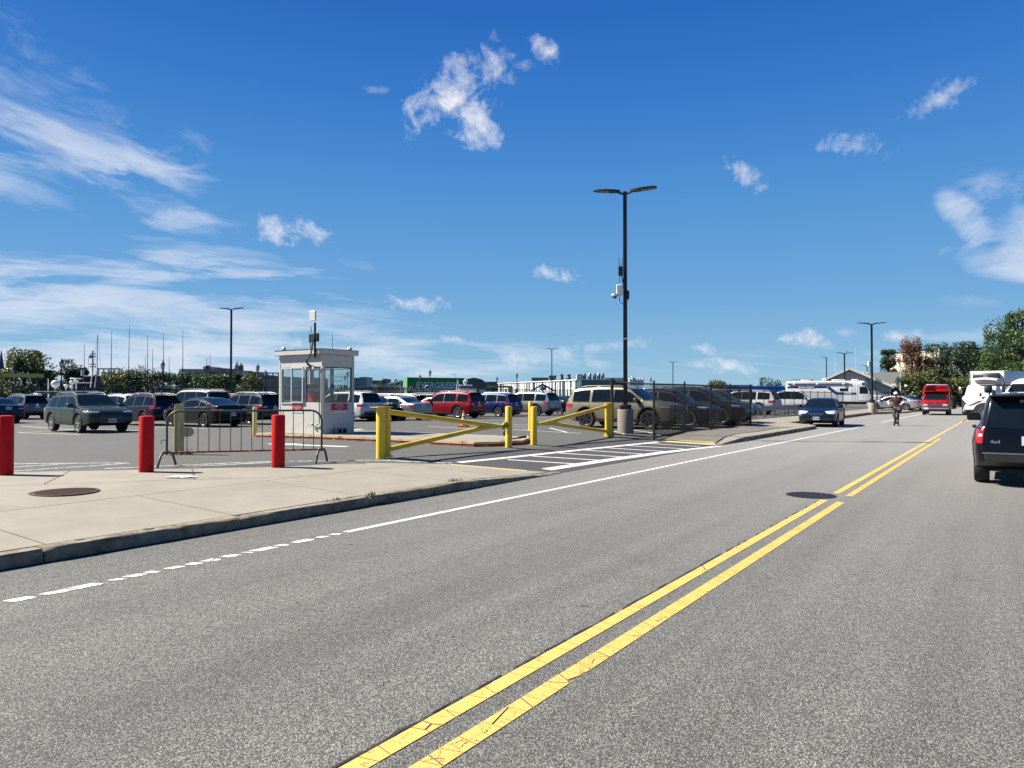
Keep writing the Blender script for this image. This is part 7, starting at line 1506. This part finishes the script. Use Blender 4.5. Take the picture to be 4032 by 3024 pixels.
MB().lathe([(3.0, 0), (3.0, zt1-15), (2.2, zt1-14), (.15, zt1)], 8).build('spire', pm('slate_dark', (.05, .06, .09), .7), st_, 30)
lk = thing('viaduct', (0, 0, 0), 0, 'thin horizontal bridge deck on columns on the left skyline', 'bridge')
for (a_, b_, yy) in ((388, 470, 1452), (1012, 1096, 1469)):
    a, b = atd(a_, 350, yy), atd(b_, 350, yy); MB().bar(a, b, 2, .5).build('deck', 'galv', lk, None)
    for k in range(5): q = a.lerp(b, k/4); MB().bar((q.x, q.y, 0), q, .5, .5, up=(1, 0, 0)).build('column', 'galv', lk, None)
facade('scaffold_building', 400, 436, 1468, 300, GY, 'grey framed building between the masts', cols=5, rows=4, ww=.7, wh=.7)
for (px0, px1, yt, dep, m_, lb, sd_) in ((978, 1010, 1450, 360, 'lfd', 'round dark tree on the skyline left of the harbour lamps', 70), (1538, 1592, 1497, 300, 'lfd', 'wooded hilltop trees left of the green container', 71), (1455, 1545, 1512, 290, 'lfg', 'green trees in front of the dark flat building', 72), (1885, 1915, 1508, 260, 'lfd', 'dark tree right of the arched hangar', 73)):
    tr('skyline_tree', px0, px1, yt, dep, m_, lb, n=2200, leaf=1.0, clumps=26, seed=sd_, low=.0, gap=.8)
# far low ground cover that reads as one mass
mb = MB(); r3 = np.random.default_rng(9)
M['farg'] = pm('far_foliage', (.035, .05, .025), .9, 0, .5, .05)
for px in np.arange(-200, 4100, 9):
    p = atd(px, 470+r3.uniform(-20, 20)); hgt = atd(px, 470, 1538-r3.uniform(0, 10) if px < 2900 else 1530).z; mb.lathe([(r3.uniform(3, 5), 0), (r3.uniform(3, 5), hgt*.7), (1.5, hgt)], 6, (p.x, p.y, 0))
mb.build('treeline', 'farg', None, 60, kind='stuff')

# ------------------------------------------------------------------ gabled building, awning, flags at the right
HB = thing('gabled_building', (atd(3196, 100).x, atd(3196, 100).y, 0), R(6), 'grey sided building with a wide front gable and long low roof behind the police truck', 'building')
SH = pm('roof_shingle', (.12, .125, .112), .9, 0, .25, 3, .3); SD = pm('grey_siding', (.30, .32, .33), .6, 0, .06, 1); WS = pm('white_siding', (.62, .62, .6), .6, 0, .06, 1)
Wd_ = 9.6; ez, rz_ = 2.95, 5.15
MB().prism([(0, 0), (Wd_, 0), (Wd_, ez), (Wd_/2, rz_), (0, ez)], -16, 0, Matrix.Rotation(PI/2, 4, 'X')).build('wall', SD, HB, None)
for s_ in (0, 1):   # roof slopes with rakes
    x0, x1 = (-.55, Wd_/2) if s_ == 0 else (Wd_+.55, Wd_/2); zA = ez-.30
    MB().add([(x0, -.7, zA), (x1, -.7, rz_+.06), (x1, 16, rz_+.06), (x0, 16, zA), (x0, -.7, zA+.14), (x1, -.7, rz_+.2), (x1, 16, rz_+.2), (x0, 16, zA+.14)], [(0, 1, 2, 3), (4, 7, 6, 5), (0, 4, 5, 1), (3, 2, 6, 7), (0, 3, 7, 4)] if s_ == 0 else [(3, 2, 1, 0), (5, 6, 7, 4), (1, 5, 4, 0), (7, 6, 2, 3), (4, 7, 3, 0)]).build('roof', SH, HB, None)
    MB().bar((x0, -.74, zA+.02), (x1, -.74, rz_+.08), .30, .07, up=(0, 1, 0)).build('rake_board', 'white', HB, None)
k = 0
while True:   # siding boards on the gable
    z = 3.15+k*.17
    hw = (rz_-z)/(rz_-ez)*Wd_/2-.5
    if hw < .2: break
    xa, xb = Wd_/2-min(hw, 1.9), Wd_/2+min(hw, 1.9)
    MB().box(((xa+xb)/2, -.03-.012*(k % 2), z), (xb-xa, .05, .155)).build('siding_board', WS, HB, None); k += 1
MB().rbox((Wd_+.5, -.75, 2.95), (.5, .5, .3), .05).build('gutter_return', 'white', HB, 30); MB().tube([(Wd_+.45, -.6, 2.7), (Wd_+.05, -.3, 2.3), (Wd_+.05, -.3, .1)], .05, 6).build('downspout', 'white', HB, None)
# wing to the right
wy0, wy1, wx1 = 10.5, 19.5, 10.9
MB().box(((Wd_+wx1)/2, (wy0+wy1)/2+.8, 1.6), (wx1-Wd_-.1, wy1-wy0-1.6, 3.2)).build('wing_wall', SD, HB, None)
MB().add([(2, wy0, 2.98), (wx1+.5, wy0, 2.98), (wx1+.5, (wy0+wy1)/2, 5.1), (2, (wy0+wy1)/2, 5.1), (wx1+.5, wy1, 2.98), (2, wy1, 2.98)], [(0, 1, 2, 3), (3, 2, 4, 5)]).build('wing_roof', SH, HB, None)
MB().box(((2+wx1)/2+2, wy0-.03, 2.92), (wx1-3, .08, .2)).build('fascia', 'white', HB, None)
MB().prism([(wy0+.8, 3.0), (wy1-.8, 3.0), ((wy0+wy1)/2, 4.9)], wx1-.1, wx1, Matrix(((0, 0, 1, 0), (1, 0, 0, 0), (0, 1, 0, 0), (0, 0, 0, 1)))).build('wing_gable', SD, HB, None)
for x in (9.9, 10.4): MB().box((x, wy0+.78, 1.5), (.26, .06, 2.6)).build('shutter', 'blacks', HB, None)
for x in (10.15,): MB().box((x, wy0+.77, 1.6), (.4, .05, 1.8)).build('window', 'white', HB, None)
for x in (10.8,): MB().box((x, wy0+.15, 1.5), (.3, .3, 2.95)).build('porch_post', 'white', HB, None)
for (x, w_) in ((5.6, .5), (6.3, .3)): MB().rbox((x, 4, 4.6), (w_, w_, .5), .06).build('roof_vent', 'white', HB, 30)
for (x, z) in ((2.7, 5.2), (5.3, 6.3)): MB().cyl((x, 5, 4), (x, 5, z+2), .03, 6).build('roof_aerial', 'white', HB, None)
fe = thing('siren_mast', (atd(3427, 110).x, atd(3427, 110).y, 0), TH, 'white siren box on a pole right behind the lamp post', 'siren'); MB().cyl((0, 0, 0), (0, 0, 4.2), .06, 8).build('pole', 'blacks', fe, None); MB().rbox((-.3, 0, 6.0-1.2), (.5, .4, .6), .06).build('siren', 'white', fe, 30); MB().rbox((0, 0, atd(3427, 110, 1432).z), (.6, .4, .7), .03).build('white_box', 'white', fe, 30); MB().cyl((0, 0, 4.2), (0, 0, atd(3427, 110, 1434).z), .05, 6).build('upper_pole', 'blacks', fe, None)
# blue awning
p, q = atd(2860, 92), atd(3090, 92); d = q-p; aw = thing('blue_awning', (p.x, p.y, 0), math.atan2(d.y, d.x), 'long bright blue canvas awning left of the police truck', 'awning'); BL = pm('awning_blue', (.0, .12, .55), .6, 0, .1, 1)
L = d.length; za, zb_ = atd(2860, 92, 1519).z, atd(2860, 92, 1545).z
MB().prism([(0, za-.05), (1.5, za), (1.5, za-.08), (.1, za-.3), (0, zb_)], 0, L, Matrix(((0, 0, 1, 0), (1, 0, 0, 0), (0, 1, 0, 0), (0, 0, 0, 1)))).build('canvas', BL, aw, None)
for k in range(8): MB().bar((L*k/7, -.03, zb_), (L*k/7, -.03, za-.04), .05).build('rib', pm('awning_rib', (.0, .06, .35), .6), aw, None)
for k in range(5): MB().box((L*(k+.3)/5, .5, zb_/2), (.1, .1, zb_+.3)).build('pole', 'blacks', aw, None)
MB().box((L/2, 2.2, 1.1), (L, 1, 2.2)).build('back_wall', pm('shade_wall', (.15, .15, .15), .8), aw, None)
# bronze beige block and parking deck behind trees
bb = facade('beige_building', 3700, 4150, 1372, 230, (.52, .46, .36), 'large beige building with dark roof edge behind the right trees', cols=0, deep=30, roofc=pm('roof_edge_blue', (.02, .025, .09), .6))
me = MB().box((0, 0, 0), (.9, .2, 1.7)).mesh('window', M['glass'])
Lb2 = (atd(4150, 230)-atd(3700, 230)).length
for (px, py) in ((3858, 1392), (3866, 1392), (3858, 1405), (3866, 1405), (3730, 1392), (3745, 1392), (3730, 1405), (3745, 1405)): link('window', me, bb, ((px-3700)/450*Lb2, -.1, atd(3700, 230, py).z))
MB().box(((3895-3700)/450*Lb2, -.2, atd(3700, 230, 1425).z), (4.2, .4, 2.4)).build('loading_bay', 'under', bb, None)
for zz in (atd(3700, 230, 1400).z, atd(3700, 230, 1420).z): MB().box((Lb2/2, -.05, zz), (Lb2, .12, .12)).build('joint_line', 'conc', bb, None)
facade('parking_deck', 3800, 4000, 1436, 200, (.14, .15, .17), 'grey concrete parking deck below the beige building', deep=20, parapet=False, cols=6, rows=3, wcol=(.01, .01, .01), ww=.8, wh=.5)
facade('concrete_block', 3840, 3872, 1416, 215, (.38, .39, .36), 'pale concrete stair block left of the loading bay', deep=6, parapet=False)
# flagpole with two flags
fp0 = atd(3546, 90); fp = thing('flagpole', (fp0.x, fp0.y, 0), TH, 'pale flagpole with two drooping flags in front of the brown tree', 'flagpole'); ht = atd(3546, 90, 1393).z
MB().tube([(0, 0, 0), (0, 0, ht)], [.07, .04], 8).build('pole', 'offw', fp, 40); MB().lathe([(.02, ht), (.08, ht+.07), (.02, ht+.14)], 10).build('finial', 'white', fp, 40)
def droop(name, z1, hgt, wid, mats, label, ns):
    t = thing(name, (fp0.x, fp0.y, z1), TH, label, 'flag')
    for k in range(ns):
        mb = MB(); vs = []
        for i in range(7):
            for j_ in (0, 1):
                u = (k+j_)/ns; x = -.05-wid*(i/6)*.0+(-wid*u*(.55+.45*math.sin(i*.9))); z = -hgt*i/6-.25*u*hgt*.2; vs.append((x, .12*math.sin(i*1.7+u*5), z))
        mb.add(vs, [(i*2, i*2+1, i*2+3, i*2+2) for i in range(6)]); mb.add([(x, y+.02, z) for x, y, z in vs], [(i*2+2, i*2+3, i*2+1, i*2) for i in range(6)])
        mb.build('fold', mats[k % len(mats)], t, 60)
    return t
droop('national_flag', atd(3546, 90, 1406).z, 1.25, .34, ['redsign', 'whitec'], 'drooping red and white striped flag at the top of the flagpole', 7); MB().box((0, 0, 0), (.01, .01, .01))
M['lblue'] = pm('light_blue_cloth', (.18, .38, .62), .9)
droop('blue_flag', atd(3546, 90, 1482).z, .95, .45, ['lblue'], 'light blue flag hanging low on the flagpole', 3)
gl = thing('globe_lamp', (atd(3568, 88).x, atd(3568, 88).y, 0), 0, 'white globe lamp on a black post in front of the hedge', 'lamp post'); zg = atd(3568, 88, 1520).z; MB().cyl((0, 0, 0), (0, 0, zg-.1), .05, 8).build('pole', 'blacks', gl, 40); MB().lathe([(.12, zg-.12), (.2, zg), (.16, zg+.12), (.04, zg+.17)], 14).build('globe', 'white', gl, 50)
# white lattice fence, black gate, green screen fence
wf = thing('lattice_fence', (atd(3548, 84).x, atd(3548, 84).y, 0), R(40), 'white lattice fence between the blue car and the planter', 'fence'); lt = MB(); L = 1.7
for k in range(9): lt.box((L*k/8, 0, .95), (.035, .03, 1.1))
for k in range(5): lt.box((L/2, 0, .5+.24*k), (L, .03, .035))
o = lt.build('lattice', 'white', wf, None)
for x in (-.05, L+.05): MB().box((x, 0, .8), (.12, .12, 1.6)).build('post', 'white', wf, None)
gt = thing('black_gate', (atd(3455, 62).x, atd(3455, 62).y, .2), R(30), 'black steel gate with small white notice beside the concrete lamp base', 'gate')
gm_ = MB()
for k in range(17): gm_.box((k*.11, 0, .85), (.02, .02, 1.6))
gm_.build('pickets', 'blacks', gt, None)
for z in (.1, 1.62): MB().box((.9, 0, z), (1.9, .04, .05)).build('gate_rail', 'blacks', gt, None)
for x in (-.05, 1.88): MB().box((x, 0, .88), (.07, .07, 1.8)).build('gate_post', 'blacks', gt, None)
MB().box((.75, -.03, 1.4), (.2, .01, .24)).build('notice', 'white', gt, None)
gf = thing('screen_fence', (atd(3600, 84).x, atd(3600, 84).y, 0), R(34), 'dark green planked screen fence behind the red van', 'fence'); DGN = pm('dark_green_board', (.02, .035, .025), .8, 0, .2, 4)
pb = MB().box((0, 0, 0), (.24, .05, 1.5)).mesh('plank', DGN)
for k in range(18): link('plank', pb, gf, (.13+.27*k, 0, .75+.02*(k % 3)))
ns = thing('notice_board', (atd(3588, 80).x, atd(3588, 80).y, 0), R(30), 'white notices on a post at the left end of the green screen fence', 'sign')
for (x, z) in ((-.16, 1.25), (.16, 1.25), (-.16, .85), (.16, .85)): MB().box((x, -.03, z+.2), (.28, .02, .36)).build('notice', 'white', ns, None)
MB().box((0, 0, .8), (.08, .05, 1.7)).build('post', 'white', ns, None)
lg = MB()
for k in range(7): lg.lathe([(.16, 0), (.17, .9), (.14, .95)], 8, (k*.36, 0, 0))
